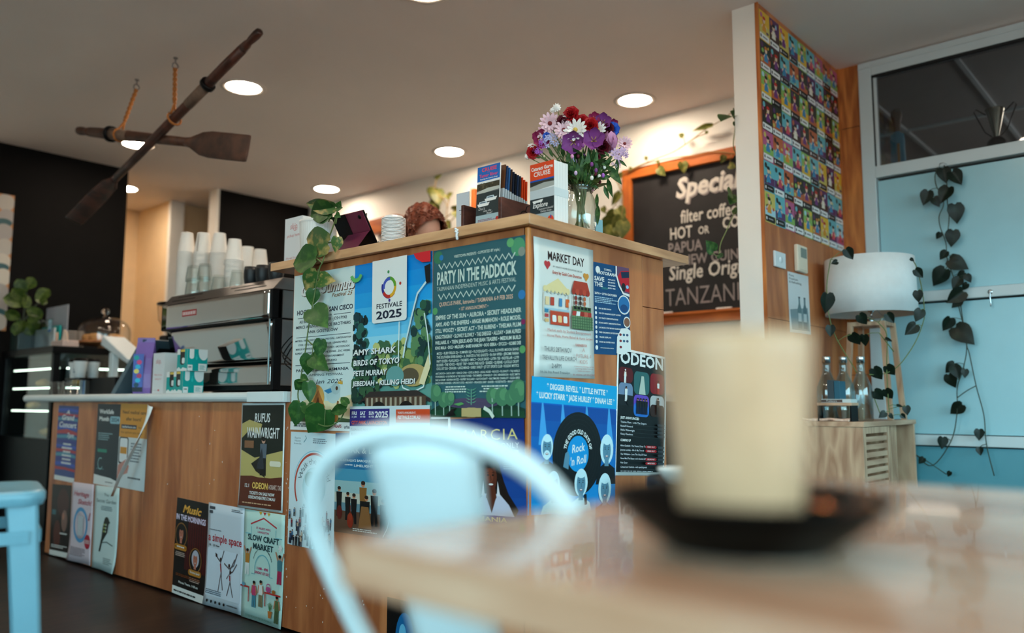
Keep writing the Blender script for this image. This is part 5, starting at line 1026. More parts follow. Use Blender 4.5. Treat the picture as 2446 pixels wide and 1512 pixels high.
# purple coffee bag
bp0 = onX(1.93, 346, 900); m_pur = mat('purple_foil_bag', S(124, 96, 168), .35, var=.12, bump=.3, bscale=25)
bg = thing('coffee_bag', 'purple gusseted coffee bag standing on the worktop', 'bag', (1.915, onX(1.915, 346, 900).y, WT), .8)
mb = MB(); prof = [(0, .042, .038), (.03, .045, .042), (.1, .044, .040), (.18, .042, .028), (.235, .043, .012), (.262, .043, .003), (.285, .043, .002)]
for z, a, b in prof: mb.v += [(-b, -a, z), (-b*1.05, 0, z), (-b, a, z), (-b*.3, a*.96, z), (b*.3, a*.96, z), (b, a, z), (b*1.05, 0, z), (b, -a, z), (b*.3, -a*.8, z), (-b*.3, -a*.8, z)]
n = 10
for i in range(len(prof)-1):
    for j in range(n): mb.f.append([i*n+j, (i+1)*n+j, (i+1)*n+(j+1) % n, i*n+(j+1) % n]); mb.m.append(0); mb.sm.append(False); mb.c.append(None)
mb.f += [list(range(n)), list(range((len(prof)-1)*n, len(prof)*n))[::-1]]; mb.m += [0, 0]; mb.sm += [False]*2; mb.c += [None]*2
mb.build('bag', m_pur, bg)
s_ = Sheet('label_art', None, None, (-.0455, .043, .2), (0, -1, 0), (0, 0, -1), .05, .19, paper=S(96, 120, 190), thick=.0004)
for k, c in enumerate((TEAL, S(214, 90, 140), S(60, 190, 220), S(226, 214, 120), S(190, 80, 120), S(60, 190, 220), S(40, 90, 110))): s_.ell(.3+.4*((k*37 % 10)/10), .1+.12*k, .25, .06, c)
s_.rect(0, .88, 1, 1, S(30, 40, 54)); o = s_.done(); o.parent = bg
# leaning grey stand (point-of-sale screen seen from behind)
a0, a1 = onX(1.90, 263, 942), onX(1.90, 337, 812)
st = thing('display_stand', 'grey slab of a leaning display screen beside the purple bag', 'screen', (1.96, a0.y, WT))
m_slate = mat('slate_blue_grey_plastic', S(76, 100, 112), .45, var=.04)
L = [V((1.90, a0.y, WT)), V((1.90, a0.y-.055, WT)), V((1.90, a1.y-.035, a1.z)), V((1.90, a1.y, a1.z+.006))]
MB().prism(L, (.2, 0, 0)).build('screen_slab', m_slate, st, bevel=.002, w=True)
MB().prism([V((1.98, a0.y-.06, WT)), V((1.98, a0.y-.26, WT)), V((1.98, a1.y-.03, a1.z-.04))], (.11, 0, 0)).build('support_wedge', m_blk, st, bevel=.002, w=True)
# black caddy with takeaway cups on top
yk1, yk0 = onX(2.02, 209, 920).y, onX(2.02, 274, 920).y; zk = onX(2.02, 230, 902).z
tag(MB().box((2.02, yk0, WT), (2.2, yk1-.02, zk)).build('black_caddy', m_blk, bevel=.004), 'black caddy box below the takeaway cups on the worktop', 'box')
s_ = Sheet('folded_leaflet', 'narrow blue and white leaflet standing beside the black caddy', 'leaflet', (2.0, onX(2.0, 192, 920).y, WT+.088), (0, -1, 0), (0, 0, -1), .07, .088, paper=S(200, 214, 222), thick=.004); s_.rect(.7, 0, 1, 1, S(40, 130, 190)); s_.body(.3, .5, .3, .7, 4, S(80, 110, 130), 3); s_.done()
m_tk = mat('takeaway_cup_card', S(206, 210, 210), .5, var=.02)
tkc = thing('takeaway_cup', 'x', 'cup'); MB().lathe([(0, 0), (.026, 0), (.029, .003), (.039, .1), (.040, .104), (.037, .104), (0, .1)], 24).build('cup', m_tk, tkc); MB().lathe([(.041, .1), (.0415, .106), (.038, .108), (.036, .117), (.03, .119), (.028, .115), (0, .115)], 24).build('lid', m_blk, tkc)
mbx = MB(); [mbx.box((-.0355+.002*k-.001, -.004+.006*(k % 2), .03+.014*k), (-.0325, .002+.006*(k % 2), .04+.014*k)) for k in range(4)]; o = mbx.build('cup_print', m_slate, tkc); o['kind'] = 'stuff'
for k, (px, X, dz, lab) in enumerate(((192, 1.99, 0, 'takeaway cup with black lid, front one of the left pair'), (222, 2.08, -.02, 'shorter takeaway cup with black lid on the right'), (181, 2.03, .006, 'takeaway cup with black lid, rear one of the left pair'))):
    o = tkc if k == 0 else dup(tkc); c = onX(X, px, 880); o.location = (c.x, c.y, zk); o['label'] = lab+' on the caddy'; o['group'] = 'takeaway cups on the caddy'
tag(MB().box((1.95, onX(1.99, 207, 900).y, zk-.012), (2.09, onX(1.99, 172, 900).y, zk)).build('cup_shelf', m_blk, bevel=.002), 'black shelf lip carrying the takeaway cups', 'shelf')
tag(MB().box((2.05, onX(1.99, 205, 900).y, WT), (2.09, onX(1.99, 174, 900).y, zk-.012)).build('cup_shelf_base', m_blk, bevel=.002), 'dark block under the takeaway cup shelf beside the clear cups', 'box')  # base block holding up the takeaway cup shelf
# clear plastic cups on the worktop
m_cl = glass('clear_plastic_cup', (.9, .93, .94), .3)
clc = MB().lathe([(0, .002), (.026, .001), (.028, .003), (.037, .078), (.039, .08), (.037, .081)], 22).mesh('clear_cup', m_cl)
for k, (px, X) in enumerate(((136, 1.93), (152, 2.0), (166, 1.92), (183, 1.96))):
    o = bpy.data.objects.new('clear_cup', clc); COL.objects.link(o); c = onX(X, px, 925); o.location = (c.x, c.y, WT); tag(o, ('leftmost clear plastic cup', 'second clear plastic cup from the left', 'third clear plastic cup from the left', 'clear plastic cup nearest the blue leaflet')[k]+' on the worktop end', 'cup', 'clear plastic cups')
# white customer display on a post
q = onX(2.2, 263, 870)
ps = thing('payment_display', 'white tilted payment display on a white post above the caddy', 'screen', (2.22, q.y, WT))
m_wp = mat('white_plastic', S(206, 216, 220), .4, var=.02)
MB().box((2.18, q.y-.05, WT), (2.27, q.y+.04, WT+.02)).build('foot_plate', m_wp, ps, bevel=.004, w=True); MB().box((2.2, q.y-.03, WT+.02), (2.24, q.y+.026, onX(2.2, 263, 842).z)).build('post', m_wp, ps, bevel=.006, w=True)
b0, b1 = onX(2.19, 244, 806), onX(2.19, 304, 862); dd = (b1-b0).normalized(); pn = V((0, dd.z, -dd.y)); pn = pn if pn.z < 0 else -pn
MB().prism([b0-pn*.012, b1-pn*.012, b1+pn*.018, b0+pn*.05], (.14, 0, 0)).build('screen', m_wp, ps, bevel=.006, w=True)

# ================================================================== cake display cabinet
XC = 1.985; YC0 = 5.56; ZC = onX(XC, 130, 826).z
cab = thing('cake_cabinet', 'black-framed glass cake cabinet at the far end of the counter', 'display cabinet', (XC+.35, YC0+.42, 0))
def kp(name, a, b, m=m_blk, bevel=.003): return MB().box(a, b).build(name, m, cab, bevel=bevel, w=True)
YC1 = YD-.03; XC1 = XC+.72; zb_ = .62
kp('top', (XC-.015, YC0-.015, ZC-.045), (XC1, YC1, ZC)); kp('base', (XC, YC0, 0), (XC1, YC1, zb_))
for x, y in ((XC, YC0), (XC1-.04, YC0), (XC, YC1-.04), (XC1-.04, YC1-.04)): kp('post', (x, y, zb_), (x+.04, y+.04, ZC-.045))
gcb = glass('cabinet_glass', (.72, .86, .86), .3)
kp('front_glass', (XC+.012, YC0+.04, zb_), (XC+.018, YC1-.04, ZC-.045), gcb, 0); kp('side_glass', (XC+.04, YC0+.012, zb_), (XC1-.04, YC0+.018, ZC-.045), gcb, 0); kp('back_board', (XC1-.012, YC0+.04, zb_), (XC1-.004, YC1-.04, ZC-.045), mat('cabinet_lining', S(86, 100, 104), .5))
m_strip = mat('cabinet_light_strip', (1, 1, 1), .4, emit=(1, .92, .74), es=7, var=0)
for k, z in enumerate((.80, .95, 1.075)):
    kp('shelf', (XC+.06, YC0+.05, z), (XC1-.05, YC1-.05, z+.006), glass('shelf_glass', (.85, .95, .93), .3), 0); kp('light_strip', (XC+.05, YC0+.06, z-.012), (XC+.062, YC1-.06, z-.002), m_strip, 0); kp('light_strip', (XC+.1, YC0+.045, z-.012), (XC1-.1, YC0+.055, z-.002), m_strip, 0)
m_crust = mat('baked_pastry', S(196, 140, 78), .6, var=.25, vscale=30, bump=.6, bscale=40)
rnd = random.Random(11)
for k in range(10):
    lv = (.806, .806, .806, .806, .956, .956, .956, .621, .621, .621)[k]; mb = MB(); c = V((XC+.13+.1*(k % 3), YC0+.17+.17*(k % 4)+.02*(k//4), lv+.001))
    mb.ball(c+V((0, 0, .022)), (.045, .052, .023), 14, 8); mb.ball(c+V((.008, .01, .034)), (.028, .033, .018), 12, 6)
    tag(mb.build('pastry', m_crust), 'golden baked pastry on a shelf inside the cake cabinet', 'pastry', 'pastries in the cake cabinet')
# on the cabinet: plant, leaflet box, serviettes, plates, cake dome
fx = lambda X: (lambda x, y: onX(X, x, y))
c = onX(2.03, 52, 826)
fp = thing('potted_fig', 'leafy plant in a dark square pot on the cake cabinet', 'plant', (2.03, c.y, ZC))
MB().box((-.05, -.075, 0), (.07, .075, .155)).build('pot', mat('dark_green_pot', S(22, 40, 38), .3), fp, bevel=.006)
plant(fp, lambda x, y: onY(6.2, x, y), [[(52, 790), (58, 740), (64, 670)], [(52, 790), (45, 750), (30, 745)], [(54, 770), (85, 730), (98, 715)]], [(62, 700, 40, 668, None), (66, 690, 78, 662), (66, 705, 60, 735), (88, 722, 116, 690), (84, 715, 114, 722), (60, 725, 10, 712), (48, 760, 12, 745), (50, 765, 34, 800), (56, 765, 48, 795), (66, 750, 98, 745), (66, 760, 92, 785), (64, 735, 100, 760), (58, 770, 76, 800), (60, 690, 86, 672), (58, 720, 30, 690)], lm_fig, stem_d, .005, shape='round', jit=.6)
s0 = onX(2.06, 72, 830)
bx_ = thing('leaflet_box', 'clear acrylic leaflet box beside the plant on the cake cabinet', 'box', (2.06, onX(2.06, 98, 800).y, ZC))
ya_, yb_ = onX(2.06, 124, 800).y, onX(2.06, 74, 800).y
MB().box((2.06, ya_, ZC), (2.065, yb_, ZC+.20)).build('front', glass('acrylic', (.86, .9, .92), .3), bx_, w=True); MB().box((2.15, ya_, ZC), (2.155, yb_, ZC+.3)).build('back', mat('frosted_acrylic', S(170, 168, 176), .2), bx_, w=True)
for k in range(3): MB().box((2.08+.02*k, ya_+.02+.01*k, ZC+.002), (2.09+.02*k, yb_-.02, ZC+(.14, .11, .16)[k])).build('leaflet', (m_tk, m_crust, m_teal)[k] if k != 1 else mat('peach_paper', S(226, 186, 160), .6), bx_, w=True)
s_ = Sheet('price_card', None, None, (2.055, ya_+.055, ZC+.19), (0, -1, 0), (0, 0, -1), .05, .08, paper=S(170, 206, 220), parent=bx_); s_.body(.2, .8, .25, .6, 4, S(60, 90, 110), 2); s_.rect(0, .8, 1, 1, S(40, 120, 180)); s_.done()
m_nap = mat('folded_serviette', S(226, 196, 174), .7, var=.06)
yn = onX(2.1, 155, 820).y
nb_ = thing('serviette_basket', 'basket of upright folded peach serviettes on the cake cabinet', 'serviettes', (2.1, yn, ZC))
MB().box((-.05, -.1, 0), (.05, .1, .045)).build('basket', mat('pale_basket', S(196, 170, 160), .6), nb_, bevel=.006)
for k in range(7):
    M_ = T((-.03+.01*k, -.075+.025*k, .03)) @ Matrix.Rotation(random.uniform(-.3, .3), 4, 'X') @ RZ(random.uniform(-.4, .4)); mb = MB(); mb.prism([M_ @ V((0, -.03, 0)), M_ @ V((0, .03, 0)), M_ @ V((0, .012, .085)), M_ @ V((0, -.014, .07))], M_.to_3x3() @ V((.006, 0, 0))); mb.build('serviette', m_nap, nb_)
yp = onX(2.22, 174, 800).y; m_pl = mat('stoneware_plate', S(204, 196, 188), .4, var=.02)
plm = MB().lathe([(0, 0), (.04, 0), (.045, .003), (.07, .012), (.071, .015), (.068, .015), (.043, .006), (0, .005)], 28).mesh('plate', m_pl)
for k in range(12):
    o = bpy.data.objects.new('plate', plm); COL.objects.link(o); o.location = (2.3, onX(2.3, 174, 800).y, ZC+.001+.0115*k); tag(o, 'pale stoneware plate in the stack beside the cake dome', 'plate', 'plates stacked on the cake cabinet')
dc = V((2.42, onX(2.42, 248, 820).y, ZC))
cs = thing('cake_stand', 'glass domed cake stand with cakes on the cake cabinet', 'cake stand', dc)
m_wd = wood('wooden_cake_plate', S(190, 130, 84), S(150, 92, 54), (4, 4, 4), .4, 5)
MB().lathe([(0, 0), (.085, 0), (.09, .008), (.04, .02), (.035, .035), (.15, .045), (.185, .05), (.187, .06), (.18, .064), (0, .064)], 40).build('stand', m_wd, cs)
MB().lathe([(.168, .066), (.17, .12), (.165, .16), (.145, .195), (.1, .225), (.04, .24), (.012, .243)], 40).build('dome', glass('dome_glass', (.95, .96, .96), .35), cs); MB().lathe([(0, .242), (.012, .243), (.01, .255), (.024, .268), (.026, .282), (.015, .298), (0, .3)], 20).build('knob', mat('clear_knob', (.9, .92, .92), .02, trans=1, var=0), cs)
for k in range(5):
    a = k*1.256; tag(MB().lathe([(0, 0), (.038, 0), (.042, .01), (.042, .035), (.03, .05), (0, .054)], 16).build('small_cake', m_crust), 'small brown cake under the glass dome', 'cake', 'cakes under the dome').location = dc+V((.1*math.cos(a), .1*math.sin(a), .0645))
# pebble picture on the dark wall
s_ = Sheet('pebble_picture', 'tall picture of stacked white pebbles on the dark wall', 'picture', (1.57, YD-.024, 2.32), (1, 0, 0), (0, 0, -1), onY(YD-.024, 24, 600).x-1.57, .97, paper=S(196, 150, 110), thick=.022)
rnd = random.Random(9)
for j in range(9):
    for i in range(4): s_.ell(.12+.25*i+.03*(j % 2), .06+.11*j, .14, .062, rnd.choice((S(206, 200, 190), S(190, 186, 180), S(216, 210, 200), S(176, 172, 170))))
    if j % 3 == 1: s_.ell(.86, .1+.11*j, .13, .03, S(70, 110, 116))
s_.done()
# corridor furniture
tag(MB().box((2.95, 7.35, 0), (3.42, 7.8, .86)).build('corridor_cupboard', m_blk, bevel=.004), 'dark cupboard standing in the cream corridor', 'cupboard')
tag(MB().box((3.02, 7.42, .861), (3.40, 7.76, 1.12)).build('cardboard_carton', mat('pale_cardboard', S(222, 190, 150), .7), bevel=.004), 'pale cardboard carton on the corridor cupboard', 'carton')
o = thing('wooden_pepper_mill', 'turned amber wooden mill standing on the corridor carton', 'mill', (3.09, 7.5, 1.121)); MB().lathe([(0, 0), (.035, 0), (.038, .02), (.03, .05), (.028, .1), (.036, .13), (.03, .145)], 20).build('body', m_plyd, o); MB().lathe([(0, .146), (.034, .146), (.036, .16), (.02, .18), (0, .185)], 20).build('cap', m_plyd, o)

# ================================================================== chalkboard wall
XK = 4.492
kz0, kz1 = 1.335, 2.378; ky1, ky0 = onX(XK, 1494, 412).y, 1.75
m_fr = wood('orange_pine_frame', S(206, 112, 44), S(160, 76, 26), (3, .6, 3), .45, 4); m_frv = wood('orange_pine_frame_upright', S(206, 112, 44), S(160, 76, 26), (3, 3, .6), .45, 4)
kb = thing('chalkboard', 'large specials chalkboard in an orange pine frame on the back wall', 'chalkboard', (XK, (ky0+ky1)/2, kz0))
m_slt = mat('chalk_slate', S(30, 27, 28), .65, var=.3, vscale=5)
fw = .068
MB().box((XK-.02, ky0, kz0), (XK+.005, ky1, kz1)).build('slate', m_slt, kb, w=True)
for a, b in (((ky0, kz1-fw), (ky1, kz1)), ((ky0, kz0), (ky1, kz0+fw))): MB().box((XK-.045, a[0], a[1]), (XK+.005, b[0], b[1])).build('frame_rail', m_fr, kb, bevel=.003, w=True)
for y0 in (ky0-.0, ky1-fw): MB().box((XK-.046, y0, kz0+fw), (XK+.005, y0+fw, kz1-fw)).build('frame_stile', m_frv, kb, bevel=.003, w=True)
MB().box((XK-.075, ky0, kz0+fw-.012), (XK-.02, ky1-fw, kz0+fw)).build('chalk_ledge', m_fr, kb, w=True)
cS = Sheet('chalk_writing', None, None, (XK-.021, ky1, kz1), (0, -1, 0), (0, 0, -1), ky1-ky0, kz1-kz0, parent=kb)
def kuv(x, y):
    p = onX(XK-.021, x, y); return (ky1-p.y)/cS.w, (kz1-p.z)/cS.h
CH = S(226, 220, 212); CH2 = S(170, 160, 158)
def chalk(t, x0, x1, y0, h, col=CH, st=1, shear=0, n=None):
    """chalk word between pixel columns on the board, cap height h px"""
    u0, v0 = kuv(x0, y0); u1, _ = kuv(x1, y0); hh = h/1954*dep(onX(XK, (x0+x1)/2, y0))/cS.h
    cS.text(t, u0, v0, hh, col, w=u1-u0, al='l', st=st, shear=shear)
chalk('Specials', 1618, 1790, 476, 46, CH2, 2, .2); chalk('Specials', 1614, 1787, 473, 46, CH, 2, .2)
cS.line([kuv(*p) for p in ((1640, 412), (1618, 416), (1608, 436), (1628, 450), (1646, 462), (1640, 486), (1614, 497), (1590, 490), (1586, 482))], .016, CH)
for k in range(4): cS.line([kuv(1678, 464+4*k), kuv(1720, 462+3*k), kuv(1775, 455+2*k)], .006, CH if k % 2 else CH2)
for pts in (((1524, 500), (1532, 478), (1550, 476), (1556, 466), (1566, 452), (1584, 446)), ((1529, 529), (1538, 508), (1555, 506), (1562, 494), (1578, 484))): cS.line([kuv(*p) for p in pts], .012, CH)
chalk('filter coffee:', 1626, 1768, 533, 30, CH, 1, .05); chalk('HOT', 1600, 1654, 573, 27, CH, 1); chalk('OR', 1668, 1694, 560, 18, CH, 1); chalk('COLD', 1726, 1800, 546, 26, CH, 2)
cS.line([kuv(1726, 546), kuv(1770, 543)], .016, CH2); [cS.line([kuv(1740+12*k, 546), kuv(1742+12*k, 556+5*(k % 2))], .012, CH2) for k in range(4)]
cS.ell(*kuv(1630, 556), .018, .028, S(214, 170, 120)); 
chalk('PAPUA', 1596, 1678, 607, 25, CH2); chalk('NEW GUINEA', 1630, 1800, 634, 24, CH2); chalk('Single Origin', 1598, 1790, 670, 34, CH, 1, .1); chalk('TANZANIA', 1590, 1800, 732, 42, CH2, 0)
cS.line([kuv(1688, 574), kuv(1706, 566), kuv(1740, 562)], .008, CH2); cS.line([kuv(1668, 564), kuv(1694, 561)], .008, CH)
o = cS.let.v and cS.pic.build('chalk_drawing', ink(), kb, w=True)
for hd in cS.heads: hd.build('chalk_writing', ink(), kb, w=True)
m_chk = mat('chalk_stick', S(230, 226, 220), .9)
for k, (px, l) in enumerate(((1592, .04), (1722, .03), (1735, .035))):
    p = onX(XK-.06, px, 745); M_ = T((XK-.058, p.y, kz0+fw+.006)) @ Matrix.Rotation(math.pi/2, 4, 'X'); tag(MB().lathe([(0, -l), (.006, -l), (.0062, l), (0, l)], 10, M_).build('chalk_stick', m_chk), ('stub of white chalk at the left end of the chalkboard ledge', 'short stub of white chalk mid chalkboard ledge', 'white chalk stick beside the pier on the ledge')[k], 'chalk')
# wood-framed shelf edge low on the wall behind the tablet and behind the brochures
tag(MB().box((4.40, onX(4.42, 950, 540).y, onX(4.42, 925, 552).z), (4.49, onX(4.42, 884, 540).y, onX(4.42, 925, 518).z)).build('wall_shelf', m_fr, bevel=.003), 'orange pine shelf edge on the back wall behind the tablet', 'shelf')
tag(MB().box((4.44, onX(4.46, 1138, 480).y, 1.75), (4.49, onX(4.46, 1128, 480).y, onX(4.46, 1130, 452).z)).build('wall_batten', m_frv, bevel=.003), 'slim upright pine batten on the back wall behind the brochures', 'batten')
# back bench along the wall
bb = thing('back_bench', 'dark low bench along the back wall behind the counter', 'bench', (4.22, 4.1, 0)); MB().box((3.98, 1.78, .0), (4.49, 6.3, .86)).build('carcass', m_blk, bb, w=True); MB().box((3.96, 1.76, .86), (4.495, 6.32, .9)).build('bench_top', m_cut, bb, bevel=.004, w=True)

# climbing vines on the back wall
fk = lambda x, y: onX(XK-.055, x, y)
v1 = thing('wall_vine', 'dry-stemmed vine strung above and across the chalkboard', 'vine', fk(1500, 416))
plant(v1, fk, [[(1480, 424), (1500, 408), (1560, 382), (1610, 362), (1650, 336), (1690, 306), (1722, 288), (1756, 262)], [(1500, 412), (1540, 392), (1600, 378), (1650, 372), (1700, 362), (1760, 368)], [(1620, 356), (1660, 330), (1690, 318)]],
      [(1544, 374, 1542, 384), (1632, 326, 1620, 320), (1508, 404, 1502, 398), (1572, 402, 1588, 418), (1630, 388, 1634, 414, None, 1), (1700, 300, 1652, 312, None, .3), (1730, 372, 1722, 390), (1742, 395, 1758, 400), (1570, 384, 1572, 392), (1690, 318, 1684, 312)], lm_olive, stem_o, .003)
v2 = thing('pier_vine', 'green vine hanging down past the white pier edge', 'vine', onX(3.44, 1760, 280))
fe = lambda x, y: V((3.44, 1.66, 0)) and onY(1.69, x, y)
plant(v2, fe, [[(1752, 258), (1756, 300), (1752, 350), (1768, 390), (1770, 430), (1782, 460), (1788, 490)], [(1770, 430), (1764, 480), (1740, 540), (1722, 580), (1716, 610), (1700, 605)]], [(1748, 278, 1722, 284), (1756, 290, 1760, 306), (1760, 276, 1748, 266), (1762, 372, 1768, 400, lm_dark, .9), (1782, 470, 1792, 474), (1760, 470, 1744, 486), (1752, 500, 1762, 512), (1704, 600, 1688, 575), (1740, 460, 1756, 462), (1716, 608, 1728, 614)], lm_fresh, stem_g, .0025)
v3 = thing('climbing_pothos', 'pothos climbing the back wall above the red-haired person', 'plant', (4.3, onX(4.3, 1060, 540).y, .9))
f3 = lambda x, y: onX(4.32, x, y)
p0 = f3(1062, 560)
MB().lathe([(0, 0), (.07, 0), (.09, .16), (.085, .16), (0, .15)], 24).build('pot', m_cer, v3); MB().tube(smooth_path([V((4.3, v3.location.y, 1.05)), (V((4.3, v3.location.y, 1.05))+p0)/2+V((-.04, .05, 0)), p0], 8), .005, 6).build('stem', stem_o, v3, w=True)
plant(v3, f3, [[(1062, 560), (1068, 500), (1062, 480), (1040, 455), (1042, 425)], [(1064, 520), (1092, 500)], [(1062, 545), (1075, 530), (1100, 505)], [(1068, 500), (1074, 470), (1076, 460)]], [(1040, 425, 1056, 416, None, .5), (1030, 448, 1020, 462), (1038, 450, 1030, 480), (1044, 455, 1050, 488), (1036, 478, 1044, 505), (1072, 468, 1082, 460), (1066, 466, 1072, 476), (1086, 504, 1096, 520), (1082, 500, 1092, 490), (1060, 530, 1050, 552), (1066, 530, 1076, 548), (1056, 548, 1070, 560), (1044, 490, 1036, 512)], lm_olive, stem_o, .004)
v4 = thing('climbing_pothos', 'drooping olive pothos on the wall between the vase and the chalkboard', 'plant', (4.3, onX(4.3, 1465, 540).y, .9))
MB().lathe([(0, 0), (.07, 0), (.09, .16), (.085, .16), (0, .15)], 24).build('pot', m_cer, v4); p0 = f3(1466, 590); MB().tube(smooth_path([V((4.3, v4.location.y, 1.05)), (V((4.3, v4.location.y, 1.05))+p0)/2+V((-.05, -.04, 0)), p0], 8), .005, 6).build('stem', stem_o, v4, w=True)
plant(v4, f3, [[(1466, 590), (1484, 520), (1488, 470), (1478, 440), (1484, 415)], [(1484, 470), (1462, 500), (1450, 530)], [(1488, 460), (1470, 430), (1452, 410)]], [(1482, 462, 1460, 492, None, .6), (1440, 495, 1446, 510), (1476, 498, 1494, 522), (1470, 505, 1450, 540), (1486, 520, 1466, 560), (1460, 520, 1442, 556), (1490, 530, 1484, 570), (1474, 540, 1490, 566), (1454, 545, 1440, 570), (1470, 420, 1462, 408), (1478, 424, 1486, 410), (1466, 540, 1468, 580)], lm_olive, stem_o, .003, wide=1.0)

# ================================================================== pier: card display, switch, controller
PX0, PX1 = 3.485, 4.497; PZ0, PZ1 = 1.668, 2.676; NC, NR = 9, 7; cw, chh = (PX1-PX0)/NC, (PZ1-PZ0)/NR
cd = thing('card_display', 'grid of colourful illustrated sticker cards covering the upper plywood pier', 'card display', (PX0, 1.5225, PZ0))
BGc = [S(226, 190, 70), S(120, 190, 200), S(190, 110, 150), S(60, 70, 60), S(206, 196, 120), S(110, 70, 120), S(150, 190, 110), S(196, 120, 80), S(176, 214, 226), S(90, 60, 50)]
cardm = []
for d in range(14):
    rnd = random.Random(100+d); mb = MB(); k = [0]
    def P2(u, v): return V((u*cw, -.0006-.00003*k[0], chh*(1-v)))
    def pl(pts, col): k[0] += 1; mb.add([P2(min(max(a, .01), .99), min(max(b, .01), .99)) for a, b in pts], [tuple(range(len(pts)))[::-1]], col=col)
    def el(u, v, a, b, col): pl([(u+a*math.cos(t*.5236), v+b*math.sin(t*.5236)) for t in range(12)], col)
    mb.box((0, -.0006, 0), (cw*.995, 0, chh*.995), col=BGc[d % 10])
    pl([(0, .5), (1, .45+.1*rnd.random()), (1, .76), (0, .76)], BGc[(d+4) % 10]); el(.2, .15, .12, .09, BGc[(d+2) % 10])
    for q in range(5): el(rnd.uniform(.1, .9), rnd.uniform(.1, .68), rnd.uniform(.05, .14), rnd.uniform(.04, .09), rnd.choice(BGc+[S(60, 120, 70), S(200, 60, 70), S(40, 110, 160)]))
    bc = rnd.choice((S(206, 90, 110), S(70, 150, 190), S(230, 226, 214), S(130, 70, 140), S(214, 160, 60)))
    u = rnd.uniform(.4, .6); pl([(u-.2, .68), (u-.14, .4), (u+.14, .4), (u+.2, .68)], bc); el(u, .30, .12, .1, S(226, 200, 180)); el(u, .22, .15, .06, rnd.choice((S(60, 40, 36), S(196, 130, 50), S(40, 44, 50), S(200, 60, 50)))); pl([(u-.26, .52), (u-.12, .42), (u-.1, .47), (u-.24, .58)], S(226, 200, 180)); pl([(u+.26, .5), (u+.12, .42), (u+.1, .47), (u+.24, .56)], S(226, 200, 180))
    dark = d % 3 == 1; pill = S(26, 26, 28) if dark else S(226, 228, 228)
    pl([(.06+.08*math.cos(t*.39)+(0 if math.cos(t*.39) < 0 else .8), .87+.105*math.sin(t*.39)) for t in range(16)], pill); el(.13, .87, .06, .06, S(230, 230, 230) if dark else S(40, 44, 50)); pl([(.3, .85), (.75, .85), (.75, .89), (.3, .89)], S(170, 170, 170) if dark else S(110, 112, 116))
    cardm.append(mb.mesh('card', ink()))
for j in range(NR):
    for i in range(NC):
        o = bpy.data.objects.new('card', cardm[(i*5+j*3+i*j) % 14]); COL.objects.link(o); o.parent = cd; o.location = (i*cw, 0, PZ1-PZ0-(j+1)*chh)
def on_pier(x, y): return onY(1.5225, x, y)
a, b = on_pier(1842, 600), on_pier(1876, 642)
sw = thing('light_switch', 'square white light switch plate on the plywood pier', 'switch', ((a.x+b.x)/2, 1.523, (a.z+b.z)/2)); cx, czz = sw.location.x, sw.location.z
MB().box((cx-.06, 1.511, czz-.037), (cx+.06, 1.523, czz+.037)).build('plate', m_wp, sw, bevel=.004, w=True); MB().lathe([(0, .004), (.014, .003), (.015, 0)], 20, frameM((cx, 1.511, czz), V((1, 0, 0)), V((0, 0, 1)), V((0, -1, 0)))).build('button', m_wp, sw, w=True)
a, b = on_pier(1891, 590), on_pier(1925, 648)
ac = thing('aircon_controller', 'cream air conditioner controller with grey screen on the pier', 'controller', ((a.x+b.x)/2, 1.523, (a.z+b.z)/2)); cx, czz = ac.location.x, ac.location.z
MB().box((cx-.06, 1.502, czz-.065), (cx+.06, 1.523, czz+.065)).build('housing', mat('cream_plastic', S(222, 212, 192), .4, var=.02), ac, bevel=.005, w=True); MB().box((cx-.025, 1.5005, czz+.005), (cx+.045, 1.503, czz+.052)).build('screen', mat('grey_lcd', S(120, 130, 122), .2), ac, w=True); MB().box((cx-.045, 1.5, czz-.055), (cx+.045, 1.5025, czz-.01)).build('flap', mat('cream_plastic', S(222, 212, 192), .4), ac, bevel=.001, w=True)
a = onX(XR-.026, 2365, 697)
hk = thing('door_hook', 'small chrome hook on the middle rail of the partition', 'hook', a)
MB().lathe([(0, .004), (.008, .0035), (.011, 0)], 20, frameM(a, V((0, 1, 0)), V((0, 0, 1)), V((-1, 0, 0)))).build('disc', m_chrome, hk, w=True); MB().tube(smooth_path([a+V((-.006, 0, 0)), a+V((-.008, 0, -.03)), a+V((-.008, -.002, -.062)), a+V((-.014, -.002, -.072)), a+V((-.022, -.002, -.066))], 5), .0028, 8).build('hook', m_chrome, hk, w=True)

# ================================================================== side cabinet with lamp, bottles, books
CZ = .772; CX0, CX1, CY0, CY1 = 3.65, 4.42, 1.19, 1.515
m_ash = wood('pale_ash', S(206, 170, 138), S(166, 126, 98), (3, 3, .5), .5, 9); m_ashh = wood('pale_ash_flat', S(206, 170, 140), S(170, 130, 102), (.5, 3, 3), .5, 8)
sc_ = thing('side_cabinet', 'pale ash side cabinet with slatted sliding door in the corner', 'cabinet', ((CX0+CX1)/2, (CY0+CY1)/2, 0))
def sp(name, a, b, m=m_ash, bevel=.0015, par=None): return MB().box(a, b).build(name, m, par or sc_, bevel=bevel, w=par is None)
sp('top', (CX0-.004, CY0-.006, CZ-.022), (CX1+.004, CY1, CZ), m_ashh); sp('side_panel', (CX0, CY0, .05), (CX0+.02, CY1-.01, CZ-.022)); sp('side_panel', (CX1-.02, CY0, .05), (CX1, CY1-.01, CZ-.022)); sp('base_panel', (CX0+.02, CY0, .05), (CX1-.02, CY1-.01, .07)); sp('back_panel', (CX0+.02, CY1-.02, .07), (CX1-.02, CY1-.01, CZ-.022)); sp('shelf', (CX0+.02, CY0+.05, .4), (CX1-.02, CY1-.02, .418), m_ashh)
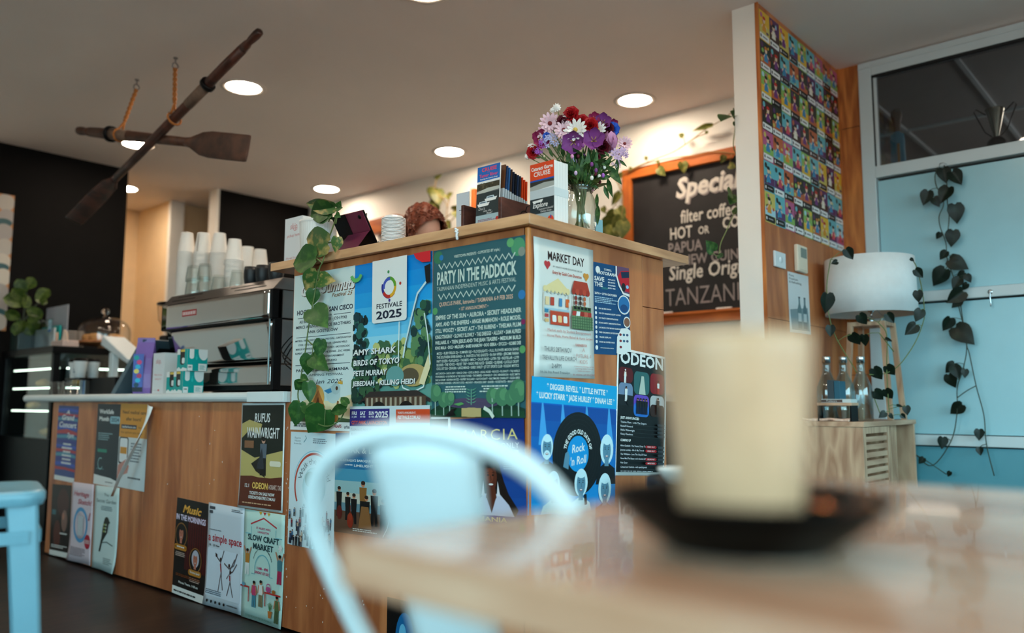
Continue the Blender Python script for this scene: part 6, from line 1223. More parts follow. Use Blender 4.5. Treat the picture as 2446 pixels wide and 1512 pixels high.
for x in (CX0+.03, CX1-.07):
    for y in (CY0+.02, CY1-.06): sp('leg', (x, y, 0), (x+.04, y+.04, .05))
xd1 = onY(CY0, 2127, 1050).x
dr = sp('sliding_door', (CX0+.022, CY0+.004, .072), (CX0+.05, CY0+.022, CZ-.024), m_ash)
for a_, b_ in (((xd1-.03, CY0+.004, .072), (xd1, CY0+.022, CZ-.024)), ((CX0+.05, CY0+.004, CZ-.052), (xd1-.03, CY0+.022, CZ-.024)), ((CX0+.05, CY0+.004, .072), (xd1-.03, CY0+.022, .10))): sp('door_frame', a_, b_, m_ash, .001, dr)
z = CZ-.062
while z > .13: sp('slat', (CX0+.05, CY0+.006, z-.026), (xd1-.03, CY0+.02, z-.004), m_ashh, .001, dr); z -= .034
for k in range(7): sp('upright_slat', (xd1+.012+.028*k, CY0+.03, .072), (xd1+.03+.028*k, CY0+.042, CZ-.024)) if xd1+.03+.028*k < CX1-.03 else None
# lamp
LX, LY = 4.18, 1.30; LZ = CZ
lamp = thing('table_lamp', 'table lamp with white drum shade on a four-legged ash stand', 'lamp', (LX, LY, LZ))
zt_ = 1.245-LZ
for sx in (-1, 1):
    for sy in (-1, 1): MB().bar((sx*.105, sy*.1, 0), (sx*.075, sy*.075, zt_), .024, .024, V((0, 1, 0))).build('leg', m_ash, lamp, bevel=.001)
for a_, b_ in (((-.087, -.087), (.087, -.063)), ((-.087, .063), (.087, .087)), ((-.087, -.063), (-.063, .063)), ((.063, -.063), (.087, .063))): MB().box((*a_, zt_-.02), (*b_, zt_)).build('top_rail', m_ash, lamp, bevel=.001)
MB().box((-.063, -.012, zt_-.02), (.063, .012, zt_-.004)).build('cross_rail', m_ash, lamp); MB().lathe([(0, zt_-.004), (.012, zt_-.004), (.012, zt_+.02), (.006, zt_+.024), (.006, zt_+.05), (.014, zt_+.055), (.014, zt_+.09), (0, zt_+.09)], 16).build('socket', m_chrome, lamp)
z0s, z1s = 1.285-LZ, 1.56-LZ
m_shade = mat('white_linen_shade', S(224, 228, 228), .8, var=.02, vscale=40)
o = MB().lathe([(.212, z0s), (.206, z1s)], 56).build('shade', m_shade, lamp); o.modifiers.new('thickness', 'SOLIDIFY').thickness = .002
MB().lathe([(0, zt_+.12), (.02, zt_+.13), (.03, zt_+.16), (.018, zt_+.19), (0, zt_+.195)], 16).build('bulb', m_wp, lamp)
for k in range(3): a_ = k*2.094; MB().tube([(0, 0, zt_+.09), (.21*math.cos(a_), .21*math.sin(a_), z0s+.004)], .0018, 6).build('shade_spoke', m_chrome, lamp)
# vine twined around the lamp
fl = lambda x, y: onD(3.78, x, y)
lv = thing('lamp_vine', 'dark green vine twining around the drum shade lamp', 'vine', fl(2105, 998))
fl2 = lambda x, y: onD(3.70, x, y)
plant(lv, fl2, [[(1984, 620), (1975, 680), (1978, 740), (1990, 790), (2010, 830), (2035, 870), (2046, 890)], [(2178, 618), (2190, 640), (2202, 690), (2208, 740), (2205, 770), (2185, 820), (2150, 870), (2120, 890), (2098, 894), (2075, 895)], [(2098, 770), (2118, 800), (2118, 880), (2122, 960), (2126, 995)], [(2100, 795), (2135, 840)], [(2088, 950), (2105, 995)]],
      [(2020, 595, 2038, 620), (2000, 625, 1985, 630), (2174, 618, 2184, 624), (2186, 644, 2205, 664), (2192, 695, 2194, 722), (1976, 702, 1972, 750, None, .8), (1983, 778, 1984, 805), (2200, 740, 2188, 768), (2052, 752, 2072, 776), (2118, 750, 2136, 772), (2034, 798, 2054, 826), (2064, 800, 2066, 828), (2188, 776, 2162, 800), (2115, 808, 2132, 816, None, .5), (2086, 880, 2108, 908), (2118, 874, 2138, 898), (2088, 934, 2112, 956), (2115, 930, 2132, 954), (2115, 985, 2100, 998), (2124, 990, 2136, 1000), (2142, 968, 2158, 972, None, .5), (2164, 970, 2168, 992), (2152, 990, 2164, 1000)], lm_dark, stem_g, .0022)
# bottles
m_bot = glass('clear_bottle_glass', (.86, .94, .96), .32); m_cap = mat('silver_screw_cap', S(196, 204, 206), .25, metal=1, var=.02)
bt = thing('glass_bottle', 'x', 'bottle')
MB().lathe([(0, 0), (.042, 0), (.046, .005), (.046, .13), (.044, .155), (.030, .19), (.0185, .22), (.0165, .25), (.0175, .262), (.0135, .262), (.0135, .22), (.028, .185), (.0425, .15), (.043, .01), (0, .008)], 30).build('bottle', m_bot, bt); MB().lathe([(0, .292), (.0165, .291), (.0185, .288), (.0185, .262), (0, .262)], 24).build('cap', m_cap, bt)
for k, (px, X, lab) in enumerate(((2060, 3.83, 'clear water bottle with silver cap nearest the lamp legs'), (2018, 3.80, 'clear water bottle with silver cap, middle of the three'), (1978, 3.74, 'clear water bottle with silver cap, nearest the blurred cup'))):
    o = bt if k == 0 else dup(bt); p = onX(X, px, 980); o.location = (X, min(max(p.y, CY0+.05), CY1-.06), CZ); o['label'] = lab; o['group'] = 'bottles on the side cabinet'
    o.location.y = p.y
# small shelf with books above stacked glasses
rsx, rsy0, rsy1 = 3.665, onX(3.665, 2034, 960).y, onX(3.665, 1950, 960).y
rz_ = onX(3.665, 2000, 962).z
rk = thing('small_riser', 'small wooden riser shelf carrying books on the side cabinet', 'riser', (rsx+.04, (rsy0+rsy1)/2, CZ)); MB().box((rsx, rsy0, rz_-.012), (rsx+.09, rsy1, rz_)).build('top_board', m_ashh, rk, bevel=.001, w=True)
for y in (rsy0, rsy1-.012): MB().box((rsx+.002, y+.003, CZ), (rsx+.088, y+.009, rz_-.012)).build('end_board', m_blk, rk, w=True)
tag(MB().box((rsx+.004, rsy0+.004, rz_), (rsx+.086, rsy1-.02, rz_+.016)).build('book', mat('pale_book_cover', S(196, 206, 204), .5), bevel=.001), 'pale book lying flat on the small riser', 'book')
s_ = Sheet('spine', None, None, (rsx+.0035, rsy1-.02, rz_+.014), (0, -1, 0), (0, 0, -1), rsy1-rsy0-.06, .012, paper=S(110, 96, 90), parent=bpy.data.objects['book']); s_.text('Producers', .5, .8, .6, W_, w=.5); s_.done()
o = tag(MB().box((rsx+.006, rsy0+.05, rz_+.0165), (rsx+.08, rsy0+.075, rz_+.095)).build('book', mat('teal_book_cover', S(30, 84, 104), .45), bevel=.001), 'upright teal book standing on the small riser', 'book')
o = tag(MB().box((rsx+.006, rsy0+.077, rz_+.0165), (rsx+.08, rsy0+.105, rz_+.1)).build('book', mat('dark_book_cover', S(50, 64, 72), .45), bevel=.001), 'upright dark striped book beside the teal book', 'book')
for k in range(2):
    o = bpy.data.objects.new('water_glass', tum); COL.objects.link(o); o.location = (rsx+.045, rsy0+.05+.078*k, CZ+.001); o.scale = (1, 1, min(1, (rz_-.014-CZ)/.087)); tag(o, ('short clear glass under the riser, nearer the bottle', 'short clear glass under the riser, farther from the bottle')[k], 'glass', 'glasses under the riser')
mb = MB(); rnd = random.Random(4)
p0 = V((CX0+.012, CY0+.06, CZ+.004))
for k in range(3): mb.tube(smooth_path([p0+V((rnd.uniform(0, .02), .03*j, rnd.uniform(0, .006))) for j in range(8)], 4), .006, 6)
tag(mb.build('fabric_runner_fringe', mat('peach_fringe', S(214, 180, 160), .9, var=.2, vscale=80)), 'frayed peach cloth edge lying along the cabinet top', 'cloth')

# ================================================================== vine hanging on the partition
fd = lambda x, y: onX(XR-.06, x, y)
dv = thing('hanging_vine', 'long dark heart-leaved vine hanging down the pale blue partition', 'vine', fd(2250, 392))
def z6(x, y): return (2160+x/3.78, 360+y/3.78)
def z4(x, y): return (1780+x/2.4384, 540+y/2.4384)
MB().tube([fd(*z6(300, 150))+V((.03, 0, .0)), fd(*z6(320, 118)), fd(*z6(350, 108)), fd(*z6(390, 125))], .002, 6).build('ring_hook', m_chrome, dv, w=True)
L6 = [((350, 160), (380, 292)), ((430, 190), (520, 308)), ((400, 330), (325, 472)), ((215, 365), (170, 495)), ((265, 425), (320, 505)), ((455, 485), (488, 655)), ((440, 720), (425, 865)), ((325, 740), (290, 800)), ((380, 908), (320, 985)), ((425, 950), (490, 985)), ((410, 985), (578, 1062)), ((370, 1070), (255, 1222)), ((545, 1100), (465, 1150)), ((500, 1150), (435, 1250)), ((560, 1120), (600, 1190)), ((570, 1200), (515, 1260)), ((530, 1270), (380, 1375)), ((510, 1350), (425, 1415))]
L4 = [((1195, 535), (1152, 612)), ((1225, 590), (1330, 682)), ((1220, 800), (1165, 855)), ((1215, 815), (1245, 890)), ((1185, 865), (1222, 945)), ((1280, 835), (1280, 885)), ((1265, 1040), (1192, 1095)), ((1362, 1185), (1362, 1250)), ((1362, 1290), (1372, 1338)), ((1150, 1230), (1145, 1300)), ((1040, 1350), (1010, 1385)), ((1195, 1430), (1180, 1460))]
plant(dv, fd, [[z6(300, 150), z6(278, 230), z6(290, 320), z6(335, 400), z6(355, 490), z6(315, 590), z6(325, 690), z6(375, 830), z6(388, 980), z6(440, 1130), z6(470, 1280), z6(490, 1400), z4(1290, 680), z4(1270, 830), z4(1235, 940), z4(1235, 1080), z4(1200, 1250), z4(1090, 1395), z4(990, 1330)], [z6(360, 130), z6(385, 300), z6(390, 470), z6(405, 590), z6(395, 720), z6(385, 820)], [z6(510, 1400), z4(1290, 690), z4(1305, 740), z4(1345, 930), z4(1390, 1100), z4(1405, 1270), z4(1450, 1455)], [z4(1235, 1000), z4(1290, 960), z4(1345, 930)], [z4(990, 1330), z4(1060, 1370), z4(1170, 1445)]],
      [(*z6(*a), *z6(*b)) for a, b in L6]+[(*z4(*a), *z4(*b)) for a, b in L4], lm_dark, stem_d, .0024, wide=.95)
# ornaments behind the transom glass
zs = 2.1125
p = onX(4.66, 2145, 360); bl = thing('ornament_bottle', 'turquoise bottle ornament with a brown ball top behind the transom glass', 'ornament', (4.66, p.y, zs))
MB().lathe([(0, 0), (.04, 0), (.042, .01), (.04, .03), (.036, .12), (.037, .17), (.034, .2), (.02, .21), (.018, .215)], 26).build('sleeve', mat('turquoise_glaze', S(40, 150, 180), .4, bump=.4, bscale=60), bl); MB().lathe([(.018, .215), (.017, .23), (.021, .27), (.026, .29), (.03, .31), (.026, .335), (.012, .345), (0, .346)], 24).build('stopper', mat('brown_stopper', S(92, 72, 58), .4), bl)
MB().box((-.042, -.02, .03), (-.036, -.008, .14)).build('gold_ornament', mat('dull_gold', S(160, 130, 70), .4, metal=.7), bl)
p = onX(4.66, 2380, 320); tr = thing('trophy_cup', 'silver trophy cup with angular handles on a dark base behind glass', 'trophy', (4.66, p.y, zs))
MB().lathe([(0, 0), (.042, 0), (.044, .06), (.03, .078), (.02, .085), (0, .085)], 24).build('plinth', m_blk, tr); MB().lathe([(.012, .085), (.014, .1), (.042, .225), (.046, .232), (.044, .234), (.039, .225), (.01, .1)], 28).build('cup', mat('old_silver', S(170, 160, 140), .25, metal=1), tr)
for sg in (-1, 1): MB().tube([(0, sg*.042, .21), (0, sg*.085, .25), (0, sg*.095, .235), (0, sg*.05, .12), (0, sg*.02, .09)], .003, 6).build('handle', m_blk, tr)
p = onX(4.66, 2222, 345); tag(MB().ball((4.66, p.y, zs+.018), (.015, .013, .018), 14, 10).build('painted_pebble', mat('pinkish_stone', S(150, 110, 104), .5)), 'tiny pinkish round pebble on the sill behind the transom glass', 'pebble')

# ================================================================== crossed oars hung from the ceiling
m_oar = wood('weathered_oar_wood', S(92, 58, 42), S(52, 32, 24), (2, 2, 2), .55, 5); m_oard = wood('dark_oar_wood', S(88, 50, 38), S(48, 28, 22), (2, 2, 2), .4, 5)
m_rope = mat('jute_rope', S(176, 112, 56), .9, var=.3, vscale=150, bump=.8, bscale=200); m_leather = mat('worn_leather_sleeve', S(112, 92, 78), .7, var=.2, vscale=40)
def oar(name, label, h0, b0, wid, m, blade_len, bw, fat=1.2, c=.36):
    """handle end h0, blade tip b0, wid = width direction of the blade"""
    h0, b0 = V(h0), V(b0); d = (b0-h0); L = d.length; d.normalize(); root = thing(name, label, 'oar', (h0+b0)/2)
    wv = V(wid); wv = (wv-d*wv.dot(d)).normalized(); P = lambda t: h0+d*t
    MB().tube([P(t) for t in (0, .006, .03, .07, .095, .11, .15)], [k*fat for k in (.012, .0175, .02, .0185, .0155, .019, .022)], 16, up=wv).build('grip', m, root, w=True)
    sl = L-blade_len
    MB().tube([P(t) for t in (.149, .3, .34, sl*.6, sl*.85, sl+.02)], [k*fat for k in (.022, .0245, .0245, .023, .0205, .019)], 16, up=wv).build('shaft', m, root, w=True)
    MB().tube([P(c-.014), P(c-.01), P(c+.01), P(c+.014)], [k*fat for k in (.026, .036, .036, .026)], 18, up=wv).build('collar', m_blk, root, w=True); MB().tube([P(c+.015), P(c+.19)], [.0258*fat, .0252*fat], 18, up=wv).build('leather_sleeve', m_leather, root, w=True)
    st = [(0, .019*fat, .019*fat), (.08, .022*fat, .018*fat), (.16, .045, .016), (.25, bw*.44, .010), (.4, bw*.5, .008), (.7, bw*.5, .007), (.97, bw*.49, .006), (1, bw*.47, .004)]
    MB().tube([P(sl+blade_len*a) for a, _, _ in st], [(x, y) for _, x, y in st], 20, up=wv).build('blade', m, root, w=True)
    return root
oA0, oA1 = onD(4.95, 187, 312), onD(4.07, 594, 355); oB0, oB1 = onD(3.9, 622, 74), onD(5.01, 176, 528)
oar('wooden_oar', 'lighter weathered oar with its broad blade to the right, crossing behind', oA0, oA1, V((0, 0, 1)), m_oar, .52, .14, 1.3)
oar('wooden_oar', 'darker oar slanting down left with its handle high at the right', oB0, oB1, (oB1-oB0).cross(to_cam((oB0+oB1)/2))+to_cam((oB0+oB1)/2)*.6, m_oard, .56, .105, 1.1, .47)
def hang(hx, px, label_r, label_h, oa, ob, t):
    top = V((*hx, CEIL)); eye = thing('ceiling_eye_hook', label_h, 'hook', top)
    MB().lathe([(0, 0), (.012, -.0005), (.012, -.006), (.004, -.01), (.004, -.03)], 12).build('threaded_stem', m_sat, eye); MB().tube([V((.016*math.cos(a), .003*math.sin(2*a), -.045+.016*math.sin(a))) for a in [i*math.pi/9 for i in range(18)]], .0038, 8, closed=True).build('eye_ring', m_sat, eye)
    d = (ob-oa).normalized(); c = oa+(ob-oa)*t; e = top+V((0, 0, -.058)); side = d.cross(V((0, 0, 1))).normalized(); upv = side.cross(d)
    loop = [c+side*.036*math.cos(a)+upv*.036*math.sin(a) for a in [math.radians(-250+i*20) for i in range(17)]]
    join = c+(e-c)*.30; rp = thing('hanging_rope', label_r, 'rope', c)
    for sg in (0, 1):
        pts = []
        for k in range(26): q = join+(e-join)*(k/25); a = k*.9+sg*math.pi; pts.append(q+V((.006*math.cos(a), .006*math.sin(a), 0)))
        MB().tube(pts, .0068, 7).build('twisted_strand', m_rope, rp, w=True)
    MB().tube(smooth_path([join]+loop+[join], 3), .0062, 7).build('loop', m_rope, rp, w=True)
hang((2.002, 4.616), None, 'twisted jute rope holding the lighter oar', 'left eye hook screwed into the ceiling above the oars', oA0, oA1, (305-187)/(594-187)*.97)
hang((2.003, 4.158), None, 'twisted jute rope holding the darker oar', 'right eye hook screwed into the ceiling above the oars', oB0, oB1, .40)

# ================================================================== vase of flowers
VX, VY = 2.215, 1.622
vs = thing('glass_vase', 'ribbed clear glass vase holding the flower bouquet', 'vase', (VX, VY, BT))
m_vg = glass('clear_vase_glass', (.95, .98, .97), .32)
MB().lathe([(0, .004), (.04, .003), (.044, 0), (.047, .01), (.053, .06), (.054, .1), (.047, .14), (.040, .155), (.043, .163), (.040, .171), (.043, .179), (.041, .190), (.0395, .19), (.0385, .16), (.0455, .138), (.0515, .1), (.0505, .06), (.044, .014), (0, .012)], 48, rib=lambda t, i: .012*math.cos(t*14) if 2 <= i <= 6 else 0).build('vase', m_vg, vs)
fcol = {'pink': S(232, 196, 208), 'white': S(232, 230, 226), 'red': S(176, 22, 30), 'maroon': S(96, 14, 34), 'purple': S(128, 60, 132), 'magenta': S(150, 36, 84), 'violet': S(166, 92, 190), 'lilac': S(196, 168, 204), 'blue': S(40, 90, 196), 'rose': S(204, 140, 180), 'lav': S(176, 180, 224)}
pm = {k: mat('petal_'+k, c, .55, var=.18, vscale=60) for k, c in fcol.items()}
m_cen = mat('flower_centre', S(120, 40, 40), .7); m_yel = mat('yellow_stamen', S(200, 170, 80), .7)
PET = {}
def petal_mesh(kind, m):
    if (kind, m.name) in PET: return PET[kind, m.name]
    pr = {'daisy': [(0, .05), (.2, .10), (.6, .16), (.85, .13), (1, .04)], 'broad': [(0, .08), (.25, .26), (.55, .38), (.8, .32), (1, .06)], 'frill': [(0, .06), (.4, .34), (.8, .5), (1, .42)], 'cup': [(0, .1), (.3, .36), (.6, .42), (.85, .3), (1, .1)]}[kind]
    mb = MB(); cols = (-1, -.5, 0, .5, 1)
    for t, w in pr:
        for c in cols: mb.v.append((t, c*w, {'daisy': .06*t*t, 'broad': .25*t*t+.1*abs(c), 'frill': .15*t+.12*math.sin(c*7)*t, 'cup': .25*abs(c)**2+.3*t*t}[kind]))
    for i in range(len(pr)-1):
        for j in range(4): mb.f.append([i*5+j, (i+1)*5+j, (i+1)*5+j+1, i*5+j+1]); mb.m.append(0); mb.sm.append(True); mb.c.append(None)
    PET[kind, m.name] = mb.mesh('petal', m); return PET[kind, m.name]
FD = dep((VX, VY, BT+.3))
def flower(kind, px, py, r, col, lab, fac=0, dz=0):
    """r: radius in pixels"""
    R_ = r*1.5/1954*FD; off = dz if dz else .05*math.cos((px-1390)/60)*(.6 if py < 300 else 1)
    p = onD(FD-off, px, py); root = thing('flower', lab, 'flower', p, group='flowers in the glass vase')
    fn_ = (to_cam(p)+V((random.uniform(-.35, .35), random.uniform(-.35, .35), random.uniform(.0, .5)))).normalized()
    if kind in ('tulip', 'bell'): fn_ = (V((0, 0, 1 if kind == 'tulip' else -1))+to_cam(p)*.35).normalized()
    x = fn_.orthogonal().normalized(); y = fn_.cross(x)
    def pet(k, n, m, ln, el, a0=0, back=0):
        for i in range(n):
            a = a0+2*math.pi*i/n+random.uniform(-.06, .06); e_ = el+random.uniform(-.08, .08); rad = x*math.cos(a)+y*math.sin(a); d = rad*math.cos(e_)+fn_*math.sin(e_); nn_ = fn_*math.cos(e_)-rad*math.sin(e_); s_ = d.cross(nn_)
            o = bpy.data.objects.new('petal', petal_mesh(k, m)); COL.objects.link(o); o.parent = root; o.matrix_parent_inverse = root.matrix_basis.inverted(); o.matrix_basis = frameM(p-fn_*back, d*ln, -s_*ln, nn_*ln)
    m = pm[col]
    if kind == 'daisy': pet('daisy', 13, pm['white'] if col == 'pink' and random.random() < .4 else m, R_, .2); pet('daisy', 11, m, R_*.75, .5, .2); MB().ball(p+fn_*R_*.12, R_*.2, 10, 6).build('flower_centre', m_cen if col == 'pink' else m_yel, root, w=True)
    elif kind == 'carnation':
        for k, (n, el, ln) in enumerate(((8, .1, 1), (8, .55, .9), (7, .95, .8), (5, 1.3, .75))): pet('frill', n, m, R_*ln, el, k*.4)
    elif kind == 'lily':
        pet('broad', 3, m, R_*1.1, .45); pet('broad', 3, m, R_*1.05, .3, math.pi/3)
        for k in range(4): MB().tube([p, p+fn_*R_*.5+x*R_*.25*math.cos(k*1.5)+y*R_*.25*math.sin(k*1.5)], R_*.025, 5).build('stamen', m_yel, root, w=True)
    elif kind == 'corn': pet('frill', 10, m, R_, .4); pet('frill', 8, m, R_*.7, .9, .3)
    elif kind == 'tulip': pet('cup', 5, m, R_*1.7, 1.0, back=R_*.5); pet('cup', 4, m, R_*1.6, 1.2, .5, back=R_*.5)
    elif kind == 'bell': pet('cup', 5, m, R_*1.6, 1.15)
    elif kind == 'cluster':
        for k in range(14):
            a = random.uniform(0, 6.28); q = random.uniform(0, 1)**.5; c = p+(x*math.cos(a)+y*math.sin(a))*R_*q*.85+fn_*R_*.5*(1-q*q); mb = MB()
            for j in range(4): b = j*1.571+a; u_ = (x*math.cos(b)+y*math.sin(b)); w_ = fn_.cross(u_); s_ = R_*.3; mb.add([c, c+(u_+w_*.5)*s_*.7+fn_*s_*.1, c+u_*s_*1.1+fn_*s_*.1, c+(u_-w_*.5)*s_*.7+fn_*s_*.1], [(0, 1, 2, 3)], smooth=True)
            mb.build('floret', m, root, w=True)
    elif kind == 'button': MB().ball(p, R_, 10, 8).build('flower_head', m, root, w=True); pet('daisy', 10, m, R_*1.3, .4)
    q = V((VX+(px-1390)*.00016*.5+random.uniform(-.014, .014), VY-(px-1390)*.0001+random.uniform(-.014, .014), BT+.17)); b = V((VX-(px-1390)*.00012, VY+(px-1390)*.00012, BT+random.uniform(.016, .05)))
    MB().tube(smooth_path([b, q, (q+p)/2+V((0, 0, .012)), p-fn_*R_*.1], 5), .0016 if kind in ('button', 'bell', 'corn') else .0024, 6).build('stem', stem_g, root, w=True)
for a in (('daisy', 1313, 295, 18, 'pink', 'large pink and white daisy at the upper left of the bouquet'), ('daisy', 1375, 312, 20, 'white', 'large white daisy with red centre at the front of the bouquet'), ('daisy', 1347, 311, 16, 'pink', 'pink daisy just left of the big white daisy'), ('daisy', 1428, 311, 14, 'white', 'white daisy right of the red flowers'), ('daisy', 1492, 344, 13, 'pink', 'pink daisy at the far right edge of the bouquet'), ('daisy', 1299, 318, 13, 'pink', 'small pink daisy at the left of the bouquet'),
          ('carnation', 1366, 276, 14, 'red', 'red flower at the very top of the bouquet'), ('carnation', 1371, 291, 12, 'red', 'red flower right above the big white daisy'), ('carnation', 1390, 292, 12, 'red', 'bright red flower in the upper middle of the bouquet'), ('carnation', 1411, 301, 13, 'red', 'red flower left of the small white daisy'), ('carnation', 1273, 364, 11, 'red', 'red flower at the far lower left of the bouquet'), ('carnation', 1441, 352, 12, 'maroon', 'dark red flower left of the pink tulip'), ('carnation', 1346, 293, 12, 'maroon', 'dark maroon flower beside the tall white buttons'), ('carnation', 1453, 308, 10, 'maroon', 'dark maroon flower beside the blue cornflower'),
          ('lily', 1371, 340, 21, 'purple', 'purple lily below the big white daisy'), ('lily', 1418, 338, 21, 'purple', 'purple lily at the centre right of the bouquet'), ('lily', 1441, 293, 16, 'purple', 'purple lily at the upper right of the bouquet'), ('lily', 1417, 283, 11, 'magenta', 'small magenta lily at the top of the bouquet'), ('lily', 1288, 331, 18, 'magenta', 'magenta lily at the left edge of the bouquet'), ('lily', 1462, 298, 10, 'magenta', 'small magenta lily behind the blue cornflower'),
          ('cluster', 1287, 356, 11, 'violet', 'violet stock flower at the lower left'), ('cluster', 1299, 345, 10, 'violet', 'violet stock flower beside the magenta lily'), ('cluster', 1316, 336, 13, 'lav', 'pale lavender blossom cluster at left centre'), ('cluster', 1340, 325, 11, 'lilac', 'lilac blossom cluster beside the purple lily'), ('corn', 1462, 312, 13, 'blue', 'bright blue cornflower at the right of the bouquet'), ('corn', 1307, 326, 7, 'blue', 'small blue cornflower at the left of the bouquet'), ('corn', 1423, 294, 6, 'blue', 'tiny blue cornflower near the top of the bouquet'),
          ('tulip', 1458, 350, 17, 'rose', 'soft pink tulip at the right of the bouquet'), ('cluster', 1468, 367, 18, 'lilac', 'lilac blossom cluster under the pink tulip'), ('cluster', 1486, 370, 11, 'lilac', 'small lilac cluster at the right edge'), ('cluster', 1473, 391, 10, 'lilac', 'low hanging lilac cluster at the right'),
          ('button', 1330, 258, 6, 'white', 'tall white button flower rising above the bouquet'), ('button', 1320, 263, 4, 'white', 'smaller white button flower beside the tallest one'), ('button', 1349, 283, 6, 'white', 'white button flower beside the maroon flower'), ('button', 1260, 374, 5, 'white', 'white button flower at the far lower left'), ('button', 1270, 352, 6, 'white', 'white button flower above the lower left red flower'),
          ('bell', 1366, 374, 7, 'lav', 'lavender bell flower below the purple lily'), ('bell', 1403, 398, 8, 'lav', 'lavender bell flower hanging over the vase'), ('carnation', 1426, 376, 6, 'maroon', 'dark red bud among the leaves'), ('carnation', 1352, 407, 5, 'maroon', 'tiny dark bud beside the brochure block')): flower(*a)
gv = thing('bouquet_greenery', 'long green leaves spilling from the flower vase', 'foliage', (VX, VY, BT+.19))
def z7(x, y): return (1240+x/4.727, 240+y/4.727)
fgv = lambda x, y: onD(FD-.035+random.uniform(-.02, .03), x, y)
for (a, b) in (((690, 870), (910, 985)), ((1000, 735), (1150, 940)), ((1105, 660), (1108, 830)), ((850, 650), (985, 745)), ((715, 630), (735, 820)), ((930, 810), (1045, 650)), ((1130, 670), (1215, 745)), ((640, 840), (660, 1015)), ((890, 890), (1050, 850)), ((585, 860), (640, 960)), ((820, 840), (870, 780)), ((770, 700), (690, 600)), ((560, 560), (540, 700)), ((870, 760), (880, 860)), ((960, 960), (1010, 1115)), ((1000, 880), (1035, 1080)), ((880, 1050), (870, 1220)), ((890, 1180), (880, 1400)), ((560, 780), (580, 900)), ((440, 600), (460, 470)), ((300, 660), (250, 600)), ((380, 640), (330, 520)), ((240, 650), (180, 640)), ((500, 640), (480, 500)), ((620, 600), (680, 720)), ((760, 620), (820, 700)), ((880, 600), (1000, 640)), ((520, 930), (545, 1010)), ((1020, 640), (960, 560)), ((430, 690), (470, 600)), ((780, 880), (700, 800)), ((650, 740), (600, 640)), ((940, 740), (1060, 640)), ((830, 780), (760, 880))): leaf(gv, fgv(*z7(*a)), fgv(*z7(*b)), to_cam((VX, VY, BT+.25))+V((random.uniform(-.5, .5), random.uniform(-.5, .5), random.uniform(-.2, .6))), lm_fresh, 'lance', random.uniform(.8, 1.2))
for k in range(150):
    a = random.uniform(0, 6.28); rr = random.uniform(.02, .085); zz = random.uniform(.2, .31); b = V((VX+.4*rr*math.cos(a), VY+.4*rr*math.sin(a), BT+.15)); t = V((VX+rr*math.cos(a), VY+rr*math.sin(a), BT+zz)); leaf(gv, (b*.55+t*.45), t, V((math.cos(a), math.sin(a), .4)), lm_fresh, 'lance', random.uniform(.8, 1.3))
for k in range(60):
    a = random.uniform(0, 6.28); rr = random.uniform(.03, .105); zz = random.uniform(.2, .36)-.9*rr*.4; p = V((VX+rr*math.cos(a), VY+rr*math.sin(a), BT+zz)); c_ = random.choice(('maroon', 'lilac', 'purple', 'rose', 'violet', 'white'))
    MB().ball(p, (.006, .006, .008), 8, 6).build('bud', pm[c_], gv, w=True); MB().tube([V((VX+.3*rr*math.cos(a), VY+.3*rr*math.sin(a), BT+.17)), p], .0011, 5).build('bud_stem', stem_g, gv, w=True)
for k in range(70):
    a = random.uniform(0, 6.28); rr = random.uniform(.05, .11); zz = random.uniform(.2, .3); t = V((VX+rr*math.cos(a), VY+rr*math.sin(a), BT+zz)); b = V((VX+rr*.35*math.cos(a+.4), VY+rr*.35*math.sin(a+.4), BT+zz-.03)); leaf(gv, b, t, V((math.cos(a)*.5, math.sin(a)*.5, 1)), lm_fresh, 'lance', random.uniform(1.1, 1.7))
for k in range(9):
    a = k*.7; MB().tube(smooth_path([V((VX+.03*math.cos(a), VY+.03*math.sin(a), BT+.016+.003*k)), V((VX-.012*math.cos(a), VY-.012*math.sin(a), BT+.12)), V((VX+.03*math.cos(a+2), VY+.03*math.sin(a+2), BT+.22))], 5), .0028, 6).build('stem', stem_g, gv, w=True)

# ================================================================== person bending behind the counter
HX, HY = 2.62, 2.85
person = thing('person', 'person with curly red-brown hair bending down behind the bar', 'person', (2.66, 2.62, 0))
m_skin = mat('skin', S(206, 150, 124), .5, sss=.1, var=.04); m_hair = mat('auburn_hair', S(112, 50, 26), .5, var=.35, vscale=70); m_shirt = mat('charcoal_shirt', S(44, 46, 52), .8, var=.1); m_jean = mat('dark_jeans', S(34, 42, 60), .8, var=.1)
hz = 1.665
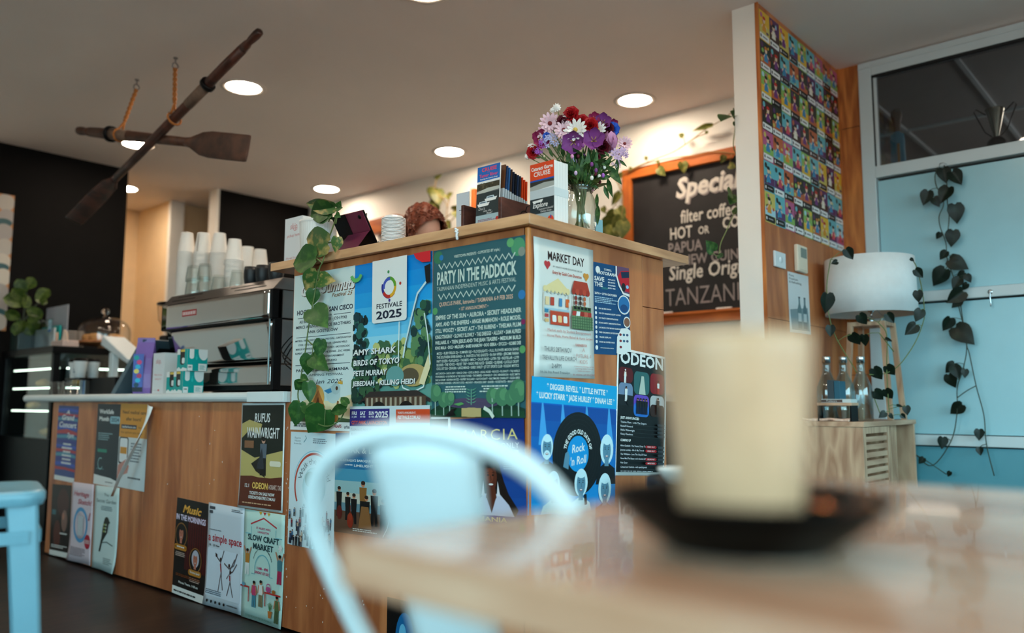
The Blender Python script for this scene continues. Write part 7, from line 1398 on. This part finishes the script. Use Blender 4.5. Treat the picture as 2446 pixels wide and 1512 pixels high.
# one continuous body grown over a joint skeleton
J = {'pel': (2.68, 2.52, .95, .13), 'abd': (2.675, 2.55, 1.12, .12), 'che': (2.66, 2.62, 1.32, .14), 'upc': (2.65, 2.67, 1.44, .11), 'nk': (2.64, 2.73, 1.52, .058), 'nk2': (2.63, 2.79, 1.585, .055), 'hb': (2.62, 2.84, 1.64, .07)}
B = [('pel', 'abd'), ('abd', 'che'), ('che', 'upc'), ('upc', 'nk'), ('nk', 'nk2'), ('nk2', 'hb')]
for sg, s_ in ((-1, 'l'), (1, 'r')):
    ox = sg*.0
    J['sh'+s_] = (2.65+sg*.17, 2.66, 1.415, .065); J['el'+s_] = (2.66+sg*.21, 2.78, 1.15, .046); J['wr'+s_] = (2.63+sg*.12, 2.98, 1.03, .03); J['pa'+s_] = (2.62+sg*.1, 3.05, 1.01, .032); J['hp'+s_] = (2.68+sg*.09, 2.52, .88, .1); J['kn'+s_] = (2.68+sg*.1, 2.56, .48, .062); J['an'+s_] = (2.68+sg*.1, 2.5, .09, .043); J['to'+s_] = (2.68+sg*.11, 2.64, .04, .036)
    B += [('upc', 'sh'+s_), ('sh'+s_, 'el'+s_), ('el'+s_, 'wr'+s_), ('wr'+s_, 'pa'+s_), ('pel', 'hp'+s_), ('hp'+s_, 'kn'+s_), ('kn'+s_, 'an'+s_), ('an'+s_, 'to'+s_)]
    for f in range(5):
        a = (f-2)*.012; ln = (.05, .075, .08, .075, .06)[f]
        k1, k2 = 'f%d%s' % (f, s_), 'g%d%s' % (f, s_); base = V(J['pa'+s_][:3])
        off = V((sg*-.045, .01, -.004)) if f == 0 else V((a*1.2, .035, 0))
        J[k1] = (*(base+off), .010); J[k2] = (*(base+off+V((sg*-.01 if f == 0 else a*.4, ln*.6, -.02))), .008); B += [('pa'+s_, k1), (k1, k2)]
def skinned(name, keys, m, grow, parent, rootk='pel'):
    ks = [k for k in J if keys(k)]; me = bpy.data.meshes.new(name); me.from_pydata([J[k][:3] for k in ks], [(ks.index(a), ks.index(b)) for a, b in B if a in ks and b in ks], [])
    me.materials.append(m); o = bpy.data.objects.new(name, me); COL.objects.link(o); o.parent = parent; o.matrix_parent_inverse = parent.matrix_basis.inverted()
    o.modifiers.new('skin', 'SKIN'); o.modifiers.new('sub', 'SUBSURF').levels = 2; o.modifiers['sub'].render_levels = 2; o.modifiers['skin'].use_smooth_shade = True
    if not me.skin_vertices: me.attributes  # created by the modifier below
    sv = me.skin_vertices[0].data if me.skin_vertices else None
    return o, ks, grow
def grow_skin(o, ks, grow, rootk):
    bm = bmesh.new(); bm.from_mesh(o.data); ly = bm.verts.layers.skin.verify(); bm.verts.ensure_lookup_table()
    for v, k in zip(bm.verts, ks): v[ly].radius = (J[k][3]+grow, J[k][3]*(.8 if k in ('pel', 'abd', 'che') else 1)+grow); v[ly].use_root = (k == rootk)
    bm.to_mesh(o.data); bm.free()
for nm, fl_, m, g, rk_ in (('body', lambda k: True, m_skin, 0, 'pel'), ('shirt', lambda k: k in ('pel', 'abd', 'che', 'upc', 'shl', 'shr', 'ell', 'elr'), m_shirt, .012, 'abd'), ('trousers', lambda k: k in ('pel', 'hpl', 'hpr', 'knl', 'knr', 'anl', 'anr'), m_jean, .014, 'pel')):
    o, ks, g = skinned(nm, fl_, m, g, person); grow_skin(o, ks, g, rk_)
for s_ in 'lr':
    a, t = V(J['an'+s_][:3]), V(J['to'+s_][:3]); MB().ball((a+t)/2+V((0, .02, -.02)), (.05, .14, .045), 14, 8).build('shoe', m_blk, person, w=True)
# head, bowed and turned left: fwd = where the face looks
fwd = V((.06, .76, -.64)).normalized(); rgt = fwd.cross(V((0, 0, 1))).normalized(); upv = rgt.cross(fwd); hc = V((HX, HY, hz+.02))
HM = frameM(hc, rgt, fwd, upv); mb = MB()
seg, rg = 28, 20; vsx = []
for i in range(rg+1):
    a = math.pi*i/rg
    for j in range(seg):
        t = 2*math.pi*j/seg; x_, y_, z_ = math.sin(a)*math.cos(t), math.sin(a)*math.sin(t), math.cos(a); rx, ry, rz2 = .074, .095, .115
        if z_ < 0: rx *= 1+.28*z_; ry *= 1+.12*z_
        p = V((x_*rx, y_*ry, z_*rz2))
        if y_ > .6 and abs(x_) < .5: p.y += .018*math.exp(-((z_+.18)/.16)**2)*math.exp(-(x_/.16)**2); p.y -= .008*math.exp(-((z_-.05)/.1)**2)*math.exp(-((abs(x_)-.34)/.14)**2); p.y += .005*math.exp(-((z_+.5)/.1)**2)*math.exp(-(x_/.25)**2)
        vsx.append(HM @ p)
mb.add(vsx, [(i*seg+j, (i+1)*seg+j, (i+1)*seg+(j+1) % seg, i*seg+(j+1) % seg) for i in range(rg) for j in range(seg)], smooth=True)
mb.build('head', m_skin, person, w=True)
for sg in (-1, 1):
    MB().ball(HM @ V((sg*.076, -.005, -.01)), (.012, .022, .032), 12, 8, M=HM.to_3x3()).build('ear', m_skin, person, w=True)
    MB().ball(HM @ V((sg*.03, .083, .006)), (.011, .008, .008), 10, 6, M=HM.to_3x3()).build('eye', m_wp, person, w=True); MB().ball(HM @ V((sg*.03, .090, .006)), (.005, .002, .005), 8, 5, M=HM.to_3x3()).build('iris', m_blk, person, w=True); MB().tube([HM @ V((sg*.046, .080, .024)), HM @ V((sg*.03, .088, .028)), HM @ V((sg*.014, .088, .024))], .003, 6).build('eyebrow', m_hair, person, w=True)
MB().ball(HM @ V((0, .088, -.06)), (.022, .006, .007), 12, 6, M=HM.to_3x3()).build('lips', mat('lips', S(170, 96, 88), .45), person, w=True)
hr_ = MB(); rnd = random.Random(21); vsx = []
for i in range(15):
    a = math.pi*.64*i/14
    for j in range(32):
        t = 2*math.pi*j/32; lim = 1 if math.sin(t) < .25 else .8; aa = a*lim; w_ = 1+.05*math.sin(7*t+i)+.05*math.sin(13*t+2*i)+.03*rnd.random(); vsx.append(HM @ V((.084*math.sin(aa)*math.cos(t)*w_, -.004+.107*math.sin(aa)*math.sin(t)*w_, .124*math.cos(aa)*w_)))
hr_.add(vsx, [(i*32+j, (i+1)*32+j, (i+1)*32+(j+1) % 32, i*32+(j+1) % 32) for i in range(14) for j in range(32)], smooth=True)
for k in range(420):
    a = math.acos(1-rnd.random()*1.35); t = rnd.uniform(0, 6.283)
    if math.sin(t) > .3 and a > 1.25: continue
    n_ = V((math.sin(a)*math.cos(t), math.sin(a)*math.sin(t), math.cos(a))); b = V((n_.x*.086, n_.y*.108, n_.z*.126)); tg = n_.orthogonal().normalized(); tg = Matrix.Rotation(rnd.uniform(0, 6.28), 3, n_) @ tg; bt_ = n_.cross(tg); rr = rnd.uniform(.006, .011)
    pts = [HM @ (b+tg*(rr*math.cos(q*1.2)-rr+.012*q*.3)+bt_*rr*math.sin(q*1.2)+n_*(.002*q)+V((0, 0, -.001*q*q))) for q in range(6)]; hr_.tube(pts, [.0022, .0026, .0026, .0024, .002, .001], 5)
hr_.build('hair', m_hair, person, w=True)

# ================================================================== foreground: table, cup and saucer, chair, stools
TZ = .75
m_tab = wood('honey_table_top', S(234, 202, 180), S(196, 150, 120), (6, .8, 6), .25, 3, .5, coat=.5)
m_tab2 = wood('honey_table_top_reddish', S(222, 180, 152), S(184, 132, 102), (6, .8, 6), .25, 3, .5, coat=.5)
table = thing('cafe_table', 'honey-coloured plank table close to the camera under the cup', 'table', (.78, -.15, 0), math.radians(-2.5))
tw, tl, tt = .75, 1.30, .034                       # across (local x), along (local y), thickness
nb = 6
for k in range(nb):
    x0 = -tw/2+tw*k/nb; MB().box((x0+.0003, -tl/2, TZ-tt), (x0+tw/nb-.0003, tl/2, TZ)).build('plank', m_tab if k % 2 else m_tab2, table, bevel=.0015)
MB().box((-.3, -.55, TZ-tt-.05), (.3, .5, TZ-tt)).build('apron', m_tab2, table)
for sx in (-1, 1):
    for sy in (-.52, .34): MB().box((sx*.27-.02, sy-.02, 0), (sx*.27+.02, sy+.02, TZ-tt)).build('leg', m_blk, table, bevel=.002)
_c = V((.383, .502)); _o = Matrix.Rotation(math.radians(-2.5), 2) @ V((-tw/2, tl/2)); table.location = (_c.x-_o.x, _c.y-_o.y, 0)
# saucer and cup
sp_ = onD(.565, 1786, 1290); SX, SY = sp_.x, sp_.y
sau = thing('saucer', 'black ceramic saucer under the tall cup, close to the camera', 'saucer', (SX, SY, TZ))
m_blkc = mat('glossy_black_ceramic', S(2, 2, 2), .35, spec=.1, var=.0)
MB().lathe([(0, .006), (.046, .006), (.048, 0), (.054, 0), (.057, .004), (.075, .016), (.090, .030), (.096, .037), (.0955, .039), (.092, .036), (.075, .0215), (.055, .012), (.045, .0095), (0, .009)], 64).build('dish', m_blkc, sau)
MB().lathe([(.0478, .0002), (.0545, .0002), (.0545, .0016), (.0478, .0016)], 48).build('foot_ring', mat('unglazed_foot', S(120, 116, 112), .7), sau)
cup = thing('latte_glass', 'tall cream ribbed cup of milky coffee on the black saucer', 'cup', (SX-.003, SY+.004, TZ+.0095))
m_latte = mat('cream_glaze', S(192, 148, 114), .35, var=.07, vscale=25); m_foam = mat('milk_foam', S(232, 214, 190), .6, var=.04)
HC = .139
MB().lathe([(0, 0), (.034, 0), (.0385, .004), (.041, .02), (.0445, .06), (.0485, .10), (.0515, .128), (.0522, HC), (.0508, HC), (.0495, .124), (.046, .09), (0, .088)], 72, rib=lambda t, i: .03*abs(math.cos(t*8)) if 2 <= i <= 5 else 0).build('cup_wall', m_latte, cup)
MB().lathe([(0, .1225), (.03, .122), (.0494, .121)], 40).build('foam', m_foam, cup)
tsp = thing('teaspoon', 'small coppery teaspoon resting on the saucer beside the cup', 'spoon', (SX, SY, TZ+.03)); m_cop = mat('copper_spoon', S(210, 130, 80), .2, metal=1, var=0)
rv = _r.copy(); rv.z = 0; rv.normalize(); fv = V((_f.x, _f.y, 0)).normalized()
b0 = V((SX, SY, TZ))+rv*.068+fv*.012+V((0, 0, .0255)); MB().tube([b0-fv*.06+V((0, 0, .012)), b0-fv*.02, b0+fv*.012], [(.003, .0012)]*3, 8).build('handle', m_cop, tsp, w=True); MB().ball(b0+fv*.028, (.011, .017, .0025), 14, 8, M=RZ(math.atan2(fv.y, fv.x)-math.pi/2).to_3x3()).build('bowl', m_cop, tsp, w=True)
# white steel chair seen from behind
m_wst = mat('white_enamelled_steel', S(206, 216, 218), .28, var=.02, spec=.5)
chp = onD(.93, 1040, 1050)
chair = thing('steel_chair', 'white steel cafe chair with hoop back beside the table', 'chair', (chp.x+.22, chp.y-.0, 0), math.radians(10)-math.pi/2)   # local +Y faces right-away
def hoop(z): return -.18-.125*max(0, (z-.45))/.38
pts = []
for t in range(0, 41):
    a = math.pi*t/40
    if t <= 40: x = .172*math.cos(a); zz = .69+.130*math.sin(a)**.7; pts.append(V((x, hoop(zz), zz)))
side = lambda sg: [V((sg*.085, hoop(.45), .45)), V((sg*.112, hoop(.53), .53)), V((sg*.146, hoop(.61), .61))]
MB().tube(smooth_path(side(1)+pts[::2]+side(-1)[::-1], 4), .0125, 12).build('back_hoop', m_wst, chair)
mb = MB(); n, k = 10, 6; g = []
for i in range(n+1):
    z = .445+(.818-.445)*i/n; hw = .048+.026*((z-.445)/.373)
    for j in range(k+1): c = -1+2*j/k; mb.v.append((hw*c, hoop(z)+.010*(1-c*c)*-1, z))
for i in range(n):
    for j in range(k): mb.f.append([i*(k+1)+j, i*(k+1)+j+1, (i+1)*(k+1)+j+1, (i+1)*(k+1)+j]); mb.m.append(0); mb.sm.append(True); mb.c.append(None)
o = mb.build('back_splat', m_wst, chair); o.modifiers.new('thickness', 'SOLIDIFY').thickness = .003
def rsq(h, r, z, n=6):
    out = []
    for cx, cy, a0 in ((h-r, h-r, 0), (-h+r, h-r, 90), (-h+r, -h+r, 180), (h-r, -h+r, 270)):
        for i in range(n+1): a = math.radians(a0+90*i/n); out.append(V((cx+r*math.cos(a), cy+r*math.sin(a), z)))
    return out
def seat_part(name, root, h, z, m):
    mb = MB(); rings = [rsq(h-.004, .05, z-.032), rsq(h, .05, z-.02), rsq(h, .05, z-.006), rsq(h-.006, .05, z), rsq(h-.03, .04, z-.002), rsq(h-.06, .03, z-.006)]; n = len(rings[0]); vs = [p for r_ in rings for p in r_]
    fs = [(i*n+j, i*n+(j+1) % n, (i+1)*n+(j+1) % n, (i+1)*n+j) for i in range(len(rings)-1) for j in range(n)]+[tuple((len(rings)-1)*n+j for j in range(n))]; mb.add(vs, fs, smooth=True); return mb.build(name, m, root)
seat_part('seat', chair, .185, .452, m_wst)
def sheet_leg(root, sx, sy, h, z, spread, m, name='leg'):
    """folded sheet-metal leg: an L section that tapers to the foot"""
    c0 = V((sx*(h-.012), sy*(h-.012), z-.02)); c1 = V((sx*(h+spread), sy*(h+spread), .004)); w0, w1 = (.055, .024) if name == 'leg' else (.06, .045); mb = MB(); rows = []
    for t in range(7):
        f = t/6; c = c0.lerp(c1, f); w = w0+(w1-w0)*f**.7; rows.append([c+V((-sx*w, 0, 0)), c+V((-sx*w*.12, -sy*w*.0, 0)), c+V((0, -sy*w*.12, 0)), c+V((0, -sy*w, 0))])
    for r_ in rows: mb.v += [tuple(p) for p in r_]
    for i in range(6):
        for j in range(3): mb.f.append([i*4+j, i*4+j+1, (i+1)*4+j+1, (i+1)*4+j]); mb.m.append(0); mb.sm.append(False); mb.c.append(None)
    o = mb.build(name, m, root); o.modifiers.new('thickness', 'SOLIDIFY').thickness = .004; MB().box(c1+V((-.012, -.012, -.004)), c1+V((.012, .012, .006))).build('rubber_foot', m_blk, o); return o
for sx in (-1, 1):
    for sy in (-1, 1): sheet_leg(chair, sx, sy, .18, .45, .035, m_wst)
for a_, b_ in (((-.19, -.19), (.19, .19)), ((-.19, .19), (.19, -.19))): MB().tube([(*a_, .2), (*b_, .2)], .006, 8).build('cross_brace', m_wst, chair)
# pale blue steel stool at the left edge
m_bst = mat('pale_blue_enamelled_steel', S(108, 154, 170), .28, var=.03)
def stool(label, p, rz, z, h, m, grp):
    st_ = thing('steel_stool', label, 'stool', p, rz); seat_part('seat', st_, h, z, m)
    for sx in (-1, 1):
        for sy in (-1, 1): sheet_leg(st_, sx, sy, h-.004, z, .03, m, 'stool_leg')
    for s0 in (-1, 1):
        k_ = h+.045; MB().bar((s0*k_, -k_+.02, z*.34), (s0*k_, k_-.02, z*.34), .02, .004).build('foot_rail', m, st_); MB().bar((-k_+.02, s0*k_, z*.34), (k_-.02, s0*k_, z*.34), .02, .004).build('foot_rail', m, st_)
        MB().bar((s0*(h-.008), -h+.03, z-.10), (s0*(h-.008), h-.03, z-.10), .028, .004, V((1, 0, 0))).build('upper_rail', m, st_); MB().bar((-h+.03, s0*(h-.008), z-.10), (h-.03, s0*(h-.008), z-.10), .028, .004, V((0, 1, 0))).build('upper_rail', m, st_)
    return st_
q = onD(1.86, -85, 1190); stool('pale blue steel stool cut off by the left edge of the photo', (q.x, q.y, 0), math.radians(74), .655, .155, m_bst, None)
q = onD(1.62, 1745, 1190); stool('black steel stool hidden behind the cup, carrying a white dish', (q.x, q.y, 0), math.radians(41), .70, .15, m_blk, None)
dq = onZ(.685, 1592, 1160); ds = V((q.x, q.y, 0))-rv*.095-fv*.04
dsh = thing('white_dish', 'small white dish on the black stool left of the cup', 'dish', (ds.x, ds.y, .695)); MB().lathe([(0, .004), (.03, .003), (.033, 0), (.04, .006), (.055, .026), (.056, .03), (.053, .03), (.038, .01), (0, .008)], 36).build('bowl', m_cer, dsh)
